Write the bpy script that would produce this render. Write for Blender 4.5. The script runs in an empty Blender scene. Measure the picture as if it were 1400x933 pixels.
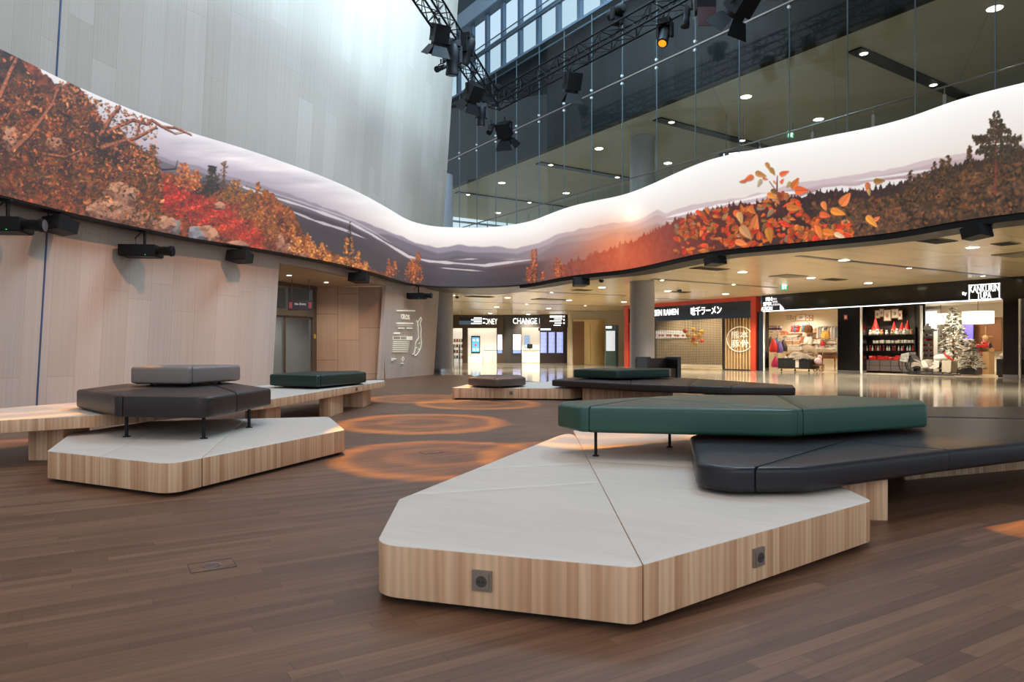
import bpy, bmesh, math, random
import numpy as np
from mathutils import Matrix, Vector
from mathutils.geometry import tessellate_polygon

random.seed(7)
SC = bpy.context.scene
COL = SC.collection
EYE, F, HOR = 1.1, 960.0, 478.0

# ---------------------------------------------------------------- camera
cd = bpy.data.cameras.new('camera')
cd.sensor_width = 36.0
cd.lens = 36.0 * F / 1400.0
cd.shift_y = (HOR - 466.5) / 1400.0
cd.clip_end = 300
cam = bpy.data.objects.new('camera', cd)
cam.location = (0, 0, EYE)
cam.rotation_euler = (math.pi / 2, 0, 0)
COL.objects.link(cam)
SC.camera = cam
vs = SC.view_settings
vs.view_transform = 'Standard'
vs.look = 'None'
vs.exposure = 0.0
vs.gamma = 1.0
vs.use_curve_mapping = False

# ---------------------------------------------------------------- world and big lights
world = bpy.data.worlds.new('sky')
SC.world = world
world.use_nodes = True
bg = world.node_tree.nodes['Background']
bg.inputs['Color'].default_value = (0.7, 0.86, 1.0, 1)
bg.inputs['Strength'].default_value = 1.05


def look(o, target):
    d = Vector(target) - Vector(o.location)
    o.rotation_euler = d.to_track_quat('-Z', 'Y').to_euler()


def area(name, loc, target, sx, sy, power, col):
    l = bpy.data.lights.new(name, 'AREA')
    l.shape = 'RECTANGLE'
    l.size, l.size_y = sx, sy
    l.energy = power
    l.color = col
    o = bpy.data.objects.new(name, l)
    o.location = loc
    look(o, target)
    COL.objects.link(o)
    return o


def spot(name, loc, target, power, col, angle, blend=0.5, radius=0.06):
    l = bpy.data.lights.new(name, 'SPOT')
    l.energy = power
    l.color = col
    l.spot_size = math.radians(angle)
    l.spot_blend = blend
    l.shadow_soft_size = radius
    o = bpy.data.objects.new(name, l)
    o.location = loc
    look(o, target)
    COL.objects.link(o)
    return o


area('overhead_fill', (-1.5, 5.0, 17.5), (-1.0, 8.0, 0), 11, 15, 1180, (1.0, 0.905, 0.865))  # unseen fill added under the roof, where no skylight is built
area('corner_wall_fill', (0.5, 21.0, 17.3), (-4.6, 25.0, 11.0), 5, 9, 3900, (0.52, 0.77, 1.0))  # unseen fill added inside the hall in place of daylight from the windows
area('upper_wall_fill', (7.5, 17.0, 17.2), (-9.0, 14.5, 11.5), 16, 2.5, 2300, (0.55, 0.79, 1.0))  # second added fill, inside along the glazing, cooling the upper left wall
for wx_, wy_, lx_, ly_ in ((-8.9, 12.5, 2.5, 9.0), (-8.2, 16.0, 2.5, 9.0), (-7.0, 19.6, 2.5, 9.0), (-4.6, 27.0, 3.0, 14.0)):
    spot('amber_wall_fill', (lx_, ly_, 10.3), (wx_, wy_, 1.2), 2300, (1.0, 0.48, 0.28), 27, 0.9, 0.25)  # warm spots added to tint the lower wall; no fixture hangs here
area('front_fill', (2.0, -7.0, 6.0), (0.5, 12.0, 1.0), 12, 5, 260, (1.0, 0.84, 0.72))  # soft fill added behind the camera, not a light of the entrance

# ---------------------------------------------------------------- helpers
def floor_pt(px, py, z=0.0):
    Y = F * (EYE - z) / (py - HOR)
    return ((px - 700) / F * Y, Y)


def z_at(py, Y):
    return EYE + (HOR - py) / F * Y


RT = {}


class MB:
    def __init__(self):
        self.v, self.f, self.mi, self.uv = [], [], [], []

    def add(self, verts, faces, mi=0, uvs=None, M=None):
        b = len(self.v)
        for p in verts:
            p = Vector(p)
            self.v.append(M @ p if M is not None else p)
        for k, fc in enumerate(faces):
            self.f.append([b + i for i in fc])
            self.mi.append(mi)
            self.uv.append(uvs[k] if uvs else None)

    def box(self, c, s, rz=0.0, mi=0, M=None):
        x, y, z = s[0] / 2, s[1] / 2, s[2] / 2
        vs_ = [(-x, -y, -z), (x, -y, -z), (x, y, -z), (-x, y, -z), (-x, -y, z), (x, -y, z), (x, y, z), (-x, y, z)]
        T = Matrix.Translation(c) @ Matrix.Rotation(rz, 4, 'Z')
        if M is not None:
            T = M @ T
        self.add(vs_, [(3, 2, 1, 0), (4, 5, 6, 7), (0, 1, 5, 4), (1, 2, 6, 5), (2, 3, 7, 6), (3, 0, 4, 7)], mi, None, T)
        return self

    def bx(self, x0, x1, y0, y1, z0, z1, mi=0):
        return self.box(((x0 + x1) / 2, (y0 + y1) / 2, (z0 + z1) / 2), (abs(x1 - x0), abs(y1 - y0), abs(z1 - z0)), 0, mi)

    def cyl(self, p0, p1, r0, r1=None, n=12, mi=0, M=None):
        r1 = r0 if r1 is None else r1
        p0, p1 = Vector(p0), Vector(p1)
        q = (p1 - p0).to_track_quat('Z', 'Y').to_matrix()
        vs_ = []
        for p, r in ((p0, r0), (p1, r1)):
            for k in range(n):
                a = 2 * math.pi * k / n
                vs_.append(p + q @ Vector((r * math.cos(a), r * math.sin(a), 0)))
        fs = [(k, (k + 1) % n, n + (k + 1) % n, n + k) for k in range(n)]
        fs.append(tuple(reversed(range(n))))
        fs.append(tuple(range(n, 2 * n)))
        self.add(vs_, fs, mi, None, M)
        return self

    def tube(self, pts, r, n=8, mi=0):
        pts = [Vector(p) for p in pts]
        vs_, fs = [], []
        for i, p in enumerate(pts):
            d = (pts[min(i + 1, len(pts) - 1)] - pts[max(i - 1, 0)]).normalized()
            up = Vector((0, 0, 1)) if abs(d.z) < 0.95 else Vector((1, 0, 0))
            a = d.cross(up).normalized()
            b = a.cross(d)
            rr = r[i] if isinstance(r, (list, tuple)) else r
            for k in range(n):
                t = 2 * math.pi * k / n
                vs_.append(p + a * rr * math.cos(t) + b * rr * math.sin(t))
        for i in range(len(pts) - 1):
            for k in range(n):
                k2 = (k + 1) % n
                fs.append((i * n + k, i * n + k2, (i + 1) * n + k2, (i + 1) * n + k))
        fs.append(tuple(reversed(range(n))))
        fs.append(tuple(range((len(pts) - 1) * n, len(pts) * n)))
        self.add(vs_, fs, mi)
        return self

    def lathe(self, prof, n=16, c=(0, 0, 0), mi=0, M=None):
        vs_, fs = [], []
        for r, z in prof:
            for k in range(n):
                a = 2 * math.pi * k / n
                vs_.append((c[0] + r * math.cos(a), c[1] + r * math.sin(a), c[2] + z))
        m = len(prof)
        for i in range(m - 1):
            for k in range(n):
                k2 = (k + 1) % n
                fs.append((i * n + k, i * n + k2, (i + 1) * n + k2, (i + 1) * n + k))
        fs.append(tuple(reversed(range(n))))
        fs.append(tuple(range((m - 1) * n, m * n)))
        self.add(vs_, fs, mi, None, M)
        return self

    def prism(self, poly, z0, z1, mi=0):
        n = len(poly)
        vs_ = [(p[0], p[1], z0) for p in poly] + [(p[0], p[1], z1) for p in poly]
        fs = [(k, (k + 1) % n, n + (k + 1) % n, n + k) for k in range(n)]
        for t in tessellate_polygon([[Vector((p[0], p[1], 0)) for p in poly]]):
            fs.append(tuple(t))
            fs.append(tuple(n + i for i in reversed(t)))
        self.add(vs_, fs, mi)
        return self

    def ball(self, c, r, n=10, mi=0, M=None):
        m = max(4, n // 2)
        if not isinstance(r, (list, tuple)):
            r = (r, r, r)
        vs_, fs = [], []
        for i in range(m + 1):
            t = math.pi * i / m
            for k in range(n):
                a = 2 * math.pi * k / n
                s = max(math.sin(t), 0.01)
                vs_.append((c[0] + r[0] * s * math.cos(a), c[1] + r[1] * s * math.sin(a), c[2] - r[2] * math.cos(t)))
        for i in range(m):
            for k in range(n):
                k2 = (k + 1) % n
                fs.append((i * n + k, i * n + k2, (i + 1) * n + k2, (i + 1) * n + k))
        fs.append(tuple(reversed(range(n))))
        fs.append(tuple(range(m * n, m * n + n)))
        self.add(vs_, fs, mi, None, M)
        return self

    def build(self, name, mats, parent=None, loc=None, rz=0.0, smooth=None, world=False):
        if not isinstance(mats, (list, tuple)):
            mats = [mats]
        me = bpy.data.meshes.new(name)
        vv = self.v
        if world and parent is not None:
            inv = RT[parent.name].inverted()
            vv = [inv @ p for p in vv]
        elif world and loc is not None:
            L = Vector(loc)
            vv = [p - L for p in vv]
        me.from_pydata([tuple(p) for p in vv], [], self.f)
        for m in mats:
            me.materials.append(m)
        if len(mats) > 1:
            me.polygons.foreach_set('material_index', self.mi)
        if any(u is not None for u in self.uv):
            ul = me.uv_layers.new(name='UVMap')
            for poly, u in zip(me.polygons, self.uv):
                if u is not None:
                    for li, c in zip(poly.loop_indices, u):
                        ul.data[li].uv = c
        bm = bmesh.new()
        bm.from_mesh(me)
        bmesh.ops.recalc_face_normals(bm, faces=bm.faces)
        bm.to_mesh(me)
        bm.free()
        if smooth is not None:
            me.polygons.foreach_set('use_smooth', [True] * len(me.polygons))
            me.set_sharp_from_angle(angle=math.radians(smooth))
        o = bpy.data.objects.new(name, me)
        COL.objects.link(o)
        if parent is not None:
            o.parent = parent
            RT[o.name] = RT[parent.name]
        else:
            o.location = loc or (0, 0, 0)
            o.rotation_euler = (0, 0, rz)
            RT[o.name] = Matrix.Translation(o.location) @ Matrix.Rotation(rz, 4, 'Z')
        return o


def thing(name, label, cat, loc=(0, 0, 0), rz=0.0, group=None):
    o = bpy.data.objects.new(name, None)
    o.empty_display_size = 0.1
    COL.objects.link(o)
    o.location = loc
    o.rotation_euler = (0, 0, rz)
    RT[o.name] = Matrix.Translation(loc) @ Matrix.Rotation(rz, 4, 'Z')
    return tag(o, label, cat, group)


def tag(o, label, cat, group=None):
    o['label'] = label
    o['category'] = cat
    if group:
        o['group'] = group
    return o


def struct(o):
    o['kind'] = 'structure'
    return o


def copy_thing(o, loc, rz=None, label=None, scale=None):
    c = o.copy()
    COL.objects.link(c)
    c.location = loc
    if rz is not None:
        c.rotation_euler = (0, 0, rz)
    if scale is not None:
        c.scale = (scale, scale, scale) if not isinstance(scale, tuple) else scale
    if label:
        c['label'] = label
    for ch in list(o.children):
        k = ch.copy()
        COL.objects.link(k)
        k.parent = c
        for g in list(ch.children):
            q = g.copy()
            COL.objects.link(q)
            q.parent = k
    return c


# ---------------------------------------------------------------- materials
def srgb(r, g, b):
    def c(v):
        v /= 255.0
        return v / 12.92 if v <= 0.04045 else ((v + 0.055) / 1.055) ** 2.4
    return (c(r), c(g), c(b), 1.0)


def mat(name, col, rough=0.5, metal=0.0, emit=None, es=1.0, spec=0.5, coat=0.0, bump=0.0, bscale=200.0, var=0.0, vscale=6.0):
    m = bpy.data.materials.new(name)
    m.use_nodes = True
    nt = m.node_tree
    p = nt.nodes['Principled BSDF']
    p.inputs['Base Color'].default_value = col
    p.inputs['Roughness'].default_value = rough
    p.inputs['Metallic'].default_value = metal
    p.inputs['Specular IOR Level'].default_value = spec
    p.inputs['Coat Weight'].default_value = coat
    if emit:
        p.inputs['Emission Color'].default_value = emit
        p.inputs['Emission Strength'].default_value = es
    tc = nt.nodes.new('ShaderNodeTexCoord')
    nz = nt.nodes.new('ShaderNodeTexNoise')
    nz.inputs['Scale'].default_value = vscale
    nz.inputs['Detail'].default_value = 3
    nt.links.new(tc.outputs['Object'], nz.inputs['Vector'])
    hs = nt.nodes.new('ShaderNodeHueSaturation')
    hs.inputs['Color'].default_value = col
    mr = nt.nodes.new('ShaderNodeMapRange')
    mr.inputs['From Min'].default_value = 0.3
    mr.inputs['From Max'].default_value = 0.7
    mr.inputs['To Min'].default_value = 1 - max(var, 0.02)
    mr.inputs['To Max'].default_value = 1 + max(var, 0.02)
    nt.links.new(nz.outputs['Fac'], mr.inputs['Value'])
    nt.links.new(mr.outputs['Result'], hs.inputs['Value'])
    nt.links.new(hs.outputs['Color'], p.inputs['Base Color'])
    if bump > 0:
        n2 = nt.nodes.new('ShaderNodeTexNoise')
        n2.inputs['Scale'].default_value = bscale
        n2.inputs['Detail'].default_value = 2
        nt.links.new(tc.outputs['Object'], n2.inputs['Vector'])
        b = nt.nodes.new('ShaderNodeBump')
        b.inputs['Strength'].default_value = bump
        b.inputs['Distance'].default_value = 0.002
        nt.links.new(n2.outputs['Fac'], b.inputs['Height'])
        nt.links.new(b.outputs['Normal'], p.inputs['Normal'])
    return m


def N(nt, t, **kw):
    n = nt.nodes.new('ShaderNode' + t)
    for k, v in kw.items():
        if k in n.inputs:
            n.inputs[k].default_value = v
        else:
            setattr(n, k, v)
    return n


def plank_mat(name, c1, c2, width, length, angle, rough, coord='Object', mortar=0.0015, mcol=(0.02, 0.012, 0.008, 1), grain=0.25, swap=False, offset=0.37, gstretch=(1.2, 26.0), spec=0.5):
    m = bpy.data.materials.new(name)
    m.use_nodes = True
    nt = m.node_tree
    p = nt.nodes['Principled BSDF']
    p.inputs['Specular IOR Level'].default_value = spec
    tc = N(nt, 'TexCoord')
    mp = N(nt, 'Mapping')
    mp.inputs['Rotation'].default_value = (0, 0, angle)
    nt.links.new(tc.outputs[coord], mp.inputs['Vector'])
    vec = mp.outputs['Vector']
    if swap:
        sp = N(nt, 'SeparateXYZ')
        cb = N(nt, 'CombineXYZ')
        nt.links.new(vec, sp.inputs[0])
        nt.links.new(sp.outputs['Y'], cb.inputs['X'])
        nt.links.new(sp.outputs['X'], cb.inputs['Y'])
        vec = cb.outputs[0]
    s2 = N(nt, 'SeparateXYZ')
    nt.links.new(vec, s2.inputs[0])
    dv = N(nt, 'Math', operation='DIVIDE')
    dv.inputs[1].default_value = width
    nt.links.new(s2.outputs['Y'], dv.inputs[0])
    fl_ = N(nt, 'Math', operation='FLOOR')
    nt.links.new(dv.outputs[0], fl_.inputs[0])
    rw = N(nt, 'TexWhiteNoise', noise_dimensions='1D')
    nt.links.new(fl_.outputs[0], rw.inputs['W'])
    ma = N(nt, 'Math', operation='MULTIPLY_ADD')
    ma.inputs[1].default_value = length * (1.0 if offset else 0.0)
    nt.links.new(rw.outputs['Value'], ma.inputs[0])
    nt.links.new(s2.outputs['X'], ma.inputs[2])
    cmb2 = N(nt, 'CombineXYZ')
    nt.links.new(ma.outputs[0], cmb2.inputs['X'])
    nt.links.new(s2.outputs['Y'], cmb2.inputs['Y'])
    vec = cmb2.outputs[0]
    offset = 0.0
    br = N(nt, 'TexBrick')
    br.offset = offset
    br.offset_frequency = 2
    br.squash = 1.0
    br.inputs['Color1'].default_value = c1
    br.inputs['Color2'].default_value = c2
    br.inputs['Mortar'].default_value = mcol
    br.inputs['Scale'].default_value = 1.0
    br.inputs['Mortar Size'].default_value = mortar
    br.inputs['Mortar Smooth'].default_value = 0.1
    br.inputs['Brick Width'].default_value = length
    br.inputs['Row Height'].default_value = width
    nt.links.new(vec, br.inputs['Vector'])
    m2 = N(nt, 'Mapping')
    m2.inputs['Scale'].default_value = (gstretch[0], gstretch[1], 1)
    nt.links.new(vec, m2.inputs['Vector'])
    nz = N(nt, 'TexNoise', Scale=1.0, Detail=5.0, Roughness=0.6)
    nt.links.new(m2.outputs['Vector'], nz.inputs['Vector'])
    mr = N(nt, 'MapRange')
    mr.inputs['From Min'].default_value = 0.3
    mr.inputs['From Max'].default_value = 0.7
    mr.inputs['To Min'].default_value = 1 - grain
    mr.inputs['To Max'].default_value = 1 + grain
    nt.links.new(nz.outputs['Fac'], mr.inputs['Value'])
    hs = N(nt, 'HueSaturation')
    nt.links.new(br.outputs['Color'], hs.inputs['Color'])
    nt.links.new(mr.outputs['Result'], hs.inputs['Value'])
    nt.links.new(hs.outputs['Color'], p.inputs['Base Color'])
    p.inputs['Roughness'].default_value = rough
    return m


def lamella_mat(name):
    m = bpy.data.materials.new(name)
    m.use_nodes = True
    nt = m.node_tree
    p = nt.nodes['Principled BSDF']
    p.inputs['Roughness'].default_value = 0.5
    tc = N(nt, 'TexCoord')
    sp = N(nt, 'SeparateXYZ')
    nt.links.new(tc.outputs['UV'], sp.inputs[0])
    mu = N(nt, 'Math', operation='MULTIPLY')
    mu.inputs[1].default_value = 1 / 0.048
    nt.links.new(sp.outputs['X'], mu.inputs[0])
    fl = N(nt, 'Math', operation='FLOOR')
    nt.links.new(mu.outputs[0], fl.inputs[0])
    wn = N(nt, 'TexWhiteNoise', noise_dimensions='1D')
    nt.links.new(fl.outputs[0], wn.inputs['W'])
    cr = N(nt, 'ValToRGB')
    cr.color_ramp.elements[0].position = 0.0
    cr.color_ramp.elements[0].color = srgb(196, 148, 112)
    cr.color_ramp.elements[1].position = 1.0
    cr.color_ramp.elements[1].color = srgb(226, 186, 150)
    e = cr.color_ramp.elements.new(0.5)
    e.color = srgb(212, 168, 131)
    nt.links.new(wn.outputs['Value'], cr.inputs['Fac'])
    # cathedral grain: rings distorted, offset per lamella
    cb = N(nt, 'CombineXYZ')
    m1 = N(nt, 'Math', operation='MULTIPLY_ADD')
    m1.inputs[1].default_value = 7.3
    nt.links.new(wn.outputs['Value'], m1.inputs[0])
    nt.links.new(sp.outputs['Y'], m1.inputs[2])
    nt.links.new(sp.outputs['X'], cb.inputs['X'])
    nt.links.new(m1.outputs[0], cb.inputs['Y'])
    mp = N(nt, 'Mapping')
    mp.inputs['Scale'].default_value = (7, 1.6, 1)
    nt.links.new(cb.outputs[0], mp.inputs['Vector'])
    wv = N(nt, 'TexWave')
    wv.wave_type = 'BANDS'
    wv.inputs['Scale'].default_value = 1.1
    wv.inputs['Distortion'].default_value = 5.0
    wv.inputs['Detail'].default_value = 2.0
    wv.inputs['Detail Scale'].default_value = 0.7
    nt.links.new(mp.outputs['Vector'], wv.inputs['Vector'])
    mr = N(nt, 'MapRange')
    mr.inputs['To Min'].default_value = 0.89
    mr.inputs['To Max'].default_value = 1.06
    nt.links.new(wv.outputs['Fac'], mr.inputs['Value'])
    hs = N(nt, 'HueSaturation')
    nt.links.new(cr.outputs['Color'], hs.inputs['Color'])
    nt.links.new(mr.outputs['Result'], hs.inputs['Value'])
    nt.links.new(hs.outputs['Color'], p.inputs['Base Color'])
    return m


def glass_mat(name, tint=(0.9, 0.95, 0.94, 1), rough=0.0, ior=1.5):
    m = bpy.data.materials.new(name)
    m.use_nodes = True
    nt = m.node_tree
    nt.nodes.remove(nt.nodes['Principled BSDF'])
    out = nt.nodes['Material Output']
    tr = N(nt, 'BsdfTransparent', Color=tint)
    gl = N(nt, 'BsdfGlossy', Roughness=rough)
    fr = N(nt, 'Fresnel', IOR=ior)
    mx = N(nt, 'MixShader')
    ge = N(nt, 'NewGeometry')
    iv = N(nt, 'Math', operation='SUBTRACT')
    iv.inputs[0].default_value = 1.0
    nt.links.new(ge.outputs['Backfacing'], iv.inputs[1])
    ml = N(nt, 'Math', operation='MULTIPLY')
    nt.links.new(fr.outputs[0], ml.inputs[0])
    nt.links.new(iv.outputs[0], ml.inputs[1])
    nt.links.new(ml.outputs[0], mx.inputs[0])
    nt.links.new(tr.outputs[0], mx.inputs[1])
    nt.links.new(gl.outputs[0], mx.inputs[2])
    nt.links.new(mx.outputs[0], out.inputs['Surface'])
    return m


def glow(name, col, s):
    return mat(name, col, 0.4, emit=col, es=s)


PA = math.atan2(0.514, 0.857)      # direction of the floor planks and ceiling slots
M_floor = plank_mat('oak_floor', srgb(121, 88, 67), srgb(94, 66, 50), 0.068, 1.25, -PA, 0.42, grain=0.2, gstretch=(1.8, 40), mortar=0.0008, spec=0.32)
M_wall = plank_mat('wood_wall_panels', srgb(192, 178, 165), srgb(182, 168, 154), 0.6, 3.4, 0, 0.55, 'UV', 0.004, srgb(168, 149, 134), 0.07, True, 0.41, (0.25, 30.0), spec=0.3)
M_wall2 = plank_mat('wood_recess_panels', srgb(190, 160, 135), srgb(168, 138, 118), 0.8, 1.7, 0, 0.55, 'UV', 0.006, srgb(110, 85, 70), 0.1, True, 0.43, (0.3, 18.0), spec=0.3)
M_lam = lamella_mat('pine_edge_lamellas')
M_top = plank_mat('birch_top', srgb(212, 200, 188), srgb(208, 195, 183), 1.4, 6.0, 0.5, 0.42, grain=0.05, mortar=0.0, gstretch=(1.5, 14))
M_dark = mat('shadow_base', srgb(25, 22, 20), 0.8)
M_lgreen = mat('green_leather', srgb(46, 78, 67), 0.33, spec=0.32, bump=0.12, bscale=320)
M_ldgreen = mat('dark_green_leather', srgb(28, 50, 44), 0.38, spec=0.32, bump=0.12, bscale=320)
M_lnavy = mat('black_blue_leather', srgb(36, 34, 38), 0.33, spec=0.32, bump=0.12, bscale=320)
M_lbrown = mat('dark_brown_leather', srgb(44, 36, 35), 0.38, spec=0.32, bump=0.12, bscale=320)
M_lblack = mat('charcoal_leather', srgb(40, 34, 33), 0.4, spec=0.32, bump=0.12, bscale=320)
M_lgrey = mat('grey_leather', srgb(128, 117, 112), 0.4, spec=0.32, bump=0.12, bscale=320)
M_ltaupe = mat('taupe_leather', srgb(92, 80, 74), 0.42, spec=0.32, bump=0.12, bscale=320)
M_seam = mat('seam_thread', srgb(20, 22, 22), 0.7)
M_blackm = mat('black_metal', srgb(18, 18, 19), 0.5, spec=0.25)
M_rig = mat('rig_black', srgb(14, 13, 15), 0.55, spec=0.2)
M_lens = mat('lens_glass', srgb(30, 36, 48), 0.08, spec=0.8)
M_lenslit = glow('lens_lit_orange', srgb(240, 150, 30), 1.2)
M_steel = mat('steel', srgb(170, 172, 174), 0.3, metal=1.0)
M_socket = mat('socket_bronze', srgb(140, 124, 112), 0.4, metal=0.3)
M_socketd = mat('socket_dark', srgb(70, 62, 58), 0.5)
M_polish = plank_mat('polished_stone', srgb(150, 142, 124), srgb(142, 134, 117), 0.9, 0.9, -PA, 0.09, mortar=0.003, mcol=srgb(90, 84, 74), grain=0.12, offset=0.0, gstretch=(3, 3))
M_ceil = plank_mat('ceiling_panels', srgb(226, 206, 166), srgb(220, 199, 159), 1.2, 3.6, -PA, 0.24, mortar=0.004, mcol=srgb(120, 105, 82), grain=0.03, offset=0.0, gstretch=(0.4, 3), spec=0.6)
M_ceilup = plank_mat('upper_ceiling_panels', srgb(170, 165, 145), srgb(164, 159, 140), 1.2, 3.6, -PA, 0.5, mortar=0.006, mcol=srgb(120, 115, 100), grain=0.03, offset=0.0, gstretch=(0.4, 3))
M_black = mat('black_panel', srgb(16, 16, 17), 0.35)
M_gloss = mat('black_gloss', srgb(14, 13, 14), 0.12, spec=0.6)
M_dwall = plank_mat('dark_upper_wall', srgb(34, 37, 40), srgb(30, 33, 36), 0.45, 5.0, 0, 0.5, 'UV', 0.004, srgb(24, 26, 28), 0.22, True, 0.0, (0.05, 9.0), spec=0.12)
M_column = mat('column_paint', srgb(150, 148, 152), 0.42)
M_beige = mat('beige_wall', srgb(205, 190, 160), 0.5)
M_roof = mat('roof_grey', srgb(90, 96, 104), 0.8)
M_frame = mat('window_frame_blue_grey', srgb(84, 98, 114), 0.5)
M_glass = glass_mat('clear_glass', (0.93, 0.955, 0.94, 1), 0.0, 1.3)
M_wglass = glass_mat('window_glass', (0.93, 0.97, 1.0, 1), 0.02)
M_rail = mat('rail_metal', srgb(140, 132, 128), 0.35, metal=0.8)
M_white = mat('white_paint', srgb(235, 232, 226), 0.5)
M_lamp = glow('downlight_glow', srgb(255, 246, 226), 7.0)
M_sign = glow('sign_white', srgb(255, 255, 255), 1.6)
M_red = mat('ramen_red', srgb(190, 62, 34), 0.35)
# ---------------------------------------------------------------- lettering (flat meshes made once)
def letters(body, size=1.0, align='CENTER', shear=0.0, bold=0.0, spacing=1.0, extrude=0.01):
    cu = bpy.data.curves.new('lettering', 'FONT')
    cu.body = body
    cu.size = size
    cu.align_x = align
    cu.align_y = 'CENTER'
    cu.shear = shear
    cu.offset = bold
    cu.extrude = extrude
    cu.space_character = spacing
    cu.resolution_u = 3
    ob = bpy.data.objects.new('lettering', cu)
    COL.objects.link(ob)
    dg = bpy.context.evaluated_depsgraph_get()
    me = bpy.data.meshes.new_from_object(ob.evaluated_get(dg))
    bpy.data.objects.remove(ob)
    bpy.data.curves.remove(cu)
    return me


def put_letters(name, me, m, parent, pos, rz=0.0, fit=None):
    """stands lettering up in the local XZ plane, facing -Y; fit=(width, height) scales it"""
    me = me.copy()
    me.name = name
    xs = [v.co.x for v in me.vertices]
    ys = [v.co.y for v in me.vertices]
    cx, cy = (min(xs) + max(xs)) / 2, (min(ys) + max(ys)) / 2
    sx = sy = 1.0
    if fit:
        sx = fit[0] / max(max(xs) - min(xs), 1e-4)
        sy = fit[1] / max(max(ys) - min(ys), 1e-4)
    T = Matrix.Translation(pos) @ Matrix.Rotation(rz, 4, 'Z') @ Matrix.Rotation(math.pi / 2, 4, 'X') @ Matrix.Diagonal((sx, sy, 1, 1)) @ Matrix.Translation((-cx, -cy, 0))
    me.transform(T)
    me.materials.clear()
    me.materials.append(m)
    o = bpy.data.objects.new(name, me)
    COL.objects.link(o)
    o.parent = parent
    RT[o.name] = RT[parent.name]
    return o


TX = {k: letters(k, bold=b) for k, b in (
    ('OLOS', 0.01), ('No Entry', 0), ('CHANGE MONEY', 0.0), ('MONEY', 0.0), ('SEN RAMEN', 0.02), ('AJI', 0.02), ('味千ラーメン', 0.02), ('熊本', 0.0), ('豚骨', 0.0),
    ('FIN', 0.03), ('SPIR', 0.03), ('ATION', 0.03), ('KANKURIN', 0.0), ('TUPA', 0.0), ('By', 0.02),
    ('oup', 0.0), ('Departures', 0.0), ('Luggage', 0.0), ('Gates', 0.0))}

# ---------------------------------------------------------------- the ribbon screen's line on plan
TOP = [(-60, 37), (-30, 50), (0, 63), (35, 81), (73, 100), (140, 130), (214, 160), (257, 178), (300, 191.5), (356, 210.5), (404, 228), (450, 245.5), (500, 267), (536, 287), (557, 299.5), (583, 306.5), (630, 311.3), (673, 310.8), (707, 307.3), (728, 302.5), (754, 291), (780, 281.5), (808, 274.5), (857, 264.3), (891, 252), (934, 233), (982, 216.5), (1055, 200), (1125, 187), (1200, 171.5), (1238, 160.5), (1301, 139.5), (1371, 120), (1400, 113.3), (1430, 107), (1460, 101)]
BOT = [(-60, 255), (-30, 262), (0, 268.6), (145, 303.5), (200, 315), (238, 322), (260, 326), (350, 339.5), (399, 348), (453, 358.5), (480, 365), (523, 377), (551, 385.5), (570, 389.5), (630, 392.2), (694, 390.4), (726, 387), (780, 378), (861, 368), (923, 354), (969, 344), (1000, 340.3), (1060, 335), (1140, 327), (1240, 315.5), (1308, 302.5), (1400, 290), (1460, 282)]


def interp(pts):
    x = np.array([p[0] for p in pts], float)
    y = np.array([p[1] for p in pts], float)
    d = np.diff(y) / np.diff(x)
    m = np.empty_like(y)
    m[0], m[-1] = d[0], d[-1]
    for i in range(1, len(y) - 1):
        h0, h1 = x[i] - x[i - 1], x[i + 1] - x[i]
        m[i] = (d[i - 1] * h1 + d[i] * h0) / (h0 + h1)

    def fn(q):
        q = np.asarray(q, float)
        i = np.clip(np.searchsorted(x, q) - 1, 0, len(x) - 2)
        h = x[i + 1] - x[i]
        t = (q - x[i]) / h
        tc_ = np.clip(t, 0, 1)
        r = (2 * tc_**3 - 3 * tc_**2 + 1) * y[i] + (tc_**3 - 2 * tc_**2 + tc_) * h * m[i] + (-2 * tc_**3 + 3 * tc_**2) * y[i + 1] + (tc_**3 - tc_**2) * h * m[i + 1]
        return r + np.where(t < 0, t * h * m[0], 0) + np.where(t > 1, (t - 1) * h * m[-1], 0)
    return fn


ftop, fbot = interp(TOP), interp(BOT)
ZB, ZT = 3.6, 5.96
PXS = np.arange(-60, 1461, 1.0)
SY = 0.5 * (2.5 * F / (HOR - fbot(PXS)) + (ZT - EYE) * F / (HOR - ftop(PXS)))
ker = np.ones(9) / 9
SYs = np.convolve(np.pad(SY, 4, 'edge'), ker, 'valid')
SYs[:8], SYs[-8:] = SY[:8], SY[-8:]
SX = (PXS - 700) / F * SYs
CUR = np.stack([SX, SYs], 1)


def resample(c, n):
    d = np.r_[0, np.cumsum(np.hypot(*np.diff(c, axis=0).T))]
    s = np.linspace(0, d[-1], n)
    return np.stack([np.interp(s, d, c[:, 0]), np.interp(s, d, c[:, 1])], 1)


def extend(c, a, b):
    h = c[0] - c[6]
    t = c[-1] - c[-7]
    pre = [c[0] + h / np.hypot(*h) * a * k for k in (1.0, 0.66, 0.33)] if a else []
    post = [c[-1] + t / np.hypot(*t) * b * k for k in (0.33, 0.66, 1.0)] if b else []
    return np.array(list(pre) + [p for p in c] + list(post))


def offs(c, d):
    """shift a plan curve away from the hall (to its outer side)"""
    t = np.gradient(c, axis=0)
    t /= np.hypot(t[:, 0], t[:, 1])[:, None]
    return c + np.stack([-t[:, 1], t[:, 0]], 1) * d


# ---------------------------------------------------------------- the picture shown on the screen
CX0, CY0, CW, CH, CS = -62.0, 40.0, 1526, 370, 2
YY, XX = np.mgrid[0:CH * CS, 0:CW * CS].astype(np.float32)
XX = XX / CS + CX0
YY = YY / CS + CY0
x1 = XX[0]
top1, bot1 = ftop(x1).astype(np.float32), fbot(x1).astype(np.float32)
TT = (YY - top1) / (bot1 - top1)
rng = np.random.default_rng(5)


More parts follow.
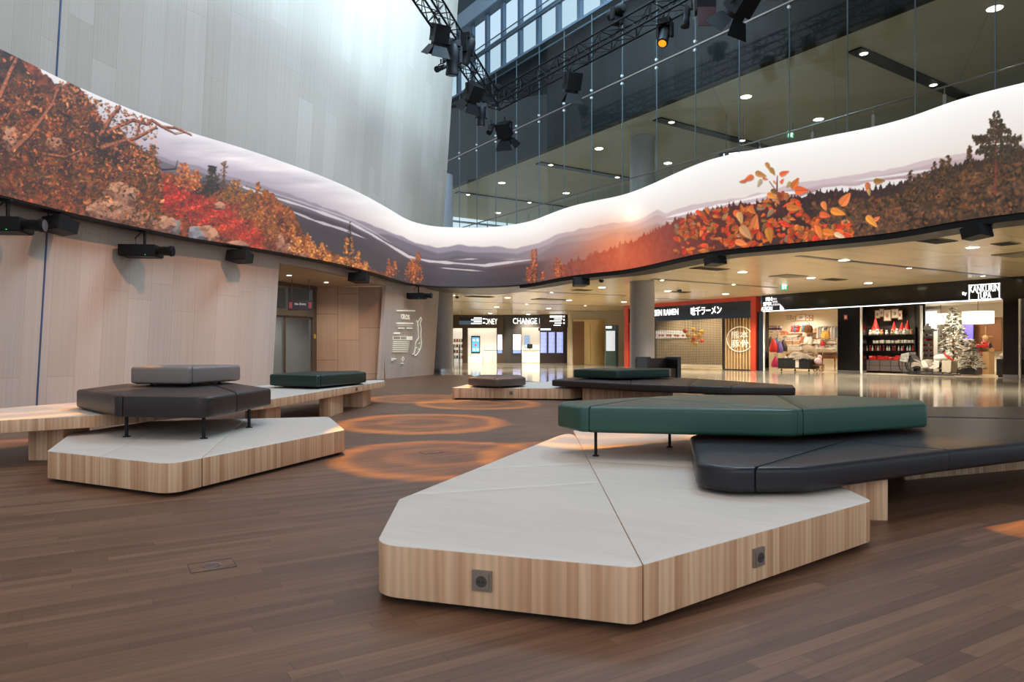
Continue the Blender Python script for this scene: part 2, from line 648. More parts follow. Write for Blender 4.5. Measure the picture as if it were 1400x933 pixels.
def noise(scale, ax=1.0, seed=0, octs=3):
    r = np.random.default_rng(seed)
    out = np.zeros_like(XX)
    amp, tot = 1.0, 0.0
    for o in range(octs):
        sx, sy = scale * ax / 2**o, scale / 2**o
        gw, gh = int(CW / sx) + 3, int(CH / sy) + 3
        g = r.random((gh, gw)).astype(np.float32)
        u = (XX - CX0) / sx
        v = (YY - CY0) / sy
        i, j = u.astype(int), v.astype(int)
        a, b = u - i, v - j
        a = a * a * (3 - 2 * a)
        b = b * b * (3 - 2 * b)
        out += amp * ((g[j, i] * (1 - a) + g[j, i + 1] * a) * (1 - b) + (g[j + 1, i] * (1 - a) + g[j + 1, i + 1] * a) * b)
        tot += amp
        amp *= 0.5
    return out / tot


def C(*c):
    return np.array(c, np.float32)


def lerpcol(stops, t):
    xs = [s[0] for s in stops]
    return np.stack([np.interp(t, xs, [s[1][k] for s in stops]) for k in range(3)], -1).astype(np.float32)


IMG = np.zeros((CH * CS, CW * CS, 3), np.float32)
skyL = lerpcol([(0, (240, 234, 236)), (0.08, (216, 208, 214)), (0.2, (198, 187, 197)), (0.32, (178, 165, 178)), (0.6, (150, 138, 150))], TT)
skyM = lerpcol([(0, (255, 255, 254)), (0.15, (252, 246, 242)), (0.35, (234, 220, 214)), (0.6, (226, 206, 198)), (1, (200, 170, 165))], TT)
skyR = lerpcol([(0, (255, 255, 254)), (0.12, (246, 243, 240)), (0.4, (234, 224, 217)), (0.65, (232, 210, 200)), (1, (210, 190, 185))], TT)
wl = np.clip((560 - XX) / 170, 0, 1)[..., None]
wr = np.clip((XX - 760) / 200, 0, 1)[..., None]
IMG[:] = skyM * (1 - wl) * (1 - wr) + skyL * wl + skyR * wr
shear = noise(16, 6.0, 3, 4)
# clouds drawn along the band
cu = (noise(9, 9.0, 11, 4) + noise(22, 5.0, 12, 3)) * 0.5
cl = np.clip((cu - 0.5) * 4, -1, 1)[..., None]
bandw = np.clip(1 - np.abs(TT - 0.13) / 0.2, 0, 1)[..., None] * wl * np.clip((XX - 215) / 40, 0, 1)[..., None]
IMG += cl * bandw * C(44, 42, 36)
IMG += (np.clip((noise(5, 10, 15) - 0.55) * 5, 0, 1) * np.clip(1 - np.abs(TT - 0.45) / 0.25, 0, 1))[..., None] * C(-26, -30, -26) * np.clip((XX - 420) / 60, 0, 1)[..., None] * np.clip((640 - XX) / 90, 0, 1)[..., None]


def polyline(pts):
    xs = [p[0] for p in pts]
    ys = [p[1] for p in pts]
    return np.interp(x1, xs, ys)


def below(line, cols, x0, x1_, soft=1.0, fade=14.0, alpha=1.0):
    a = np.clip((YY - line) / soft + 0.5, 0, 1) * np.clip((XX - x0) / fade, 0, 1) * np.clip((x1_ - XX) / fade, 0, 1) * alpha
    IMG[:] = IMG * (1 - a[..., None]) + cols * a[..., None]


def wob(amp, period, seed):
    r = np.random.default_rng(seed)
    n = int(CW / period) + 3
    return np.interp((x1 - CX0) / period, np.arange(n), r.normal(0, amp, n))


def spikes(h, period, seed):
    r = np.random.default_rng(seed)
    out = np.zeros_like(x1)
    xx = CX0
    while xx < CX0 + CW:
        w = period * r.uniform(0.6, 1.3)
        out = np.maximum(out, r.uniform(0.2, 1.0) ** 1.5 * h * np.clip(1 - np.abs(x1 - xx) / w, 0, 1) ** 0.8)
        xx += w * 0.8
    return out


hill = [(190, 205), (217, 212), (275, 228), (314, 241), (350, 251), (384, 261), (432, 279), (480, 297), (512, 309), (542, 320), (557, 327), (581, 335), (600, 338), (626, 335), (643, 337), (673, 337.5), (707, 340), (737, 332), (761, 320), (780, 316), (795, 313), (838, 304), (863, 303), (882, 296), (898, 288), (911, 291), (946, 280), (1014, 270), (1060, 260), (1082, 251), (1171, 239), (1240, 226), (1261, 219), (1326, 209), (1357, 208), (1400, 196), (1470, 190)]
H0 = polyline(hill)
xw = np.clip((XX - 640) / 200, 0, 1)[..., None]
far = C(150, 138, 150) * (1 - xw) + C(205, 186, 188) * xw
below(H0 + wob(0.8, 9, 1), far, -100, 1600, 2)
near1 = C(112, 102, 112) * (1 - xw) + C(190, 166, 168) * xw
below(H0 + 7 + wob(1.6, 22, 2), near1, -100, 1600, 3)
near2 = C(98, 86, 94) * (1 - xw) + C(170, 140, 142) * xw
below(H0 + 15 + wob(2.2, 30, 3), near2, 420, 1600, 4)
below(H0 + 27 + wob(2, 30, 4), C(140, 100, 98) + 0 * near2, 640, 960, 12, 60)
# valley floor under the lake
lake1 = polyline([(190, 222), (316, 248.6), (350, 266), (414, 283), (480, 306), (508, 320), (534, 336), (559, 351), (587, 357), (630, 360.5), (662, 363), (694, 359), (731, 354.5), (780, 345), (900, 320)])
below(lake1 + 4, C(80, 68, 74) * (1 - xw) + C(96, 64, 60) * xw, 200, 760, 5, 30)
below(lake1 + 18, C(70, 60, 64) + 0 * near1, 300, 740, 10, 30)


def streak(pts, half, col, x0, x1_, seed, alpha=1.0):
    ln = polyline(pts)
    hw = half * (0.45 + 0.8 * np.interp(x1, np.arange(CX0, CX0 + CW, 12), np.random.default_rng(seed).random(len(np.arange(CX0, CX0 + CW, 12)))))
    hw = hw * np.clip((x1 - x0) / 25, 0, 1) * np.clip((x1_ - x1) / 25, 0, 1)
    a = np.clip(hw - np.abs(YY - ln) + 0.5, 0, 1) * np.clip(hw * 2, 0, 1) * alpha
    IMG[:] = IMG * (1 - a[..., None]) + C(*col) * a[..., None]


lk = [(300, 243), (316, 248.6), (350, 262), (414, 282), (480, 305), (508, 320), (534, 336), (559, 351), (587, 357), (630, 360.5), (662, 363), (694, 359), (731, 354.5)]
streak(lk, 2.0, (220, 208, 210), 305, 735, 21, 0.9)
streak([(x, y - 5) for x, y in lk], 1.2, (190, 180, 184), 340, 540, 22, 0.8)
streak([(380, 283), (399, 289), (431, 302), (470, 314), (500, 326)], 1.7, (205, 195, 200), 385, 505, 23, 0.9)
streak([(600, 366), (650, 370), (665, 371)], 1.2, (200, 184, 182), 595, 668, 24)
streak([(620, 355), (650, 354)], 0.9, (226, 214, 210), 615, 660, 25)
streak([(690, 355), (710, 354)], 0.9, (226, 214, 210), 686, 716, 26)
streak([(900, 300), (930, 293), (968, 284.6), (1048, 266), (1100, 262)], 2.0, (240, 230, 226), 905, 1110, 27)
streak([(920, 302), (968, 290), (1048, 274)], 1.4, (235, 222, 218), 905, 1060, 28, 0.8)
streak([(1090, 271), (1120, 263), (1160, 258), (1200, 253), (1245, 246)], 5.0, (232, 224, 222), 1085, 1252, 29)
streak([(1150, 250), (1254, 235), (1288, 229)], 1.6, (226, 218, 218), 1165, 1295, 30)
# sunset glow
d = np.hypot((XX - 862) / 1.2, (YY - 297))
IMG += np.exp(-(d / 16) ** 2)[..., None] * C(60, 55, 45)
d2 = np.hypot((XX - 850) / 1.5, (YY - 338))
g = np.exp(-(d2 / 34) ** 2)[..., None]
IMG[:] = IMG * (1 - 0.75 * g) + C(255, 160, 105) * 0.75 * g
# conifer ridge on the far bank
ridge = polyline([(720, 380), (748, 373), (779, 362), (800, 356), (838, 343), (889, 324), (927, 303), (959, 295), (1000, 284), (1048, 279), (1098, 273), (1120, 265), (1154, 266), (1189, 263), (1240, 253), (1252, 247), (1283, 236), (1301, 232), (1326, 222), (1357, 220), (1400, 205), (1470, 200)])
fcol = lerpcol([(720, (110, 66, 60)), (780, (138, 70, 56)), (840, (176, 78, 52)), (880, (164, 68, 46)), (930, (122, 52, 42)), (1000, (86, 40, 36)), (1100, (56, 33, 32)), (1230, (58, 40, 34)), (1400, (66, 46, 34))], XX)
fn_ = (noise(5, 0.5, 41) - 0.5)[..., None] * 60
below(ridge - spikes(11, 3.0, 42), fcol + fn_ * np.clip((1600 - XX) / 1600, 0.4, 1)[..., None], 730, 1600, 1.2, 40)
g = np.exp(-(np.hypot((XX - 858) / 1.7, (YY - 352)) / 30) ** 2)[..., None]
IMG[:] = IMG * (1 - 0.45 * g) + C(246, 110, 60) * 0.45 * g
g = (np.exp(-((XX - 850) / 6) ** 2) * np.exp(-((YY - 325) / 34) ** 2) * 0.25)[..., None]
IMG[:] = IMG * (1 - g) + C(255, 190, 140) * g


def dab(x, y, rx, ry, ang, col, alpha=1.0, kind=0):
    R = max(rx, ry) + 1.5
    i0, i1 = int((x - R - CX0) * CS), int((x + R - CX0) * CS) + 1
    j0, j1 = int((y - R - CY0) * CS), int((y + R - CY0) * CS) + 1
    i0, j0 = max(i0, 0), max(j0, 0)
    i1, j1 = min(i1, CW * CS), min(j1, CH * CS)
    if i1 <= i0 or j1 <= j0:
        return
    X, Y = XX[j0:j1, i0:i1] - x, YY[j0:j1, i0:i1] - y
    c, s = math.cos(ang), math.sin(ang)
    U, V = (X * c + Y * s) / rx, (-X * s + Y * c) / ry
    if kind == 0:
        a = np.clip((1 - np.hypot(U, V)) * min(rx, ry) + 0.5, 0, 1)
    else:   # leaf: rounded base, pointed tip
        w = np.sqrt(np.clip(1 - U * U, 0, 1)) * (0.62 - 0.38 * U)
        a = np.clip((w - np.abs(V)) * ry + 0.5, 0, 1) * (np.abs(U) < 1)
    a = (a * alpha)[..., None]
    cc = np.asarray(col, np.float32)
    if kind == 1:
        cc = cc * (1 + 0.16 * V[..., None]) * np.where(np.abs(V) < 0.07, 0.86, 1.0)[..., None]
    IMG[j0:j1, i0:i1] = IMG[j0:j1, i0:i1] * (1 - a) + cc * a


def stroke(pts, w0, w1, col):
    pts = np.array(pts, float)
    dl = np.r_[0, np.cumsum(np.hypot(*np.diff(pts, axis=0).T))]
    n = max(3, int(dl[-1] / 0.8))
    s = np.linspace(0, dl[-1], n)
    xs, ys = np.interp(s, dl, pts[:, 0]), np.interp(s, dl, pts[:, 1])
    for k in range(n):
        w = w0 + (w1 - w0) * k / n
        f = 1 + 0.25 * rng.normal() * 0.5
        dab(xs[k], ys[k], w, w, 0, np.array(col) * f, 0.9)


def leaves(n, pick, sizes, pal, alpha=(0.7, 1.0), kind=1, asp=(0.45, 0.8)):
    for _ in range(n):
        p = pick()
        if p is None:
            continue
        r = rng.uniform(*sizes)
        c = np.array(pal[rng.integers(len(pal))]) * rng.uniform(0.75, 1.2)
        dab(p[0], p[1], r, r * rng.uniform(*asp), rng.uniform(0, 6.28), c, rng.uniform(*alpha), kind)


def tuft(x, y0, h, w, pal, n=70, size=(0.7, 2.2)):
    """a bushy little tree standing at (x, y0)"""
    stroke([(x, y0), (x + rng.normal(0, 1), y0 - h * 0.9)], 0.8, 0.4, (70, 42, 28))
    for _ in range(n):
        t = rng.random() ** 0.8
        xx = x + rng.normal(0, 0.4) * w * (1.05 - t * 0.8)
        r = rng.uniform(*size)
        dab(xx, y0 - h * t, r, r * 0.7, rng.uniform(0, 6.28), np.array(pal[rng.integers(len(pal))]) * rng.uniform(0.7, 1.25), 0.85, 0)


ORG = [(170, 80, 32), (146, 62, 26), (188, 100, 48), (104, 46, 20), (130, 74, 32), (74, 38, 18)]
GRN = [(98, 72, 32), (76, 56, 26), (56, 44, 24), (118, 76, 34)]
PNK = [(214, 122, 68), (224, 144, 90), (196, 98, 50)]
# --- slope of red and brown scrub, falling to the right
slope = polyline([(-70, 40), (0, 50), (200, 215), (217, 236), (262, 246), (285, 258), (312, 262), (340, 268), (372, 268), (400, 290), (414, 318), (430, 336), (450, 346), (478, 356), (520, 376), (560, 389), (600, 396)])
sc = lerpcol([(-70, (122, 58, 28)), (200, (132, 62, 30)), (320, (140, 62, 32)), (430, (126, 70, 34)), (560, (104, 58, 34))], XX)
tex = (noise(7, 1.0, 51, 4) - 0.5)[..., None] * 150 + (noise(3, 1.0, 52, 2) - 0.5)[..., None] * 70
below(slope + spikes(5, 4, 53) * -1 + wob(2, 7, 54), np.clip(sc * (1 + tex / 130), 8, 255), -100, 585, 1.5)
dk = np.clip((noise(14, 1.0, 55, 3) - 0.52) * 7, 0, 1) * (YY > slope + 6) * (XX < 520) * 0.65
IMG[:] = IMG * (1 - dk[..., None]) + C(52, 26, 16) * dk[..., None]


def in_band(x0, x1_, lo, hi, up=0.0):
    def pick():
        x = rng.uniform(x0, x1_)
        t = rng.uniform(lo, hi)
        a, b = float(ftop(x)), float(fbot(x))
        y = a + (b - a) * t
        s = float(np.interp(x, x1, slope))
        if y < s - up:
            return None
        return x, y
    return pick


RED = [(206, 42, 26), (178, 34, 24), (222, 62, 36), (150, 34, 24), (232, 84, 48)]
redc = [(170, 244), (215, 262), (262, 280), (300, 300), (335, 318), (358, 330)]
for _ in range(3400):
    k = rng.random() * 188
    y = np.interp(170 + k, [p[0] for p in redc], [p[1] for p in redc]) + rng.normal(0, 11)
    if y > np.interp(170 + k, x1, slope) + 6:
        r = rng.uniform(0.6, 2.6)
        f = rng.uniform(0.7, 1.2) * (0.75 + 0.35 * math.sin((170 + k) / 16 + y / 8) ** 2)
        dab(170 + k + rng.normal(0, 3), y, r, r * 0.6, rng.uniform(0, 6.28), np.array(RED[rng.integers(5)]) * f, 0.8)
leaves(1700, in_band(150, 430, 0.4, 1.0, 2), (0.6, 2.0), ORG + GRN, (0.4, 0.8))
leaves(900, in_band(250, 440, 0.72, 1.0, 0), (0.6, 1.8), [(168, 78, 44), (190, 98, 60), (140, 66, 40)], (0.4, 0.8))


RN = noise(7, 1.4, 91, 4)


def rock(x, y, w, h, light=(206, 146, 112), dark=(88, 54, 44)):
    i0, i1 = max(int((x - w - CX0) * CS), 0), min(int((x + w - CX0) * CS), CW * CS)
    j0, j1 = max(int((y - h - CY0) * CS), 0), min(int((y + h - CY0) * CS), CH * CS)
    if i1 <= i0 or j1 <= j0:
        return
    X, Y = (XX[j0:j1, i0:i1] - x) / w, (YY[j0:j1, i0:i1] - y) / h
    n = RN[j0:j1, i0:i1]
    m = 8
    an = (np.arange(m) + rng.uniform(-0.35, 0.35, m)) * 6.283 / m
    di = rng.uniform(0.55, 0.85, m)
    D = np.stack([di[k] - X * math.cos(an[k]) - Y * math.sin(an[k]) for k in range(m)])
    a = np.clip((D.min(0) + 0.22 * (n - 0.5)) * min(w, h) + 0.5, 0, 1) * 0.95
    sh_ = 0.5 - 0.5 * np.sin(an) + rng.uniform(-0.18, 0.18, m)
    f = np.where(D.min(0) > 0.33 + 0.3 * (n - 0.5), 0.72, sh_[D.argmin(0)])
    f = np.clip(f + (n - 0.5) * 1.3, 0, 1)[..., None]
    c = np.array(dark, np.float32) * (1 - f) + np.array(light, np.float32) * f
    a = a[..., None]
    IMG[j0:j1, i0:i1] = IMG[j0:j1, i0:i1] * (1 - a) + c * a


for a in ((160, 268, 26, 34), (150, 290, 34, 26), (185, 296, 30, 24), (215, 306, 24, 18), (232, 312, 18, 18), (120, 250, 26, 16), (64, 240, 20, 14), (20, 190, 16, 36), (205, 247, 18, 10), (275, 320, 24, 18), (292, 323, 12, 14), (325, 334, 20, 8), (383, 331, 9, 20), (300, 281, 12, 9), (416, 349, 8, 6), (395, 338, 8, 8)):
    rock(*a)
rock(268, 322, 16, 14, (150, 148, 156), (80, 78, 86))
rock(240, 312, 12, 16, (140, 132, 130), (80, 70, 68))
# --- the big autumn birch: crown over the far left
crown = polyline([(-70, 36), (0, 60), (28, 78), (40, 98), (50, 116), (66, 126), (82, 116), (104, 112), (118, 128), (132, 148), (142, 168), (170, 178), (178, 196), (200, 206), (214, 214), (218, 240), (224, 262), (232, 300), (236, 330)])
m_ = np.clip((YY - crown) / 2 + 0.5, 0, 1) * np.clip((216 - XX) / 20, 0, 1) * np.clip((bot1 - 30 - YY) / 30, 0, 1)
ctex = np.clip(C(112, 54, 24) * (1 + ((noise(8, 1, 61, 4) - 0.5)[..., None] * 2.4)), 10, 255)
IMG[:] = IMG * (1 - 0.85 * m_[..., None]) + ctex * 0.85 * m_[..., None]


def in_crown():
    x = rng.uniform(-62, 222)
    c = float(np.interp(x, x1, crown))
    b = float(fbot(x))
    y = c + rng.normal(0, 4) + abs(rng.normal(0, 0.5)) * (b - c)
    if y > b:
        return None
    return x, y


leaves(2600, in_crown, (1.2, 4.6), [(66, 34, 18), (50, 28, 16), (88, 44, 20), (96, 70, 34), (60, 50, 30)], (0.5, 0.9))
leaves(3600, in_crown, (0.8, 3.2), ORG + GRN + ORG, (0.6, 1.0))
dk2 = np.clip((noise(22, 1.0, 77, 4) - 0.48) * 7, 0, 1) * m_ * 0.75
IMG[:] = IMG * (1 - dk2[..., None]) + C(44, 22, 14) * dk2[..., None]
LITE = noise(26, 1.0, 78, 3)


def in_lit():
    p = in_crown()
    if p is None or LITE[int((p[1] - CY0) * CS), int((p[0] - CX0) * CS)] < 0.52:
        return None
    return p


leaves(2300, in_lit, (0.8, 3.0), ORG + PNK + [(206, 112, 50), (150, 100, 50)], (0.7, 1.0))
leaves(500, in_crown, (0.8, 3.0), ORG + GRN, (0.7, 1.0))
for a in ((165, 268, 30, 30), (150, 292, 42, 22), (190, 300, 34, 16), (225, 308, 22, 16), (16, 192, 14, 30), (75, 196, 16, 12)):
    rock(*a)
leaves(2600, lambda: (lambda x: (x, rng.uniform(min(float(np.interp(x, x1, crown)) + 50, float(fbot(x)) - 20), float(fbot(x)))))(rng.uniform(-60, 218)), (0.8, 3.2), ORG + GRN + [(52, 26, 16), (44, 24, 16), (60, 34, 20)], (0.6, 0.95))
for a in ((165, 268, 28, 28), (152, 291, 38, 20)):
    rock(*a)
leaves(260, lambda: (rng.uniform(120, 200), rng.uniform(245, 312)), (0.8, 2.8), ORG + GRN, (0.6, 0.95))
BR = (170, 96, 62)
BRD = (70, 38, 30)
for pts, w0, w1 in (([(18, 205), (40, 184), (58, 160), (72, 140), (78, 122), (90, 113), (98, 110)], 3.6, 1.6), ([(0, 130), (14, 95), (24, 75)], 3.5, 2.5), ([(138, 182), (146, 168), (152, 156), (164, 142)], 3.4, 1.8), ([(148, 178), (165, 168), (182, 160), (202, 166), (208, 160), (222, 170), (240, 172), (262, 182)], 2.4, 0.7), ([(140, 200), (170, 190), (186, 186), (190, 168), (196, 158)], 3.0, 1.0), ([(176, 190), (188, 196)], 2.2, 1.6), ([(186, 186), (200, 178), (214, 170)], 1.8, 0.9), ([(225, 172), (240, 180), (252, 178)], 0.9, 0.5), ([(60, 210), (90, 214), (110, 205)], 2.0, 1.2)):
    stroke([(x, y + 1.6) for x, y in pts], w0, w1, BRD)
    stroke([(x - 0.5, y - 0.4) for x, y in pts], w0 * 0.75, w1 * 0.7, BR)
stroke([(195, 214), (222, 231), (240, 230), (252, 236), (259, 241)], 1.4, 0.7, (48, 28, 26))
stroke([(240, 229), (243, 218)], 0.7, 0.4, (60, 34, 30))
leaves(420, lambda: (rng.uniform(90, 214), 0) and (lambda x: (x, float(ftop(x)) + abs(rng.normal(0, 22)) + 4))(rng.uniform(80, 216)), (1.0, 3.0), ORG + PNK + GRN, (0.7, 1.0))
leaves(420, in_crown, (1.4, 4.4), PNK + GRN + GRN + [(196, 110, 52)], (0.7, 1.0))
# --- bushes along the slope
OB = [(206, 110, 48), (178, 86, 38), (222, 132, 66), (140, 70, 34)]
for a in ((208, 240, 44, 16, GRN + OB, 130), (252, 256, 34, 24, OB, 170), (268, 262, 30, 16, OB, 80)):
    tuft(*a)
tuft(290, 262, 36, 20, [(54, 42, 26), (76, 56, 30), (44, 34, 24)], 170)
tuft(306, 264, 44, 12, [(140, 76, 40), (110, 66, 36), (84, 54, 30)], 90, (0.6, 1.6))
tuft(285, 268, 16, 34, [(40, 30, 22), (52, 38, 24)], 120)
for a in ((322, 276, 30, 26), (342, 290, 30, 24), (336, 300, 22, 20), (312, 276, 20, 22)):
    tuft(*a, [(150, 92, 40), (176, 108, 46), (118, 78, 36), (90, 60, 32)], 130)
for a in ((353, 300, 50, 10), (364, 312, 52, 18), (376, 322, 52, 10), (393, 322, 40, 18), (372, 330, 36, 22), (356, 316, 26, 18)):
    tuft(*a, [(176, 92, 38), (206, 116, 50), (140, 76, 36), (110, 70, 38)], 120)
for a in ((402, 350, 40, 8), (408, 348, 24, 12), (421, 352, 34, 9), (428, 354, 24, 12), (440, 360, 28, 12), (450, 364, 16, 12), (474, 362, 36, 8), (480, 368, 44, 9), (490, 370, 26, 10), (500, 375, 16, 10), (466, 364, 12, 14)):
    tuft(*a, [(222, 140, 62), (196, 106, 46), (236, 164, 84), (160, 84, 40)], 90, (0.5, 1.7))
tuft(478, 345, 42, 5, [(50, 40, 38), (66, 48, 40)], 60, (0.5, 1.5))
for a in ((532, 380, 26, 7, 70), (540, 378, 20, 6, 40), (565, 388, 34, 16, 170), (572, 388, 44, 12, 110), (560, 386, 28, 10, 70)):
    tuft(*a[:4], [(196, 98, 44), (168, 78, 38), (214, 124, 60), (130, 64, 38)], a[4], (0.5, 1.6))
for a in ((728, 386, 44, 8, 110), (733, 386, 46, 5, 50), (722, 388, 22, 10, 60), (742, 384, 12, 6, 30), (762, 380, 28, 12, 110), (768, 380, 22, 10, 50)):
    tuft(*a[:4], [(168, 76, 44), (190, 98, 56), (140, 60, 40), (206, 120, 66)], a[4], (0.5, 1.6))
# --- dark green and rust slope on the right
fx = np.clip((XX - 1110) / 60, 0, 1) * (YY > ridge + 14) * 0.75
ft = np.clip(C(84, 56, 36) * (1 + (noise(9, 1.2, 71, 4) - 0.5)[..., None] * 3.2), 14, 190)
IMG[:] = IMG * (1 - fx[..., None]) + ft * fx[..., None]


def in_right():
    x = rng.uniform(1110, 1460)
    c = float(np.interp(x, x1, ridge))
    return x, rng.uniform(c + 8, float(fbot(x)))


leaves(2400, in_right, (1.0, 3.6), [(64, 50, 34), (92, 62, 34), (120, 72, 36), (44, 34, 28), (84, 66, 44), (140, 82, 40), (52, 42, 30)], (0.4, 0.85), 0)
leaves(500, lambda: (rng.uniform(1120, 1240), rng.uniform(285, 330)), (0.8, 2.2), [(140, 80, 56), (160, 96, 66), (110, 70, 60)], (0.3, 0.7), 0)
for _ in range(26):
    x = rng.uniform(1240, 1455)
    y = float(np.interp(x, x1, ridge))
    tuft(x, y + rng.uniform(14, 46), rng.uniform(22, 44), rng.uniform(9, 16), [(58, 44, 30), (84, 58, 32), (112, 72, 36), (40, 32, 26)], 90, (0.7, 2.2))
# the lone pine
stroke([(1360, 264), (1361.5, 230), (1361, 200), (1363, 165)], 1.9, 0.9, (112, 58, 44))
PN = [(50, 44, 30), (70, 56, 34), (40, 34, 26), (92, 64, 40)]
for t, r0, r1 in ((158, -4, 5), (166, -9, 8), (172, -8, 12), (180, -12, 8), (187, -32, 34), (192, -28, 30), (200, -22, 36), (206, -28, 26), (212, -16, 30), (178, 4, 20), (218, -10, 22)):
    for r in (r0, r1):
        stroke([(1362, t + 3), (1362 + r, t + 0.12 * abs(r) - 1)], 0.7, 0.3, (76, 46, 36))
        for _ in range(int(abs(r) * 4.2)):
            q = rng.random() ** 0.7
            s = rng.uniform(0.6, 2.0)
            dab(1362 + r * q, t + 0.12 * abs(r) * q - 1 + rng.normal(0, 2.0), s, s * 0.7, rng.uniform(0, 6.28), PN[rng.integers(4)], 0.9)
# --- close-up branch of bright aspen leaves
for pts in ([(930, 316), (980, 312), (1030, 322), (1075, 300), (1062, 262), (1052, 248)], [(1062, 262), (1063, 240)], [(1090, 280), (1110, 300), (1124, 322)], [(1125, 282), (1140, 278), (1144, 258)], [(1050, 320), (1045, 290), (1066, 275)], [(1195, 268), (1197, 284)], [(1000, 318), (1044, 312)]):
    stroke(pts, 1.1, 0.6, (96, 40, 34))
AL = [(216, 92, 34), (198, 76, 28), (228, 112, 46), (186, 92, 36), (222, 70, 32), (176, 76, 34), (206, 112, 48)]
AL2 = [(186, 128, 74), (158, 108, 52), (204, 48, 26), (180, 140, 104)]


def leaf_at(x, y, r, ang=None, col=None):
    dab(x + 0.8, y + 1, r, r * 0.72, ang, np.array(col) * 0.6, 0.5, 1)
    dab(x, y, r, r * rng.uniform(0.55, 0.85), ang, col, 1.0, 1)


for _ in range(360):
    x = rng.uniform(924, 1165)
    hi = np.interp(x, [924, 960, 1000, 1040, 1060, 1090, 1104, 1150], [300, 290, 284, 280, 262, 262, 296, 302])
    y = rng.uniform(hi, float(fbot(x)) - 3) if rng.random() < 0.8 else rng.uniform(310, float(fbot(x)))
    if 1118 < x < 1150 and y < 308:
        continue
    dens = 1.0 if x > 985 or y < 330 else 0.75
    if rng.random() > dens:
        continue
    pal = AL if rng.random() < 0.82 else AL2
    leaf_at(x, y, rng.uniform(3.0, 7.4) * (0.8 if x < 990 else 1.0), rng.uniform(0, 6.28), np.array(pal[rng.integers(len(pal))]) * rng.uniform(0.8, 1.15))
for x, y, r, a, c in ((1023, 244, 8, 2.6, (214, 104, 52)), (1015, 248, 5, 2.9, (196, 104, 60)), (1040, 238, 8, 0.3, (186, 122, 62)), (1038, 250, 6, 2.0, (176, 160, 128)), (1046, 244, 4, 0.2, (206, 110, 60)), (1050, 227, 6, 1.1, (180, 128, 60)), (1056, 234, 6, 1.0, (166, 124, 56)), (1072, 236, 7, -0.4, (226, 96, 46)), (1069, 247, 4, -1.0, (222, 92, 48)), (1059, 249, 3, 1.0, (220, 120, 60)), (1087, 250, 9, -1.0, (206, 104, 44)), (1078, 252, 5, 2.2, (170, 150, 90)), (1096, 260, 10, 0.0, (224, 96, 46)), (1086, 284, 11, 0.1, (196, 110, 44)), (1056, 268, 8, 0.4, (226, 134, 48)), (1146, 290, 11, 0.3, (232, 138, 50)), (1156, 272, 11, -0.9, (226, 120, 60)), (1127, 282, 7, 1.2, (226, 130, 66)), (1128, 294, 8, 0.2, (222, 96, 50)), (1192, 303, 11, 0.8, (236, 150, 62)), (1199, 299, 5, -0.6, (232, 120, 70)), (1202, 247, 8, -0.1, (150, 104, 44)), (1186, 256, 7, 1.6, (196, 106, 56)), (1188, 263, 5, 1.4, (190, 150, 90)), (1134, 318, 10, 0.2, (222, 120, 40)), (1148, 322, 8, 0.4, (226, 190, 150)), (1120, 318, 10, 1.2, (232, 120, 50)), (1032, 302, 10, -1.3, (206, 112, 60)), (1012, 298, 9, 1.3, (206, 150, 90)), (1020, 318, 12, 0.9, (196, 140, 90)), (1052, 322, 11, 1.4, (190, 116, 40)), (1075, 307, 8, 0.4, (222, 60, 34)), (1014, 332, 9, 0.3, (240, 128, 66))):
    leaf_at(x, y, r, a, np.array(c) * 1.05)
# module joints of the wall of LED tiles: very faint
IMG[:] = np.clip(IMG, 0, 255)
LIN = np.where(IMG <= 10.3, IMG / 255 / 12.92, ((IMG / 255 + 0.055) / 1.055) ** 2.4).astype(np.float32)

# screen mesh: one column per step along the ribbon
NR = 210
NE = 150
h_, t_ = CUR[0] - CUR[6], CUR[-1] - CUR[-7]
st_ = (np.arange(1, NE + 1) / NE * 7.0)[:, None]
CURX = np.concatenate([(CUR[0] + h_ / np.hypot(*h_) * st_)[::-1], CUR, CUR[-1] + t_ / np.hypot(*t_) * st_])
cols_px = np.r_[(-60 + np.arange(1, NE + 1) * 1.2)[::-1], PXS, 1460 - np.arange(1, NE + 1) * 1.2]
nC = len(CURX)
zz = np.linspace(ZB, ZT, NR)
V = np.zeros((nC, NR, 3), np.float32)
V[:, :, 0] = CURX[:, 0:1]
V[:, :, 1] = CURX[:, 1:2]
V[:, :, 2] = zz[None]
tq = 1 - (zz - ZB) / (ZT - ZB)
qx = np.clip(((cols_px - CX0) * CS).astype(int), 0, CW * CS - 1)
qy = ftop(cols_px)[:, None] + (fbot(cols_px) - ftop(cols_px))[:, None] * np.clip(tq, 0.006, 0.994)[None]
jy = np.clip(((qy - CY0) * CS).astype(int), 0, CH * CS - 1)
COLS = np.ones((nC, NR, 4), np.float32)
COLS[:, :, :3] = LIN[jy, np.broadcast_to(qx[:, None], jy.shape)]
idx = np.arange(nC * NR).reshape(nC, NR)
quads = np.stack([idx[:-1, :-1], idx[1:, :-1], idx[1:, 1:], idx[:-1, 1:]], -1).reshape(-1, 4)
me = bpy.data.meshes.new('led_display')
me.vertices.add(nC * NR)
me.vertices.foreach_set('co', V.reshape(-1))
me.loops.add(quads.size)
me.loops.foreach_set('vertex_index', quads.reshape(-1).astype(np.int32))
me.polygons.add(len(quads))
me.polygons.foreach_set('loop_start', np.arange(0, quads.size, 4, dtype=np.int32))
me.update()
me.polygons.foreach_set('use_smooth', np.ones(len(quads), bool))
ca = me.color_attributes.new('picture', 'FLOAT_COLOR', 'POINT')
ca.data.foreach_set('color', COLS.reshape(-1))
me.validate()
M_led = bpy.data.materials.new('led_picture')
M_led.use_nodes = True
nt = M_led.node_tree
at_ = N(nt, 'Attribute')
at_.attribute_name = 'picture'
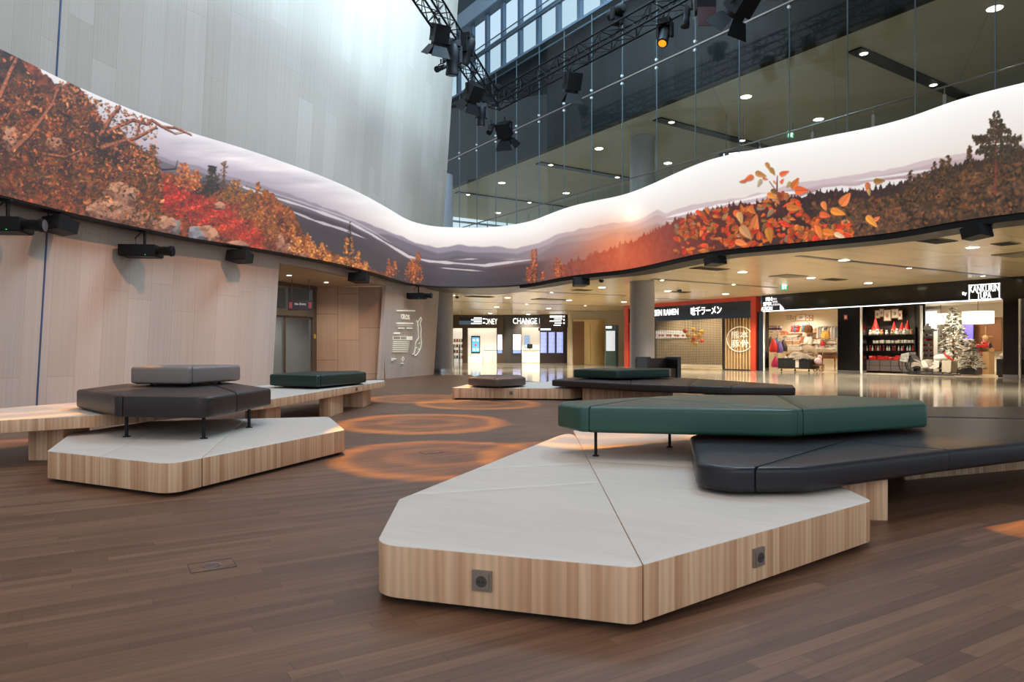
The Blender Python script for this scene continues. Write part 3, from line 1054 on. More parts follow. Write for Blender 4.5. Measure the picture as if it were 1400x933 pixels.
pb = nt.nodes['Principled BSDF']
pb.inputs['Base Color'].default_value = (0.01, 0.01, 0.01, 1)
pb.inputs['Roughness'].default_value = 0.6
nt.links.new(at_.outputs['Color'], pb.inputs['Emission Color'])
pb.inputs['Emission Strength'].default_value = 1.0
me.materials.append(M_led)
screen = thing('led_screen', 'long curved ribbon screen showing an autumn landscape, wrapped around the hall above the benches', 'screen', (0, 0, 0))
so = bpy.data.objects.new('display', me)
COL.objects.link(so)
so.parent = screen
RT[so.name] = RT[screen.name]


def ribbon_box(c, d0, d1, z0, z1, mb=None):
    mb = mb or MB()
    a, b = offs(c, d0), offs(c, d1)
    n = len(c)
    vs_ = []
    for i in range(n):
        vs_ += [(a[i, 0], a[i, 1], z0), (a[i, 0], a[i, 1], z1), (b[i, 0], b[i, 1], z1), (b[i, 0], b[i, 1], z0)]
    fs = []
    for i in range(n - 1):
        for k in range(4):
            k2 = (k + 1) % 4
            fs.append((4 * i + k, 4 * i + k2, 4 * i + 4 + k2, 4 * i + 4 + k))
    fs += [(3, 2, 1, 0), (4 * n - 4, 4 * n - 3, 4 * n - 2, 4 * n - 1)]
    mb.add(vs_, fs)
    return mb


CR = resample(CURX, 240)
ribbon_box(CR, 0.02, 0.24, ZB - 0.01, ZT - 0.02).build('housing', M_blackm, screen, smooth=40)
ribbon_box(CR[:132], 0.0, 0.3, ZB - 0.035, ZB - 0.012).build('lower_rim', M_blackm, screen, smooth=40)
ribbon_box(CR[128:], 0.03, 0.75, ZB - 0.13, ZB - 0.012).build('lower_rim', M_blackm, screen, smooth=40)
# ---------------------------------------------------------------- the setting
# frame of the shop front and of the upper glass front, both run the same way
DX, DY = 0.5547, -0.8321
NX, NY = 0.8321, 0.5547
FA = math.atan2(DY, DX)
F0 = (7.23, 44.2)
G0 = (-3.19, 36.0)


def FP(u, v=0.0, o=F0):
    return (o[0] + DX * u + NX * v, o[1] + DY * u + NY * v)


def u_of(px, v=0.0, o=F0):
    k = (px - 700) / F
    ox, oy = o[0] + NX * v, o[1] + NY * v
    return (k * oy - ox) / (DX - k * DY)


def shop_pt(px, py, v=0.0, o=F0):
    u = u_of(px, v, o)
    return u, z_at(py, FP(u, v, o)[1])


CEIL, UPZ, UPC, ROOF = 3.85, 5.88, 9.65, 18.4
# floors
inner = offs(CR, -1.0)
right = [tuple(p) for p in inner[::-1] if p[1] < 29 and p[0] > -1.2]
poly = [(-14, -9), (15, -9)] + right + [(-1.8, 30.4), (-14, 30.4)]
struct(MB().prism(poly, -0.05, 0.0).build('floor_1', M_floor))
struct(MB().bx(-26, 46, -9, 66, -0.12, -0.006).build('floor_2', M_polish))

# left wall: panelled, leaning a little into the hall
SCL = CUR[(PXS < 575)]
wc = offs(extend(SCL, 9.0, 0)[:, :], 0.78)
wc = np.array([p for p in wc if p[1] < 24.2])
endp = np.array([-3.42, 30.7])
kn = np.array([-4.98, 25.2])
wc = np.array(list(wc[wc[:, 1] < 22.8]) + [kn, endp])
wc = resample(wc, 150)
wd = np.r_[0, np.cumsum(np.hypot(*np.diff(wc, axis=0).T))]
wt = np.gradient(wc, axis=0)
wt /= np.hypot(wt[:, 0], wt[:, 1])[:, None]
win = np.stack([wt[:, 1], -wt[:, 0]], 1)   # towards the hall
LEAN = 0.07


def wall_xy(i, z):
    return wc[i] + win[i] * LEAN * z


def wall_index(px):
    return int(np.argmin(np.abs(wc[:, 0] / np.maximum(wc[:, 1], 0.5) * F + 700 - px + np.where(wc[:, 1] < 3, 5000, 0))))


iA, iB = wall_index(373), wall_index(519)
OPEN_Z = 3.42
lv = [0, 0.6, 1.2, 2.0, 2.8, OPEN_Z, 4.0, 5, 6, 7.5, 9, 10.5, 12, 14, 16, ROOF]
mb = MB()
vs_ = []
for i in range(len(wc)):
    for z in lv:
        p = wall_xy(i, z)
        vs_.append((p[0], p[1], z))
nl = len(lv)
fs, uvs = [], []
for i in range(len(wc) - 1):
    for k in range(nl - 1):
        if iA <= i < iB and lv[k + 1] <= OPEN_Z + 1e-6:
            continue
        fs.append((i * nl + k, (i + 1) * nl + k, (i + 1) * nl + k + 1, i * nl + k + 1))
        uvs.append([(wd[i], lv[k]), (wd[i + 1], lv[k]), (wd[i + 1], lv[k + 1]), (wd[i], lv[k + 1])])
mb.add(vs_, fs, 0, uvs)
# returned end of the wall
wl_ = mb.build('wall_left', M_wall)
sm = wl_.modifiers.new('thick', 'SOLIDIFY')
sm.thickness = 0.12
sm.offset = 1.0 if True else -1.0
struct(wl_)
# tall blue joint in the panelling
for nm, px in (('trim_1', 46),):
    i = wall_index(px)
    mb = MB()
    a, b = wall_xy(i, 0), wall_xy(i, ROOF)
    t = wt[i] * 0.016
    o_ = win[i] * 0.012
    mb.add([(a[0] - t[0] + o_[0], a[1] - t[1] + o_[1], 0), (a[0] + t[0] + o_[0], a[1] + t[1] + o_[1], 0), (b[0] + t[0] + o_[0], b[1] + t[1] + o_[1], ROOF), (b[0] - t[0] + o_[0], b[1] - t[1] + o_[1], ROOF),
            (a[0] - t[0] - o_[0], a[1] - t[1] - o_[1], 0), (a[0] + t[0] - o_[0], a[1] + t[1] - o_[1], 0), (b[0] + t[0] - o_[0], b[1] + t[1] - o_[1], ROOF), (b[0] - t[0] - o_[0], b[1] - t[1] - o_[1], ROOF)],
           [(0, 1, 2, 3), (7, 6, 5, 4), (0, 4, 5, 1), (1, 5, 6, 2), (2, 6, 7, 3), (3, 7, 4, 0)])
    struct(mb.build(nm, mat('joint_blue', srgb(58, 84, 120), 0.4)))

# recess behind the opening: end wall, soffit, door wall
pA0, pB0 = wall_xy(iA, 0), wall_xy(iB, 0)
pAz, pBz = wall_xy(iA, OPEN_Z), wall_xy(iB, OPEN_Z)
kd = (432 - 700) / F
ey = pB0[1] + 0.25
E1 = (kd * ey, ey)                        # inner corner where end wall meets the door wall
ddir = np.array([0.33, 0.944])            # door wall runs parallel to the hall wall
L_ = 3.6
D1 = (E1[0] - ddir[0] * L_, E1[1] - ddir[1] * L_)


def quad_wall(p, q, z0, z1, th, name, m, side=1):
    p, q = Vector((p[0], p[1], 0)), Vector((q[0], q[1], 0))
    d = (q - p)
    L = d.length
    d.normalize()
    n = Vector((-d.y, d.x, 0)) * th * side
    mb = MB()
    P = [p, q, q + n, p + n]
    vs_ = [(a.x, a.y, z0) for a in P] + [(a.x, a.y, z1) for a in P]
    uv = [(0, z0), (L, z0), (L, z1), (0, z1)]
    mb.add(vs_, [(0, 1, 5, 4), (2, 3, 7, 6), (1, 2, 6, 5), (3, 0, 4, 7), (3, 2, 1, 0), (4, 5, 6, 7)], 0, [uv, uv, [(0, 0)] * 4, [(0, 0)] * 4, [(0, 0)] * 4, [(0, 0)] * 4])
    return struct(mb.build(name, m))


quad_wall(E1, (pB0[0] + 0.12, pB0[1] + 0.22), 0, OPEN_Z, 0.2, 'wall_recess_end', M_wall2)
M_soff = mat('recess_soffit_paint', srgb(196, 176, 138), 0.4)
sof = [(pAz[0] - 0.02, pAz[1]), (pBz[0], pBz[1]), (E1[0], E1[1] + 0.1), (E1[0] - 0.3, E1[1] + 0.1), (D1[0] - 0.6, D1[1] - 0.4), (pAz[0] - 0.9, pAz[1] - 0.4)]
struct(MB().prism(sof, OPEN_Z, OPEN_Z + 0.2).build('ceiling_recess', M_soff))
# near side of the recess and the piece of wall left of the door frame
quad_wall((pA0[0] - 0.13, pA0[1] - 0.02), (D1[0] - 0.05, D1[1] - 0.05), 0, OPEN_Z, 0.15, 'wall_recess_side', M_wall2, -1)

# glazed sliding door in the recess: local x runs from D1 to E1
dang = math.atan2(ddir[1], ddir[0])
M_alu = mat('door_aluminium', srgb(120, 112, 104), 0.35, metal=0.6)
M_aludk = mat('door_aluminium_dark', srgb(52, 50, 50), 0.4, metal=0.4)
dr = thing('door_1', 'glazed automatic sliding door with transom lights in the recess of the panelled wall', 'door', (D1[0], D1[1], 0), dang)
del dr['label'], dr['category']
struct(dr)
fr = MB()
for x in (0.04, L_ - 0.3):
    fr.bx(x, x + 0.09, -0.06, 0.06, 0, 3.38)
fr.bx(0, L_, -0.06, 0.06, 3.28, 3.42)
fr.bx(0, L_ - 0.3, -0.12, 0.06, 2.28, 2.5)
fr.bx(1.9, 1.96, -0.05, 0.05, 2.5, 3.3)
fr.bx(L_ - 0.21, L_, -0.03, 0.05, 0, 3.38)
fr.build('door_frame', M_alu, dr)
lf = MB()
for x0, x1_ in ((0.13, 1.72), (1.75, L_ - 0.32)):
    for x in (x0, x1_ - 0.06):
        lf.bx(x, x + 0.06, -0.03, 0.03, 0.02, 2.26)
    lf.bx(x0, x1_, -0.03, 0.03, 0.02, 0.1)
    lf.bx(x0, x1_, -0.03, 0.03, 2.19, 2.26)
lf.build('sliding_leaf', M_alu, dr)
MB().bx(0.13, L_ - 0.3, -0.006, 0.006, 0.05, 2.24).bx(0.13, L_ - 0.3, -0.006, 0.006, 2.5, 3.28).build('pane', M_wglass, dr)
MB().bx(L_ - 0.19, L_ - 0.07, -0.045, -0.03, 1.5, 1.66).build('push_button', mat('yellow_button', srgb(220, 180, 40), 0.4), dr)
# space beyond the door
T_ = Matrix.Translation((D1[0], D1[1], 0)) @ Matrix.Rotation(dang, 4, 'Z')


def dpt(x, y, z=0):
    p = T_ @ Vector((x, y, z))
    return (p.x, p.y, p.z)


M_hallw = mat('hall_beyond_wall', srgb(120, 118, 112), 0.6)
struct(MB().bx(-3, L_ + 6, 9, 9.2, 0, 3.6).build('wall_beyond_door', M_hallw, None, (D1[0], D1[1], 0), dang))
struct(MB().bx(-3, L_ + 6, 0.2, 9.2, 3.42, 3.6).build('ceiling_beyond_door', M_ceil, None, (D1[0], D1[1], 0), dang))
struct(MB().bx(L_ + 3.2, L_ + 3.4, 0.2, 9.2, 0, 3.6).build('wall_beyond_door_end', M_hallw, None, (D1[0], D1[1], 0), dang))
struct(MB().bx(L_ + 0.25, L_ + 0.4, 0.1, 3.0, 0, 3.42).build('wall_beyond_door_side', M_hallw, None, (D1[0], D1[1], 0), dang))
bw = thing('barrier', 'belt barrier with blue tape between thin posts behind the glazed door', 'barrier', dpt(1.0, 3.0), dang)
for x in (0, 1.1, 2.2):
    MB().cyl((x, 0, 0), (x, 0, 1.0), 0.03).lathe([(0.17, 0), (0.17, 0.02), (0.04, 0.04)], 16, (x, 0, 0)).build('post', M_steel, bw, smooth=40)
MB().bx(0, 2.2, -0.004, 0.004, 0.88, 0.95).build('belt', glow('belt_blue', srgb(70, 140, 210), 0.5), bw)
for i, (x, y) in enumerate(((0.6, 2.2), (1.6, 4.4), (3.2, 2.4), (2.4, 6.4), (5.0, 4.4))):
    t = thing('downlight', 'round ceiling light in the space seen through the glazed door', 'light', dpt(x, y, 3.42), 0, 'ceiling lights beyond the glazed door')
    MB().lathe([(0.16, -0.015), (0.16, 0.0)], 16).build('rim', M_white, t)
    MB().lathe([(0.13, -0.022), (0.13, -0.015)], 16).build('lens', M_lamp, t)
spot('door_hall_spot', dpt(2.5, 4.0, 3.3), dpt(2.5, 4.0, 0), 700, (1, 0.93, 0.82), 150)
x_, y_ = (pA0[0] + pB0[0] + D1[0] + E1[0]) / 4, (pA0[1] + pB0[1] + D1[1] + E1[1]) / 4
for dx_, dy_ in ((-0.2, -1.4), (0.35, 0.9)):
    t = thing('downlight', 'small recessed downlight in the soffit of the wall recess', 'light', (x_ + dx_, y_ + dy_, OPEN_Z), 0, 'downlights of the wall recess')
    MB().lathe([(0.1, -0.012), (0.1, 0.0)], 16).build('rim', M_white, t)
    MB().lathe([(0.07, -0.018), (0.07, -0.012)], 16).build('lens', M_lamp, t)
    spot('recess_spot', (x_ + dx_, y_ + dy_, OPEN_Z - 0.05), (x_ + dx_, y_ + dy_, 0), 130, (1.0, 0.88, 0.72), 150, 0.6, 0.08)
# hanging sign in front of the door
hx, hy = floor_pt(411, 478 + F * EYE / 23.2)
M_navy = mat('sign_navy', srgb(32, 30, 48), 0.4)
sg = thing('hanging_sign', 'dark blue No Entry sign hung on two rods before the glazed door', 'sign', (hx, hy, OPEN_Z), 0.1)
MB().bx(-0.4, 0.4, -0.03, 0.03, -1.03, -0.7).build('sign_board', M_navy, sg)
for x in (-0.28, 0.28):
    MB().cyl((x, 0, -0.7), (x, 0, 0), 0.012).build('rod', M_alu, sg)
put_letters('lettering', TX['No Entry'], glow('sign_dim_white', srgb(190, 190, 200), 0.4), sg, (0, -0.035, -0.83), 0, (0.36, 0.09))
for x in (-0.31, 0.31):
    MB().box((x, -0.034, -0.86), (0.1, 0.006, 0.2)).build('pictogram', mat('sign_maroon', srgb(130, 52, 66), 0.4, emit=srgb(130, 52, 66), es=0.3), sg)

# ---- concourse
outer = offs(CR, 0.3)
pl = [tuple(p) for p in outer[::-1] if p[0] > -1.0]
cpoly = pl + [(-1.6, 30.5), (-3.5, 31.5), (-14, 31.5), (-14, 64), (46, 64), (46, -6)]
struct(MB().prism(cpoly, CEIL, CEIL + 0.12).build('ceiling_concourse', M_ceil))
bmp = offs(CR, 0.3)
far_ = offs(CR, 0.95)
so_in = [tuple(p) for p in bmp if p[0] > -3.6 and p[1] > 2]
so_out = [(p[0] + 0.0, p[1] + 3.6 * math.exp(-((p[0] + 1.2) / 2.6) ** 2)) for p in far_ if p[0] > -3.6 and p[1] > 2]
struct(MB().prism(so_in + so_out[::-1], ZB + 0.02, CEIL - 0.004).build('ceiling_soffit_black', M_black))
struct(MB().bx(-16, 12, 60.0, 60.3, 0, CEIL).build('wall_back', M_beige))
struct(MB().bx(4.15, 9.0, 50.5, 50.8, 0, CEIL).build('wall_lift_lobby', M_beige))


def slot_trims(pts, z, w, base, m):
    for i, (a, b) in enumerate(pts):
        p, q = floor_pt(*a, z), floor_pt(*b, z)
        ang = PA
        L = math.hypot(q[0] - p[0], q[1] - p[1]) * (1 if q[0] > p[0] else -1)
        c = ((p[0] + q[0]) / 2, (p[1] + q[1]) / 2, z - 0.002)
        struct(MB().box((0, 0, 0), (abs(L), w, 0.012)).build('trim_%d' % (base + i), m, None, c, math.atan2(q[1] - p[1], q[0] - p[0])))


slot_trims([((1091, 350), (1460, 388)), ((890, 381.5), (1062, 393.6)), ((703, 398), (855, 404.3)), ((617, 412), (852, 419.6)), ((893, 408), (975, 411.5)), ((640, 423), (852, 426.5))], CEIL, 0.22, 10, M_black)


def downlight_at(px, py, z, label, group, r=0.13, power=0, glowm=None, cone=130, col=(1.0, 0.92, 0.8)):
    x, y = floor_pt(px, py, z)
    t = thing('downlight', label, 'light', (x, y, z), 0, group)
    MB().lathe([(r + 0.03, -0.012), (r + 0.03, 0.0)], 16).build('rim', M_white, t)
    MB().lathe([(r, -0.02), (r, -0.012)], 16).build('lens', glowm or M_lamp, t)
    if power:
        spot('downlight_beam', (x, y, z - 0.06), (x, y, 0), power, col, cone, 0.6, 0.1)


for px, py in ((1330, 338), (1154, 355.5), (1015, 372), (1109, 380), (1187, 387), (992, 402), (913, 398), (823, 393), (853, 413), (694, 407), (778, 410.5), (679, 420), (670, 428.5), (722, 430), (750, 422), (624, 404), (830, 433), (844, 436)):
    downlight_at(px, py, CEIL, 'round recessed downlight in the beige concourse ceiling', 'downlights of the concourse ceiling', 0.15, 1550)
for px, py in ((1243, 366.5), (1344, 377), (754, 400), (905, 383), (1003, 389), (720, 416), (800, 418)):
    downlight_at(px, py, CEIL - 0.012, 'small spotlight set into a black slot of the concourse ceiling', 'spotlights in the black slots below', 0.07)
# ceiling hatches, grilles, cameras
M_grille = mat('grille_grey', srgb(128, 116, 96), 0.5)
for px, py, w, d, nm, lb in ((1280, 329, 0.9, 0.5, 'ceiling_grille', 'dark perforated air grille in the concourse ceiling beside the pine end of the screen'),
                             (1375, 333, 0.5, 0.4, 'ceiling_grille', 'small dark air grille in the concourse ceiling above the boxed shop sign'),
                             (1078, 377.5, 1.1, 0.8, 'ceiling_hatch', 'brown square hatch in the concourse ceiling above the green exit sign'),
                             (1140, 382, 0.9, 0.5, 'ceiling_grille', 'thin grille in the concourse ceiling after the square hatch'),
                             (970, 367, 1.3, 0.5, 'ceiling_grille', 'long grille in the concourse ceiling near the hanging loudspeaker'),
                             (1395, 348, 1.2, 0.9, 'ceiling_hatch', 'wide hatch panel in the concourse ceiling at the far end of the black slot'),
                             (656, 405.5, 1.4, 0.6, 'ceiling_grille', 'grille in the concourse ceiling close to the bare column'),
                             (751, 409.5, 1.8, 0.8, 'ceiling_hatch', 'brown hatch in the concourse ceiling before the money exchange'),
                             (795, 396.5, 0.8, 0.5, 'ceiling_grille', 'short grille in the concourse ceiling before the round column'),
                             (930, 399, 0.9, 0.4, 'ceiling_grille', 'slim grille in the concourse ceiling over the ramen sign')):
    x, y = floor_pt(px, py, CEIL)
    t = thing(nm, lb, 'ceiling panel', (x, y, CEIL), -PA * 0 + PA)
    MB().bx(-w / 2 - .03, w / 2 + .03, -d / 2 - .03, d / 2 + .03, -0.02, 0).build('surround', M_grille, t)
    g_ = MB()
    for k in range(6):
        yy = -d / 2 + d * (k + 0.5) / 6
        g_.bx(-w / 2, w / 2, yy - d / 16, yy + d / 16, -0.03, -0.02)
    g_.build('louvre', M_dark if 'grille' in nm else M_grille, t)
for px, py, lb in ((625, 406.5, 'black dome camera under the concourse ceiling beside the bare column'), (929, 397.5, 'black dome camera under the concourse ceiling above the ramen shop'), (822, 384, 'black dome camera under the concourse ceiling by the round column')):
    x, y = floor_pt(px, py, CEIL - 0.1)
    t = thing('dome_camera', lb, 'camera', (x, y, CEIL))
    MB().lathe([(0.12, -0.06), (0.12, 0)], 14).build('mount', M_white, t)
    MB().ball((0, 0, -0.08), 0.1, 12).build('dome', M_gloss, t, smooth=60)

# columns
for nm, px, Y, r, lb in (('round_column', 878, 28.4, 0.49, 'thick grey round column beside the ramen shop rising through the glazed storey'), ('bare_column', 604, 34.5, 0.55, 'grey round column standing just behind the end of the panelled wall')):
    x = (px - 700) / F * Y
    t = thing(nm, lb, 'column', (x, Y, 0))
    MB().lathe([(r, 0.0), (r, UPC)], 40).build('shaft', M_column, t, smooth=40)
    MB().lathe([(r + 0.012, 0), (r + 0.012, 0.16)], 40).build('skirting', M_steel, t, smooth=40)

# ---- upper storey behind the glass
def gbox(name, u0, u1, v0, v1, z0, z1, m, uv=False):
    if uv:
        a, b = FP(u0, v0, G0), FP(u1, v0, G0)
        return quad_wall(a, b, z0, z1, v1 - v0, name, m)
    return struct(MB().bx(u0, u1, v0, v1, z0, z1).build(name, m, None, (G0[0], G0[1], 0), FA))


U0, U1 = -8.0, 42.0
gbox('floor_upper', U0, U1, 0.35, 34, CEIL + 0.14, UPZ, mat('upper_floor', srgb(165, 158, 140), 0.5))
gbox('ceiling_upper', U0, U1, 0.75, 34, UPC, UPC + 0.25, M_ceilup)
gbox('wall_upper_back', U0, U1, 34, 34.3, UPZ, UPC, mat('upper_back_wall', srgb(150, 140, 115), 0.6))
gbox('wall_dark', U0, U1, 0.5, 0.8, UPC - 0.02, 13.95, M_dwall, True)
gbox('wall_top', U0, U1, 0.5, 0.8, 17.5, ROOF + 0.3, mat('wall_top_paint', srgb(150, 165, 178), 0.6))
r0, r1 = FP(-9, 0.5, G0), FP(50, 0.5, G0)
struct(MB().prism([(-16, -10), (r1[0], -10), r1, r0, (-16, r0[1])], ROOF, ROOF + 0.3).build('ceiling_hall', M_roof))
for i, (a, b) in enumerate((((1168, 67), (1420, 176)), ((898, 162), (1090, 212.5)), ((736, 222.5), (900, 251)), ((624, 263), (790, 286)), ((614, 301.5), (700, 311)))):
    p, q = floor_pt(*a, UPC), floor_pt(*b, UPC)
    L = math.hypot(q[0] - p[0], q[1] - p[1])
    struct(MB().box((0, 0, 0), (L, 0.42, 0.05)).build('trim_%d' % (20 + i), M_black, None, ((p[0] + q[0]) / 2, (p[1] + q[1]) / 2, UPC - 0.02), math.atan2(q[1] - p[1], q[0] - p[0])))
M_lampU = glow('upper_downlight_glow', srgb(255, 244, 224), 9.0)
for px, py in ((1360, 11), (1020, 132), (1119, 163), (819, 203), (686, 250), (774, 264), (913, 223), (681, 291)):
    downlight_at(px, py, UPC, 'round recessed downlight in the upper ceiling behind the tall glazing', 'downlights of the upper ceiling', 0.17, 330, M_lampU, 130, (1.0, 0.96, 0.92))
for px, py in ((753, 225.5), (844, 242.5), (1181, 73), (1276, 116), (918, 167), (1015, 192), (640, 266), (724, 277)):
    downlight_at(px, py, UPC - 0.045, 'small spotlight set into a black slot of the upper ceiling', 'spotlights in the upper black slots', 0.1, 0, M_lampU)

# glazing of the upper storey
gw = thing('window_1', 'x', 'x', (G0[0], G0[1], 0), FA)
del gw['label'], gw['category']
struct(gw)
uj = [4.41 + 1.7 * k for k in range(-5, 18)]
for a, b in zip(uj[:-1], uj[1:]):
    MB().bx(a + 0.006, b - 0.006, -0.008, 0.008, UPZ, 10.78).build('glass_pane', M_glass, gw)
    MB().bx(a + 0.006, b - 0.006, -0.008, 0.008, 10.82, 13.95).build('upper_pane', M_glass, gw)
g_ = MB()
g_.bx(uj[0], uj[-1], -0.03, 0.03, 10.775, 10.825)
g_.build('glazing_rail', M_rail, gw)
g_ = MB()
g3 = MB()
for u in uj:
    for z in (10.66, 10.94):
        g_.cyl((u, -0.05, z), (u, 0.02, z), 0.045, n=8)
    g3.bx(u - 0.011, u + 0.011, -0.012, 0.02, UPZ, 13.95)
g_.build('point_fixing', mat('fixing_pale', srgb(215, 215, 215), 0.3, metal=0.2), gw)
g3.build('joint', mat('joint_seal', srgb(86, 98, 104), 0.5), gw)
# clerestory windows
cw = thing('window_2', 'x', 'x', (G0[0], G0[1], 0), FA)
del cw['label'], cw['category']
struct(cw)
um = [4.04 + 1.42 * k for k in range(-6, 20)]
g_ = MB()
for u in um:
    g_.bx(u - 0.11, u + 0.11, 0.57, 0.75, 13.95, 17.5)
g_.build('mullion', M_frame, cw)
MB().bx(um[0], um[-1], 0.45, 0.8, 13.9, 14.06).bx(um[0], um[-1], 0.4, 0.8, 17.36, 17.5).bx(um[0], um[-1], 0.5, 0.62, 15.55, 15.68).build('window_frame', M_frame, cw)
MB().bx(um[0], um[-1], 0.64, 0.66, 14.0, 17.45).build('pane', M_wglass, cw)
# thin rails and glass screen in front of the windows
rl = thing('glass_balustrade', 'glass parapet with two thin rails along the foot of the high windows', 'railing', (G0[0], G0[1], 13.95), FA)
for a, b in zip(uj[:-1], uj[1:]):
    MB().bx(a + 0.01, b - 0.01, -0.006, 0.006, 0.0, 1.55).build('glass_panel', M_glass, rl)
MB().bx(uj[0], uj[-1], -0.03, 0.02, 1.3, 1.35).bx(uj[0], uj[-1], -0.03, 0.02, 1.55, 1.58).bx(uj[0], uj[-1], -0.05, 0.3, -0.1, 0.0).build('rail', M_frame, rl)
# handrail of the upper floor just behind the glass
hr = thing('handrail', 'metal handrail on short posts behind the tall glazing above the screen', 'railing', (G0[0], G0[1], UPZ), FA)
MB().cyl((uj[0], 0.26, 1.38), (uj[-1], 0.26, 1.38), 0.028, n=8).build('rail', M_rail, hr, smooth=40)
for u in uj:
    MB().bx(u + 0.5, u + 0.58, 0.25, 0.27, 0, 1.2).cyl((u + 0.54, 0.26, 1.15), (u + 0.54, 0.26, 1.38), 0.012, n=6).build('post', M_rail, hr)
MB().bx(uj[0], uj[-1], 0.28, 0.292, 0.1, 1.25).build('glass_panel', M_glass, hr)
# ---------------------------------------------------------------- benches
def clip(poly, a, b, keep_left):
    """cut a polygon of (x, y, r, seam) by the line a-b; seam marks the edge that starts there"""
    ax, ay = a
    dx, dy = b[0] - ax, b[1] - ay
    sg_ = 1 if keep_left else -1
    s = [sg_ * (dx * (p[1] - ay) - dy * (p[0] - ax)) for p in poly]
    out = []
    n = len(poly)
    for i in range(n):
        j = (i + 1) % n
        f_ = poly[i][3] if len(poly[i]) > 3 else False
        if s[i] >= -1e-6:
            out.append((poly[i][0], poly[i][1], poly[i][2], True if (abs(s[i]) < 1e-6 and s[j] < 0) else f_))
        if (s[i] > 1e-6 and s[j] < -1e-6) or (s[i] < -1e-6 and s[j] > 1e-6):
            t = s[i] / (s[i] - s[j])
            out.append((poly[i][0] + t * (poly[j][0] - poly[i][0]), poly[i][1] + t * (poly[j][1] - poly[i][1]), 0.008, True if s[i] > 0 else f_))
    return out


def parea(p):
    return 0.5 * sum(p[i][0] * p[(i + 1) % len(p)][1] - p[(i + 1) % len(p)][0] * p[i][1] for i in range(len(p)))


def rounded(poly, d, seg=7, gap=0.0, dmax=0.006):
    """inset a ccw polygon by d (seam edges only a little), then round every corner"""
    n = len(poly)
    P = []
    for i in range(n):
        p0, p1, p2 = (Vector(poly[(i + k) % n][:2]) for k in (-1, 0, 1))
        e0, e1 = (p1 - p0).normalized(), (p2 - p1).normalized()
        n0, n1 = Vector((-e0.y, e0.x)), Vector((-e1.y, e1.x))
        q0, q1 = poly[i - 1], poly[i]
        d0 = min(d, dmax) if len(q0) > 3 and q0[3] else d
        d1 = min(d, dmax) if len(q1) > 3 and q1[3] else d
        d0, d1 = d0 + gap, d1 + gap
        det = n0.x * n1.y - n0.y * n1.x
        if abs(det) < 0.05:
            P.append(p1 + n1 * max(d0, d1))
        else:
            P.append(p1 + Vector(((d0 * n1.y - d1 * n0.y) / det, (n0.x * d1 - n1.x * d0) / det)))
    out = []
    for i in range(n):
        p0, p1, p2 = P[i - 1], P[i], P[(i + 1) % n]
        r = max(poly[i][2] - d, 0.003)
        a, c = (p0 - p1), (p2 - p1)
        la, lc = a.length, c.length
        a.normalize()
        c.normalize()
        ang = math.acos(max(-1, min(1, a.dot(c))))
        t = r / max(math.tan(ang / 2), 0.05)
        t = min(t, la * 0.48, lc * 0.48)
        q0, q2 = p1 + a * t, p1 + c * t
        for k in range(seg):
            w = k / (seg - 1)
            # quadratic through the corner, close to an arc
            s = (1 - w) ** 2 * q0 + 2 * w * (1 - w) * (q0.lerp(q2, 0.5).lerp(p1, 0.86)) + w * w * q2
            out.append(s)
    return out


def slab(poly, z0, z1, rt, rb, crown=0.0, gap=0.0025):
    mb = MB()
    if parea(poly) < 0:
        poly = poly[::-1]
    rings = []
    prof = []
    K = 4
    for k in range(K + 1):
        a = math.pi / 2 * k / K
        prof.append((rb * (1 - math.sin(a)), z0 + rb * (1 - math.cos(a))))
    for k in range(K + 1):
        a = math.pi / 2 * k / K
        prof.append((rt * (1 - math.cos(a)), z1 - rt * (1 - math.sin(a))))
    for d, z in prof:
        rings.append([(p.x, p.y, z) for p in rounded(poly, d, 7, gap)])
    n = len(rings[0])
    per = [0.0]
    for i in range(n):
        a, b = rings[K][i], rings[K][(i + 1) % n]
        per.append(per[-1] + math.hypot(b[0] - a[0], b[1] - a[1]))
    vs_, fs, uvs, mi = [], [], [], []
    for r in rings:
        vs_ += r
    for j in range(len(rings) - 1):
        for i in range(n):
            i2 = (i + 1) % n
            fs.append((j * n + i, j * n + i2, (j + 1) * n + i2, (j + 1) * n + i))
            za, zb = rings[j][0][2], rings[j + 1][0][2]
            uvs.append([(per[i], za), (per[i + 1], za), (per[i + 1], zb), (per[i], zb)])
    mb.add(vs_, fs, 1, uvs)
    for k in range((len(rings) - 1 - 3) * n, (len(rings) - 1) * n):
        mb.mi[k] = 0
    top = len(rings) - 1
    cx = sum(p[0] for p in rings[top]) / n
    cy = sum(p[1] for p in rings[top]) / n
    inner_ = [(cx + (p[0] - cx) * 0.8, cy + (p[1] - cy) * 0.8, z1 + crown) for p in rings[top]]
    b = len(mb.v)
    mb.add(inner_, [], 0)
    o = top * n
    for i in range(n):
        i2 = (i + 1) % n
        mb.f.append([o + i, o + i2, b + i2, b + i])
        mb.mi.append(0)
        mb.uv.append(None)
    mb.f.append([b + i for i in range(n)])
    mb.mi.append(0)
    mb.uv.append(None)
    mb.f.append(list(reversed(range(n))))
    mb.mi.append(1)
    mb.uv.append(None)
    return mb


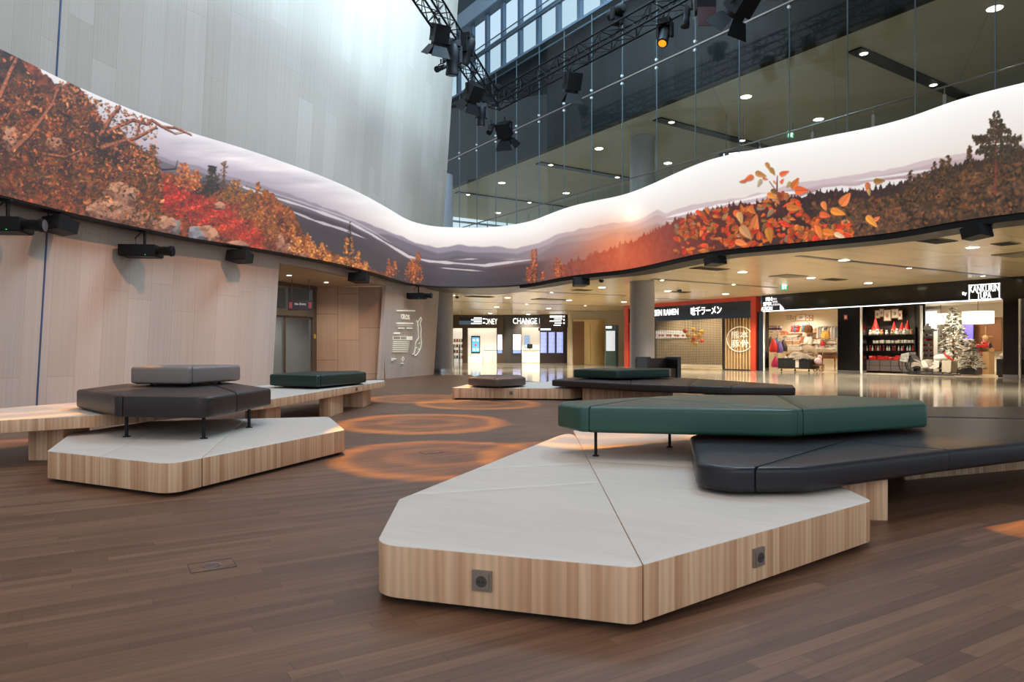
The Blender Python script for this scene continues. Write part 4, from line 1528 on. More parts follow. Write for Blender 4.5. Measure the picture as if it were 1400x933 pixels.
def pieces(poly, cuts):
    ps = [poly if parea(poly) > 0 else poly[::-1]]
    for c in cuts:
        a, b = c[0], c[1]
        Q0 = poly if parea(poly) > 0 else poly[::-1]
        for i in range(len(Q0)):
            if math.hypot(Q0[i][0] - a[0], Q0[i][1] - a[1]) < 0.02:
                nx_ = Q0[(i + 1) % len(Q0)]
                L = math.hypot(nx_[0] - Q0[i][0], nx_[1] - Q0[i][1])
                st = min(max(Q0[i][2] * 1.1, 0.06), L * 0.4)
                a = (Q0[i][0] + (nx_[0] - Q0[i][0]) / L * st, Q0[i][1] + (nx_[1] - Q0[i][1]) / L * st)
        sel = c[2] if len(c) > 2 else None      # only the pieces holding this point are cut
        nxt = []
        for p in ps:
            if sel is not None and not inside(sel, p):
                nxt.append(p)
                continue
            for kl in (True, False):
                q = clip(p, a, b, kl)
                if len(q) > 2 and abs(parea(q)) > 0.004:
                    nxt.append(q)
        ps = nxt
    return ps


def inside(pt, p):
    c = False
    n = len(p)
    for i in range(n):
        x0, y0, x1_, y1_ = p[i][0], p[i][1], p[(i + 1) % n][0], p[(i + 1) % n][1]
        if (y0 > pt[1]) != (y1_ > pt[1]) and pt[0] < (x1_ - x0) * (pt[1] - y0) / (y1_ - y0) + x0:
            c = not c
    return c


def centre(poly):
    return (sum(p[0] for p in poly) / len(poly), sum(p[1] for p in poly) / len(poly))


def cushion(name, label, poly, z0, z1, cuts, m, group=None, legs=(), leg_z=None, leg_r=0.012, loc_z=None):
    c = centre(poly)
    base = leg_z if leg_z is not None else z0
    t = thing(name, label, 'seat', (c[0], c[1], base), 0, group)
    for p in pieces(poly, cuts):
        slab(p, z0, z1, 0.032, 0.028, 0.004, 0.001).build('upholstered_panel', [m, m], t, smooth=50, world=True)
    zs = MB()
    sh = [(c[0] + (p[0] - c[0]) * 0.94, c[1] + (p[1] - c[1]) * 0.94, 0.05) for p in poly]
    zs.prism([(q.x, q.y) for q in rounded(sh if parea(sh) > 0 else sh[::-1], 0.02)], z0 - 0.008, z0 + 0.01).build('base_board', M_blackm, t, world=True)
    for x, y in legs:
        MB().cyl((x, y, base + 0.006), (x, y, z0), leg_r, n=12).cyl((x, y, base), (x, y, base + 0.008), leg_r * 2.2, n=16).build('leg', M_blackm, t, smooth=40, world=True)
    return t


def add_socket(t, px, edge, z, name='power_socket', s=0.085):
    """a square socket plate on the side between two plan points"""
    (ax, ay), (bx_, by_) = edge
    k = (px - 700) / F
    u = (k * ay - ax) / ((bx_ - ax) - k * (by_ - ay))
    x, y = ax + u * (bx_ - ax), ay + u * (by_ - ay)
    d = Vector((bx_ - ax, by_ - ay, 0)).normalized()
    n = Vector((d.y, -d.x, 0))
    if n.y > 0:
        n = -n
    rz = math.atan2(d.y, d.x) if n.dot(Vector((d.y, -d.x, 0))) > 0 else math.atan2(-d.y, -d.x)
    T = Matrix.Translation((x, y, z)) @ Matrix.Rotation(rz, 4, 'Z')
    h = s / 2
    mb = MB()
    mb.box((0, -0.004, 0), (s, 0.012, s), M=T)
    mb.box((0, -0.011, 0), (s * 0.76, 0.008, s * 0.76), M=T)
    pl_ = mb.build(name, M_socket, t, world=True)
    q = MB()
    q.cyl((0, -0.019, 0), (0, -0.004, 0), s * 0.27, n=20, M=T)
    r2 = q.build('socket_well', M_socketd, pl_, world=True)
    for sx in (-1, 1):
        MB().cyl((sx * s * 0.11, -0.0215, 0), (sx * s * 0.11, -0.018, 0), s * 0.04, n=8, M=T).build('contact_hole', M_dark, pl_, world=True)


def platform(name, label, poly, z0, z1, cuts, plinth_in=0.06, supports=None, group=None):
    c = centre(poly)
    t = thing(name, label, 'bench', (c[0], c[1], 0), 0, group)
    for p in pieces(poly, cuts):
        slab(p, z0, z1, 0.005, 0.004, 0.0, 0.0016).build('wooden_section', [M_top, M_lam], t, smooth=40, world=True)
    if supports is None:
        pp = poly if parea(poly) > 0 else poly[::-1]
        MB().prism([(q.x, q.y) for q in rounded(pp, plinth_in)], 0.0, z0 + 0.004).build('recessed_plinth', M_dark, t, world=True)
    else:
        for s in supports:
            pp = [(x, y, 0.02) for x, y in s]
            slab(pp, 0.0, z0, 0.002, 0.002).build('support_block', [M_top, M_lam], t, smooth=40, world=True)
    return t


PZ = 0.256


def tp(px, py, r=0.05, z=PZ):
    x, y = floor_pt(px, py, z)
    return (x, y, r)


# --- group A: the large one close by
A = [tp(866, 775.5, 0.07), tp(1193, 685, 0.1), (2.15, 6.6, 0.1), (1.5, 7.35, 0.1), tp(783, 588, 0.1), tp(545, 683, 0.06), tp(513, 744, 0.14)]
A[0] = (A[0][0], A[0][1] - 0.005, 0.1)
V1, V4 = tp(880, 774), A[4]
cA = [((V1[0], V1[1]), (V4[0], V4[1])), ((-0.8, 4.0), (1.0, 4.62), (0.0, 3.9)), ((-0.4, 4.9), (0.7, 5.25), (0.2, 5.2)), ((0.8, 5.25), (2.4, 4.6), (1.4, 5.0))]
pa = platform('wooden_platform', 'large pale wooden platform with seven sides and two square sockets, under the green leather seat', A, 0.03, PZ, cA)
add_socket(pa, 659.5, (A[6][:2], A[0][:2]), 0.145)
add_socket(pa, 1036, (A[0][:2], A[1][:2]), 0.145)
GA = [tp(762, 552, 0.09, .66), tp(793, 556.5, 0.06, .66), tp(1083, 561, 0.05, .66), tp(1268, 552, 0.1, .66), tp(1262, 547, 0.1, .66), tp(1150, 541, 0.1, .66), tp(940, 540, 0.1, .66), tp(768, 548.5, 0.12, .66)]
cushion('leather_seat', 'large dark green leather seat on thin black legs, raised over the big pale platform', GA, .465, .66,
        [(GA[1][:2], tp(880, 545, 0, .66)[:2]), ((tp(700, 541.5, 0, .66))[:2], tp(1085, 561, 0, .66)[:2]), (tp(1040, 541, 0, .66)[:2], tp(960, 549, 0, .66)[:2]), (tp(1083, 561, 0, .66)[:2], tp(1060, 541, 0, .66)[:2])][:1] + [(tp(1083, 561, 0, .66)[:2], tp(900, 546, 0, .66)[:2], (2.0, 5.6)), (tp(1090, 556, 0, .66)[:2], tp(1060, 540, 0, .66)[:2], (2.8, 5.8))],
        M_lgreen, None, [floor_pt(814.5, 624, PZ), floor_pt(915.5, 612, PZ)], PZ)
for x, y in ((1.9, 5.5), (3.1, 5.9)):
    pass
NA = [tp(952, 634, 0.2, .425), tp(1000, 640, 0.12, .425), tp(1105, 639, 0.14, .425), tp(1285, 617, 0.1, .425), (4.15, 5.32, 0.1), (6.6, 6.9, 0.15), (6.9, 8.3, 0.15), (4.5, 8.3, 0.15), (2.9, 7.6, 0.15), tp(943, 596, 0.14, .425)]
na = cushion('leather_seat', 'wide black leather seat pushed under the green one, reaching past the pale platform', NA, .28, .425,
             [(tp(1285, 617, 0, .425)[:2], tp(1080, 597, 0, .425)[:2]), (NA[1][:2], (3.4, 6.2), (1.6, 4.6)), ((2.6, 7.3), (6.5, 6.4), (4.6, 7.0))], M_lnavy, None, [], None)
for x, y in ((1.62, 5.5), (2.95, 5.75), (2.3, 6.3)):
    MB().cyl((x, y, .425), (x, y, .456), 0.014).build('foot', M_blackm, na, world=True)
for s in ([(1.99, 4.35), (2.4, 4.35), (2.4, 6.0), (1.99, 6.0)][::1], [(3.0, 5.5), (5.2, 6.6), (5.2, 7.6), (3.0, 7.0)]):
    pass
slab([(2.1, 4.55, .02), (2.42, 4.5, .02), (2.5, 5.8, .02), (2.2, 5.8, .02)], 0, .272, .002, .002).build('support_block', [M_top, M_lam], na, smooth=40, world=True)
slab([(3.3, 5.9, .02), (5.9, 6.9, .02), (5.9, 7.5, .02), (3.3, 7.2, .02)], 0, .272, .002, .002).build('support_block', [M_top, M_lam], na, smooth=40, world=True)

# --- group B: the one near the panelled wall
B = [tp(245, 632, 0.22), tp(471.5, 588, 0.08), tp(450, 570, 0.1), tp(205, 576, 0.1), tp(96, 593, 0.12), tp(64, 617, 0.06)]
B[0] = (B[0][0] - 0.02, B[0][1] - 0.1, 0.26)
platform('wooden_platform', 'pale wooden platform with a broad rounded corner below the dark brown leather seat', B, 0.03, PZ,
         [(tp(137, 624, 0)[:2], tp(195, 597, 0)[:2]), (tp(276, 626, 0)[:2], tp(316, 591, 0)[:2])])
B2 = [tp(104, 533, 0.1, .66), tp(157, 542, 0.08, .66), tp(282, 543.5, 0.14, .66), tp(371, 531, 0.08, .66), (-3.55, 9.1, 0.1), (-3.95, 9.65, 0.1), (-5.0, 9.0, 0.12)]
cushion('leather_seat', 'dark brown leather seat on black legs above the rounded platform, carrying the grey seat', B2, .465, .66,
        [(tp(157, 542, 0, .66)[:2], tp(113, 530, 0, .66)[:2]), (tp(324, 538, 0, .66)[:2], tp(290, 526.5, 0, .66)[:2])], M_lbrown, None,
        [floor_pt(173, 597.5, PZ), floor_pt(278.5, 600, PZ), floor_pt(340.5, 585, PZ)], PZ, 0.016)
B3 = [tp(174, 503.5, 0.09, .895), tp(258, 502, 0.04, .895), tp(327, 499.3, 0.1, .895), (-4.05, 9.55, 0.1), (-4.62, 9.2, .1)]
B3[0] = (-4.5, 8.25, 0.1)
B3[1] = (-3.73, 8.1, 0.05)
B3[2] = (-3.52, 9.15, 0.1)
cushion('leather_seat', 'small grey leather seat, topmost of the stack by the panelled wall', B3, .70, .895,
        [(B3[1][:2], (-4.2, 9.6))], M_lgrey, None, [(-4.32, 8.42), (-3.8, 8.32), (-3.75, 9.0), (-4.3, 9.15)], .662, 0.014)

# --- long plank bench C behind it
Cp = [(-6.4, 5.55, 0.1), tp(0, 575, 0.1, .45), tp(130, 568, 0.1, .45), tp(371, 546, 0.3, .45), tp(526, 521.5, 0.12, .45), (-2.72, 14.9, 0.1), (-3.9, 14.2, 0.1), (-4.55, 12.6, 0.2), (-5.35, 8.6, 0.2)]
pc = platform('plank_bench', 'long pale wooden bench on block feet running beside the panelled wall', Cp, .33, .45,
              [((-4.6, 8.0), (-3.9, 7.35)), ((-4.3, 11.4), (-2.9, 11.35)), ((-6.0, 7.2), (-5.2, 6.1))], 0.06,
              [[(-4.8, 6.95), (-4.46, 6.98), (-4.5, 7.5), (-4.85, 7.5)], [(-3.6, 9.45), (-3.28, 9.4), (-3.25, 9.9), (-3.6, 9.9)], [(-3.15, 11.45), (-2.96, 11.4), (-2.95, 12.3), (-3.2, 12.3)], [(-3.3, 13.4), (-2.82, 13.35), (-2.85, 14.2), (-3.3, 14.2)]])
add_socket(pc, 487, (Cp[3][:2], Cp[4][:2]), 0.39, s=0.075)
Dg = [tp(367, 512, 0.1, .68), tp(434, 513.5, 0.08, .68), tp(501, 509, 0.1, .68), (-3.05, 13.95, 0.1), (-3.95, 13.5, 0.1)]
cushion('leather_seat', 'dark green leather seat on the long plank bench before the glazed door', Dg, .49, .68,
        [(Dg[1][:2], (-3.5, 13.9))], M_ldgreen, None, [(-4.0, 12.35), (-3.25, 11.75), (-2.97, 13.2), (-3.1, 13.7), (-3.05, 12.5)], .45, 0.012)

# --- group E: far middle
E = [tp(617.5, 530.5, 0.06), tp(781, 531.5, 0.06), (2.2, 16.4, .1), (1.4, 18.4, .1), (-0.9, 18.0, .1)]
pe = platform('wooden_platform', 'low pale wooden platform at the far end of the hall carrying a small taupe seat', E, 0.03, PZ, [((0.1, 15.0), (0.6, 18.5))])
add_socket(pe, 699, (E[0][:2], E[1][:2]), 0.15)
E1c = [tp(640, 516.7, .1, .47), tp(680, 518.6, .2, .47), tp(719, 516.3, .1, .47), (0.2, 17.5, .1), (-0.8, 17.5, .1)]
cushion('leather_seat', 'small taupe leather seat alone on the far wooden platform', E1c, .30, .47, [((-0.35, 15.6), (-0.2, 17.8))], M_ltaupe, None, [(-0.75, 16.6), (-0.3, 16.2), (0.1, 16.75)], PZ, 0.012)
E2 = [tp(753.5, 519.5, .12, .44), tp(860, 525, .2, .44), tp(1000, 529.3, .2, .44), tp(1088, 530.2, .1, .44), (5.25, 13.1, .12), (4.1, 16.2, .15), (1.8, 17.5, .15)]
e2 = cushion('leather_seat', 'long flat charcoal leather bench at the far end of the hall', E2, .30, .44,
             [(tp(862, 525, 0, .44)[:2], (3.0, 17.5)), (tp(942, 527.5, 0, .44)[:2], (4.4, 16.5)), (tp(1000, 529, 0, .44)[:2], (4.9, 14.5))], M_lblack)
for s in ([(1.5, 15.05, .02), (3.1, 13.95, .02), (3.4, 14.8, .02), (2.0, 15.9, .02)], [(3.7, 13.45, .02), (4.7, 13.1, .02), (4.8, 13.5, .02), (3.8, 13.9, .02)]):
    slab(s, 0, .292, .002, .002).build('support_block', [M_top, M_lam], e2, smooth=40, world=True)
E3 = [tp(782, 505, .12, .66), tp(845, 506.5, .14, .66), tp(915, 505, .1, .66), (3.7, 16.3, .1), (2.2, 17.0, .1)]
cushion('leather_seat', 'dark green leather seat lying on the long charcoal bench', E3, .48, .66, [((1.9, 14.9), (2.6, 17.2))], M_ldgreen, None, [(1.75, 16.2), (2.3, 15.4), (3.2, 15.9)], .445, 0.012)
# booth seat with tall sides behind
bsx, bsy = floor_pt(909, 520)
bs = thing('booth_seat', 'black high-sided booth seat standing on the stone floor behind the charcoal bench', 'seat', (bsx, bsy, 0), 0.25)
MB().bx(-0.75, 0.32, -0.35, 0.45, 0.05, 0.42).build('seat', M_lblack, bs)
for x in (-0.9, 0.26):
    MB().bx(x, x + 0.14, -0.45, 0.5, 0, 0.84).build('side_panel', M_black, bs)
MB().bx(-0.9, 0.4, 0.42, 0.55, 0, 0.78).build('backrest', M_lblack, bs)

# floor boxes
for px, py, lb in ((290, 774, 'square oak-topped floor box with a round lid before the rounded platform'), (590, 619, 'floor box with a round metal lid lying in the orange ring of light')):
    x, y = floor_pt(px, py)
    t = thing('floor_box', lb, 'floor box', (x, y, 0), PA)
    w, h = 0.105, 0.08
    MB().bx(-w, w, -h, h, 0.0, 0.0015).build('lid_plate', M_floor, t)
    g_ = MB()
    for a in ((-w, w, -h - .002, -h + .001), (-w, w, h - .001, h + .002)):
        g_.bx(a[0], a[1], a[2], a[3], 0, 0.003)
    g_.bx(-w - .002, -w + .001, -h, h, 0, .003).bx(w - .001, w + .002, -h, h, 0, .003)
    g_.build('edge_strip', M_socketd, t)
    MB().lathe([(0.038, 0.0), (0.038, 0.004)], 24).build('round_cap', mat('cap_brown', srgb(88, 70, 60), 0.4), t)
    q = MB()
    n = 28
    vs_, fs = [], []
    for k in range(n):
        a = 6.2832 * k / n
        for r, z in ((0.038, 0.001), (0.038, 0.005), (0.043, 0.005), (0.043, 0.001)):
            vs_.append((r * math.cos(a), r * math.sin(a), z))
    for k in range(n):
        for j in range(4):
            fs.append((4 * k + j, 4 * k + (j + 1) % 4, 4 * ((k + 1) % n) + (j + 1) % 4, 4 * ((k + 1) % n) + j))
    q.add(vs_, fs)
    q.build('metal_ring', M_steel, t)
# ---------------------------------------------------------------- rig: trusses and stage lights
def truss(t, p, q, s=0.5):
    p, q = Vector(p), Vector(q)
    o_ = p - t.location
    d = (q - p)
    L = d.length
    d.normalize()
    a = d.cross(Vector((0, 0, 1))).normalized()
    b = Vector((0, 0, 1))
    h = s / 2
    cs = [(-h, -h), (h, -h), (h, h), (-h, h)]
    for ca_, cb_ in cs:
        MB().cyl(o_ + a * ca_ + b * cb_, o_ + d * L + a * ca_ + b * cb_, 0.034, n=8).build('chord', M_rig, t, smooth=50)
    br = MB()
    n = int(L / 0.55)
    for k in range(n):
        s0, s1 = o_ + d * (L * k / n), o_ + d * (L * (k + 1) / n)
        for j in range(4):
            c0, c1 = cs[j], cs[(j + 1) % 4]
            if (k + j) % 2:
                c0, c1 = c1, c0
            br.cyl(s0 + a * c0[0] + b * c0[1], s1 + a * c1[0] + b * c1[1], 0.016, n=5)
            if k % 2 == 0:
                br.cyl(s0 + a * c0[0] + b * c0[1], s0 + a * c1[0] + b * c1[1], 0.016, n=5)
    br.build('bracing', M_rig, t)


TZ = 10.95
CO = Vector((-0.72, 28.0, TZ))
tdir = Vector((-0.2, -1.0, 0)).normalized()
t2dir = Vector((DX, DY, 0))
rig = thing('lighting_truss', 'black lattice lighting truss high over the hall with a corner before the tall glazing', 'truss', CO)
truss(rig, CO + tdir * 0.3, CO + tdir * 20)
truss(rig, CO, CO + t2dir * 24)
co3 = CO + tdir * 20
truss(rig, co3, co3 + Vector((17.3, -0.5, 0)))


def aim_matrix(pos, target):
    d = (Vector(target) - Vector(pos)).normalized()
    return Matrix.Translation(pos) @ d.to_track_quat('Y', 'Z').to_matrix().to_4x4(), d


def local_aim(yaw, pitch):
    """body axis along +Y, turned by yaw and pitched down"""
    return Matrix.Rotation(yaw, 4, 'Z') @ Matrix.Rotation(-pitch, 4, 'X')


def fresnel(label, pos, yaw, pitch, s=1.0, group=None):
    """box-bodied theatre lantern with four barn doors, hanging from pos"""
    t = thing('theatre_lantern', label, 'stage light', pos, 0, group)
    dz = -0.5 * s
    A_ = Matrix.Translation((0, 0, dz)) @ local_aim(yaw, pitch)
    Y_ = Matrix.Rotation(yaw, 4, 'Z')
    y = MB()
    y.cyl((0, 0, 0.06), (0, 0, -0.16 * s), 0.035 * s)
    y.box((0, 0, -0.16 * s), (0.56 * s, 0.06 * s, 0.03 * s), M=Y_)
    for x in (-0.27 * s, 0.27 * s):
        y.box((x, 0, -0.33 * s), (0.03 * s, 0.06 * s, 0.36 * s), M=Y_)
    y.build('yoke', M_rig, t)
    b = MB()
    b.box((0, -0.1 * s, 0), (0.46 * s, 0.5 * s, 0.44 * s), M=A_)
    for k in range(6):
        b.box((0, -0.32 * s + 0.08 * s * k, 0.235 * s), (0.4 * s, 0.025 * s, 0.04 * s), M=A_)
    b.cyl((0, 0.14 * s, 0), (0, 0.24 * s, 0), 0.22 * s, n=20, M=A_)
    b.build('lamp_body', M_rig, t)
    MB().cyl((0, 0.235 * s, 0), (0, 0.25 * s, 0), 0.19 * s, n=20, M=A_).build('lens', M_lens, t)
    MB().box((0.24 * s, -0.2 * s, 0.05 * s), (0.02 * s, 0.14 * s, 0.2 * s), M=A_).build('control_panel', M_lens, t)
    for k in range(4):
        R_ = A_ @ Matrix.Rotation(k * math.pi / 2, 4, 'Y') @ Matrix.Translation((0, 0.25 * s, 0.21 * s)) @ Matrix.Rotation(math.radians(32), 4, 'X')

        d_ = MB()
        d_.add([(-0.2 * s, 0, 0), (0.2 * s, 0, 0), (0.3 * s, 0.34 * s, 0), (-0.3 * s, 0.34 * s, 0), (-0.2 * s, 0, 0.008), (0.2 * s, 0, 0.008), (0.3 * s, 0.34 * s, 0.008), (-0.3 * s, 0.34 * s, 0.008)],
               [(3, 2, 1, 0), (4, 5, 6, 7), (1, 5, 4, 0), (2, 6, 5, 1), (3, 7, 6, 2), (0, 4, 7, 3)], 0, None, R_)
        d_.build('barn_door', M_rig, t)
    return t


def moving_head(label, pos, yaw, pitch, s=1.0, up=False, lit=False, group=None):
    t = thing('moving_head_light', label, 'stage light', pos, 0, group)
    g = 1 if up else -1
    Y_ = Matrix.Rotation(yaw, 4, 'Z')
    b = MB()
    b.box((0, 0, g * 0.09 * s), (0.36 * s, 0.3 * s, 0.16 * s), M=Y_)
    b.cyl((0, 0, -g * 0.05 * s), (0, 0, g * 0.02 * s), 0.05 * s)
    b.build('base_box', M_rig, t)
    for x in (-0.2 * s, 0.2 * s):
        a = MB()
        a.box((x, 0, g * 0.34 * s), (0.075 * s, 0.17 * s, 0.42 * s), M=Y_)
        a.box((x * 0.7, 0, g * 0.19 * s), (0.12 * s, 0.2 * s, 0.06 * s), M=Y_)
        a.build('yoke_arm', M_rig, t)
    A_ = Matrix.Translation((0, 0, g * 0.44 * s)) @ local_aim(yaw, pitch)
    h = MB()
    pr = [(0.06, -0.34), (0.12, -0.33), (0.16, -0.24), (0.165, -0.02), (0.15, 0.1), (0.15, 0.3), (0.16, 0.34), (0.16, 0.4), (0.13, 0.41)]
    h.lathe([(r * s, z * s) for r, z in pr], 18, M=A_ @ Matrix.Rotation(-math.pi / 2, 4, 'X'))
    h.build('lamp_head', M_rig, t, smooth=40)
    MB().cyl((0, 0.4 * s, 0), (0, 0.415 * s, 0), 0.115 * s, n=18, M=A_).build('lens', M_lenslit if lit else M_lens, t)
    return t


def par_can(label, pos, yaw, pitch, s=1.0, group=None):
    t = thing('spotlight_can', label, 'stage light', pos, 0, group)
    Y_ = Matrix.Rotation(yaw, 4, 'Z')
    y = MB()
    y.cyl((0, 0, 0.04), (0, 0, -0.14 * s), 0.03 * s)
    y.box((0, 0, -0.14 * s), (0.26 * s, 0.04 * s, 0.02 * s), M=Y_)
    for x in (-0.13 * s, 0.13 * s):
        y.box((x, 0, -0.23 * s), (0.015 * s, 0.04 * s, 0.2 * s), M=Y_)
    y.build('yoke', M_rig, t)
    A_ = Matrix.Translation((0, 0, -0.3 * s)) @ local_aim(yaw, pitch)
    h = MB()
    h.lathe([(r * s, z * s) for r, z in ((0.05, -0.3), (0.08, -0.28), (0.1, -0.1), (0.1, 0.1), (0.115, 0.12), (0.115, 0.2), (0.125, 0.21), (0.125, 0.3), (0.1, 0.3))], 16, M=A_ @ Matrix.Rotation(-math.pi / 2, 4, 'X'))
    h.build('lamp_body', M_rig, t, smooth=40)
    MB().cyl((0, 0.25 * s, 0), (0, 0.29 * s, 0), 0.09 * s, n=16, M=A_).build('lens', M_lens, t)
    return t


def on_truss(px, which, dz=-0.3):
    """where the sight line of column px meets a truss"""
    d = tdir if which == 1 else t2dir
    k = (px - 700) / F
    s = (CO.x - k * CO.y) / (k * d.y - d.x)
    p = CO + d * s
    return Vector((p.x, p.y, TZ + dz))


def off(v, dx=0, dy=0, dz=0):
    return Vector((v.x + dx, v.y + dy, v.z + dz))


fresnel('big black stage lantern with open barn doors hung on the truss beside the panelled wall', off(on_truss(603, 1), -0.05, 0, 0.3), 0.5, 1.1, 1.0)
moving_head('long black moving-head light pointing straight down beneath the big lantern', off(on_truss(614, 1), 0.1, 0, 0.05), 0.3, 1.45, 1.25)
par_can('small black spotlight between the big lantern and the hanging moving head', off(on_truss(600, 1), 0.0, 0.6, -0.75), 2.5, 0.5, 0.75)
moving_head('black moving-head light on the window side of the truss by the panelled wall', off(on_truss(621, 1), 0.42, 0, 0.5), 1.2, 1.2, 1.15)
fresnel('black stage lantern with closed barn doors just before the corner of the trusses', off(on_truss(648, 1), -0.05), 0.7, 0.9, 1.05)
moving_head('black moving-head light hanging below the lantern at the truss corner', off(on_truss(656, 1), 0.05, 0, -0.55), 0.2, 1.4, 0.95)
par_can('small black spotlight under the corner of the trusses', off(on_truss(668, 1), 0.1, 0, -0.75), 2.6, 0.9, 0.9)
moving_head('small black moving-head light standing on top of the truss corner', off(on_truss(676, 1), 0.1, 0, 0.62), 0.6, -0.4, 0.75, True)
fresnel('black stage lantern with barn doors hanging past the truss corner', off(on_truss(690, 2), 0, 0, -0.55), -0.4, 1.0, 1.1)
fresnel('black stage lantern with flared barn doors in the middle of the glazing truss', off(on_truss(782, 2), 0, 0, 0.0), 0.3, 1.2, 1.1)
moving_head('black moving-head light standing upright on top of the glazing truss', off(on_truss(844, 2), 0, 0, 0.62), 0.5, 0.0, 0.95, True)
moving_head('black moving-head light with a lit orange lens under the glazing truss', off(on_truss(909, 2), 0, 0, -0.0), 2.6, 1.0, 1.0, False, True)
par_can('slim black spotlight hanging beside the lit moving head', off(on_truss(938, 2), 0, 0, 0.05), 2.2, 1.4, 1.0)
fx_ = thing('box_floodlight', 'box-shaped floodlight with a dark red flap hanging from the glazing truss', 'stage light', off(on_truss(963, 2), 0, 0, 0.2))
MB().cyl((0, 0, 0.1), (0, 0, -0.2), 0.03).bx(-0.3, -0.27, -0.03, 0.03, -0.75, -0.1).bx(0.27, 0.3, -0.03, 0.03, -0.75, -0.1).bx(-0.3, 0.3, -0.03, 0.03, -0.2, -0.17).build('yoke', M_steel, fx_)
MB().bx(-0.26, 0.26, -0.2, 0.2, -0.6, -0.2).build('lamp_body', M_rig, fx_)
MB().bx(-0.24, 0.24, -0.24, -0.2, -1.05, -0.55).build('flap', mat('flap_red', srgb(60, 24, 26), 0.5), fx_)
fresnel('black stage lantern with wide barn doors at the outer end of the glazing truss', off(on_truss(1012, 2), 0, 0, -0.05), 0.6, 0.8, 1.25)
moving_head('black moving-head light hanging at the far outer end of the glazing truss', off(on_truss(1080, 2), 0, 0, 0), 1.0, 0.8, 1.0)

# loudspeakers and projectors hung from the lower rim of the screen
def rim_point(px, d=0.1):
    i = int(np.argmin(np.abs(PXS - px)))
    c = offs(CUR, d)
    t = CUR[min(i + 4, len(CUR) - 1)] - CUR[max(i - 4, 0)]
    return (c[i][0], c[i][1], ZB - 0.035), math.atan2(t[1], t[0])


M_grillb = mat('speaker_mesh', srgb(20, 20, 21), 0.75, bump=0.4, bscale=900)


def loudspeaker(px, label, yaw, s=1.0):
    p, a = rim_point(px)
    t = thing('loudspeaker', label, 'loudspeaker', p, yaw)
    MB().cyl((0, 0, 0), (0, 0, -0.07 * s), 0.035 * s).bx(-0.16 * s, 0.16 * s, -0.07 * s, 0.07 * s, -0.09 * s, -0.06 * s).build('bracket', M_blackm, t)
    R_ = Matrix.Rotation(math.radians(-12), 4, 'X')
    b = MB()
    vs_ = [(-0.27, -0.16, -0.12), (0.27, -0.16, -0.12), (0.2, 0.18, -0.1), (-0.2, 0.18, -0.1), (-0.27, -0.16, 0.12), (0.27, -0.16, 0.12), (0.2, 0.18, 0.1), (-0.2, 0.18, 0.1)]
    T = Matrix.Translation((0, 0, -0.2 * s)) @ R_ @ Matrix.Scale(s, 4)
    b.add(vs_, [(3, 2, 1, 0), (4, 5, 6, 7), (0, 1, 5, 4), (1, 2, 6, 5), (2, 3, 7, 6), (3, 0, 4, 7)], 0, None, T)
    b.build('cabinet', M_blackm, t)
    g = MB()
    g.box((0, -0.165, 0), (0.52, 0.012, 0.22), M=T)
    g.build('front_mesh', M_grillb, t)
    q = MB()
    q.box((0.21, -0.173, -0.03), (0.02, 0.004, 0.02), M=T)
    q.build('badge', M_steel, t)
    return t


def projector(px, label, yaw, s=1.0):
    p, a = rim_point(px)
    t = thing('projector', label, 'projector', p, yaw)
    MB().cyl((0, 0, 0), (0, 0, -0.3 * s), 0.03 * s).bx(-0.1 * s, 0.1 * s, -0.1 * s, 0.1 * s, -0.03, 0).bx(-0.12 * s, 0.12 * s, -0.1 * s, 0.1 * s, -0.33 * s, -0.3 * s).build('ceiling_mount', M_blackm, t)
    b = MB()
    b.bx(-0.45 * s, 0.3 * s, -0.26 * s, 0.26 * s, -0.55 * s, -0.32 * s)
    b.bx(-0.43 * s, 0.28 * s, -0.24 * s, 0.24 * s, -0.57 * s, -0.55 * s)
    b.build('projector_body', M_blackm, t)
    l = MB()
    l.lathe([(r * s, z * s) for r, z in ((0.09, 0), (0.09, 0.1), (0.1, 0.12), (0.1, 0.26), (0.12, 0.3), (0.115, 0.36))], 16, M=Matrix.Translation((0.28 * s, -0.1 * s, -0.44 * s)) @ Matrix.Rotation(math.pi / 2, 4, 'Y'))
    l.build('lens_barrel', M_blackm, t, smooth=40)
    MB().cyl((0.635 * s, -0.1 * s, -0.44 * s), (0.645 * s, -0.1 * s, -0.44 * s), 0.1 * s, n=16).build('lens', M_lens, t)
    MB().tube([(-0.2 * s, 0.05, -0.32 * s), (-0.22 * s, 0.05, -0.14 * s), (-0.1 * s, 0.04, -0.03), (-0.05 * s, 0.02, 0)], 0.012).build('cable', M_blackm, t)
    MB().bx(0.1 * s, 0.12 * s, -0.262 * s, -0.258 * s, -0.55 * s, -0.54 * s).build('status_light', glow('status_green', srgb(60, 220, 80), 1.5), t)
    return t


projector(18, 'black projector hung under the screen at the very edge of the picture', 0.15, 0.95)
loudspeaker(89, 'black loudspeaker under the screen between the two near projectors', -0.5, 1.12)
projector(203, 'black projector hung by a jointed mount under the rocky part of the screen', 0.1, 0.95)
loudspeaker(333, 'black loudspeaker under the screen before the glazed recess', -0.35, 1.1)
loudspeaker(496, 'black loudspeaker under the screen in front of the ribbed recess wall', -0.3, 1.15)
projector(575, 'black projector under the screen near the lit writing on the wall', -0.2, 0.9)
loudspeaker(790, 'black loudspeaker under the red sunset part of the screen', 0.25, 1.05)
loudspeaker(973, 'black loudspeaker under the screen below the orange leaves', 0.45, 0.98)
loudspeaker(1331, 'black loudspeaker under the screen below the lone pine', 0.6, 1.05)

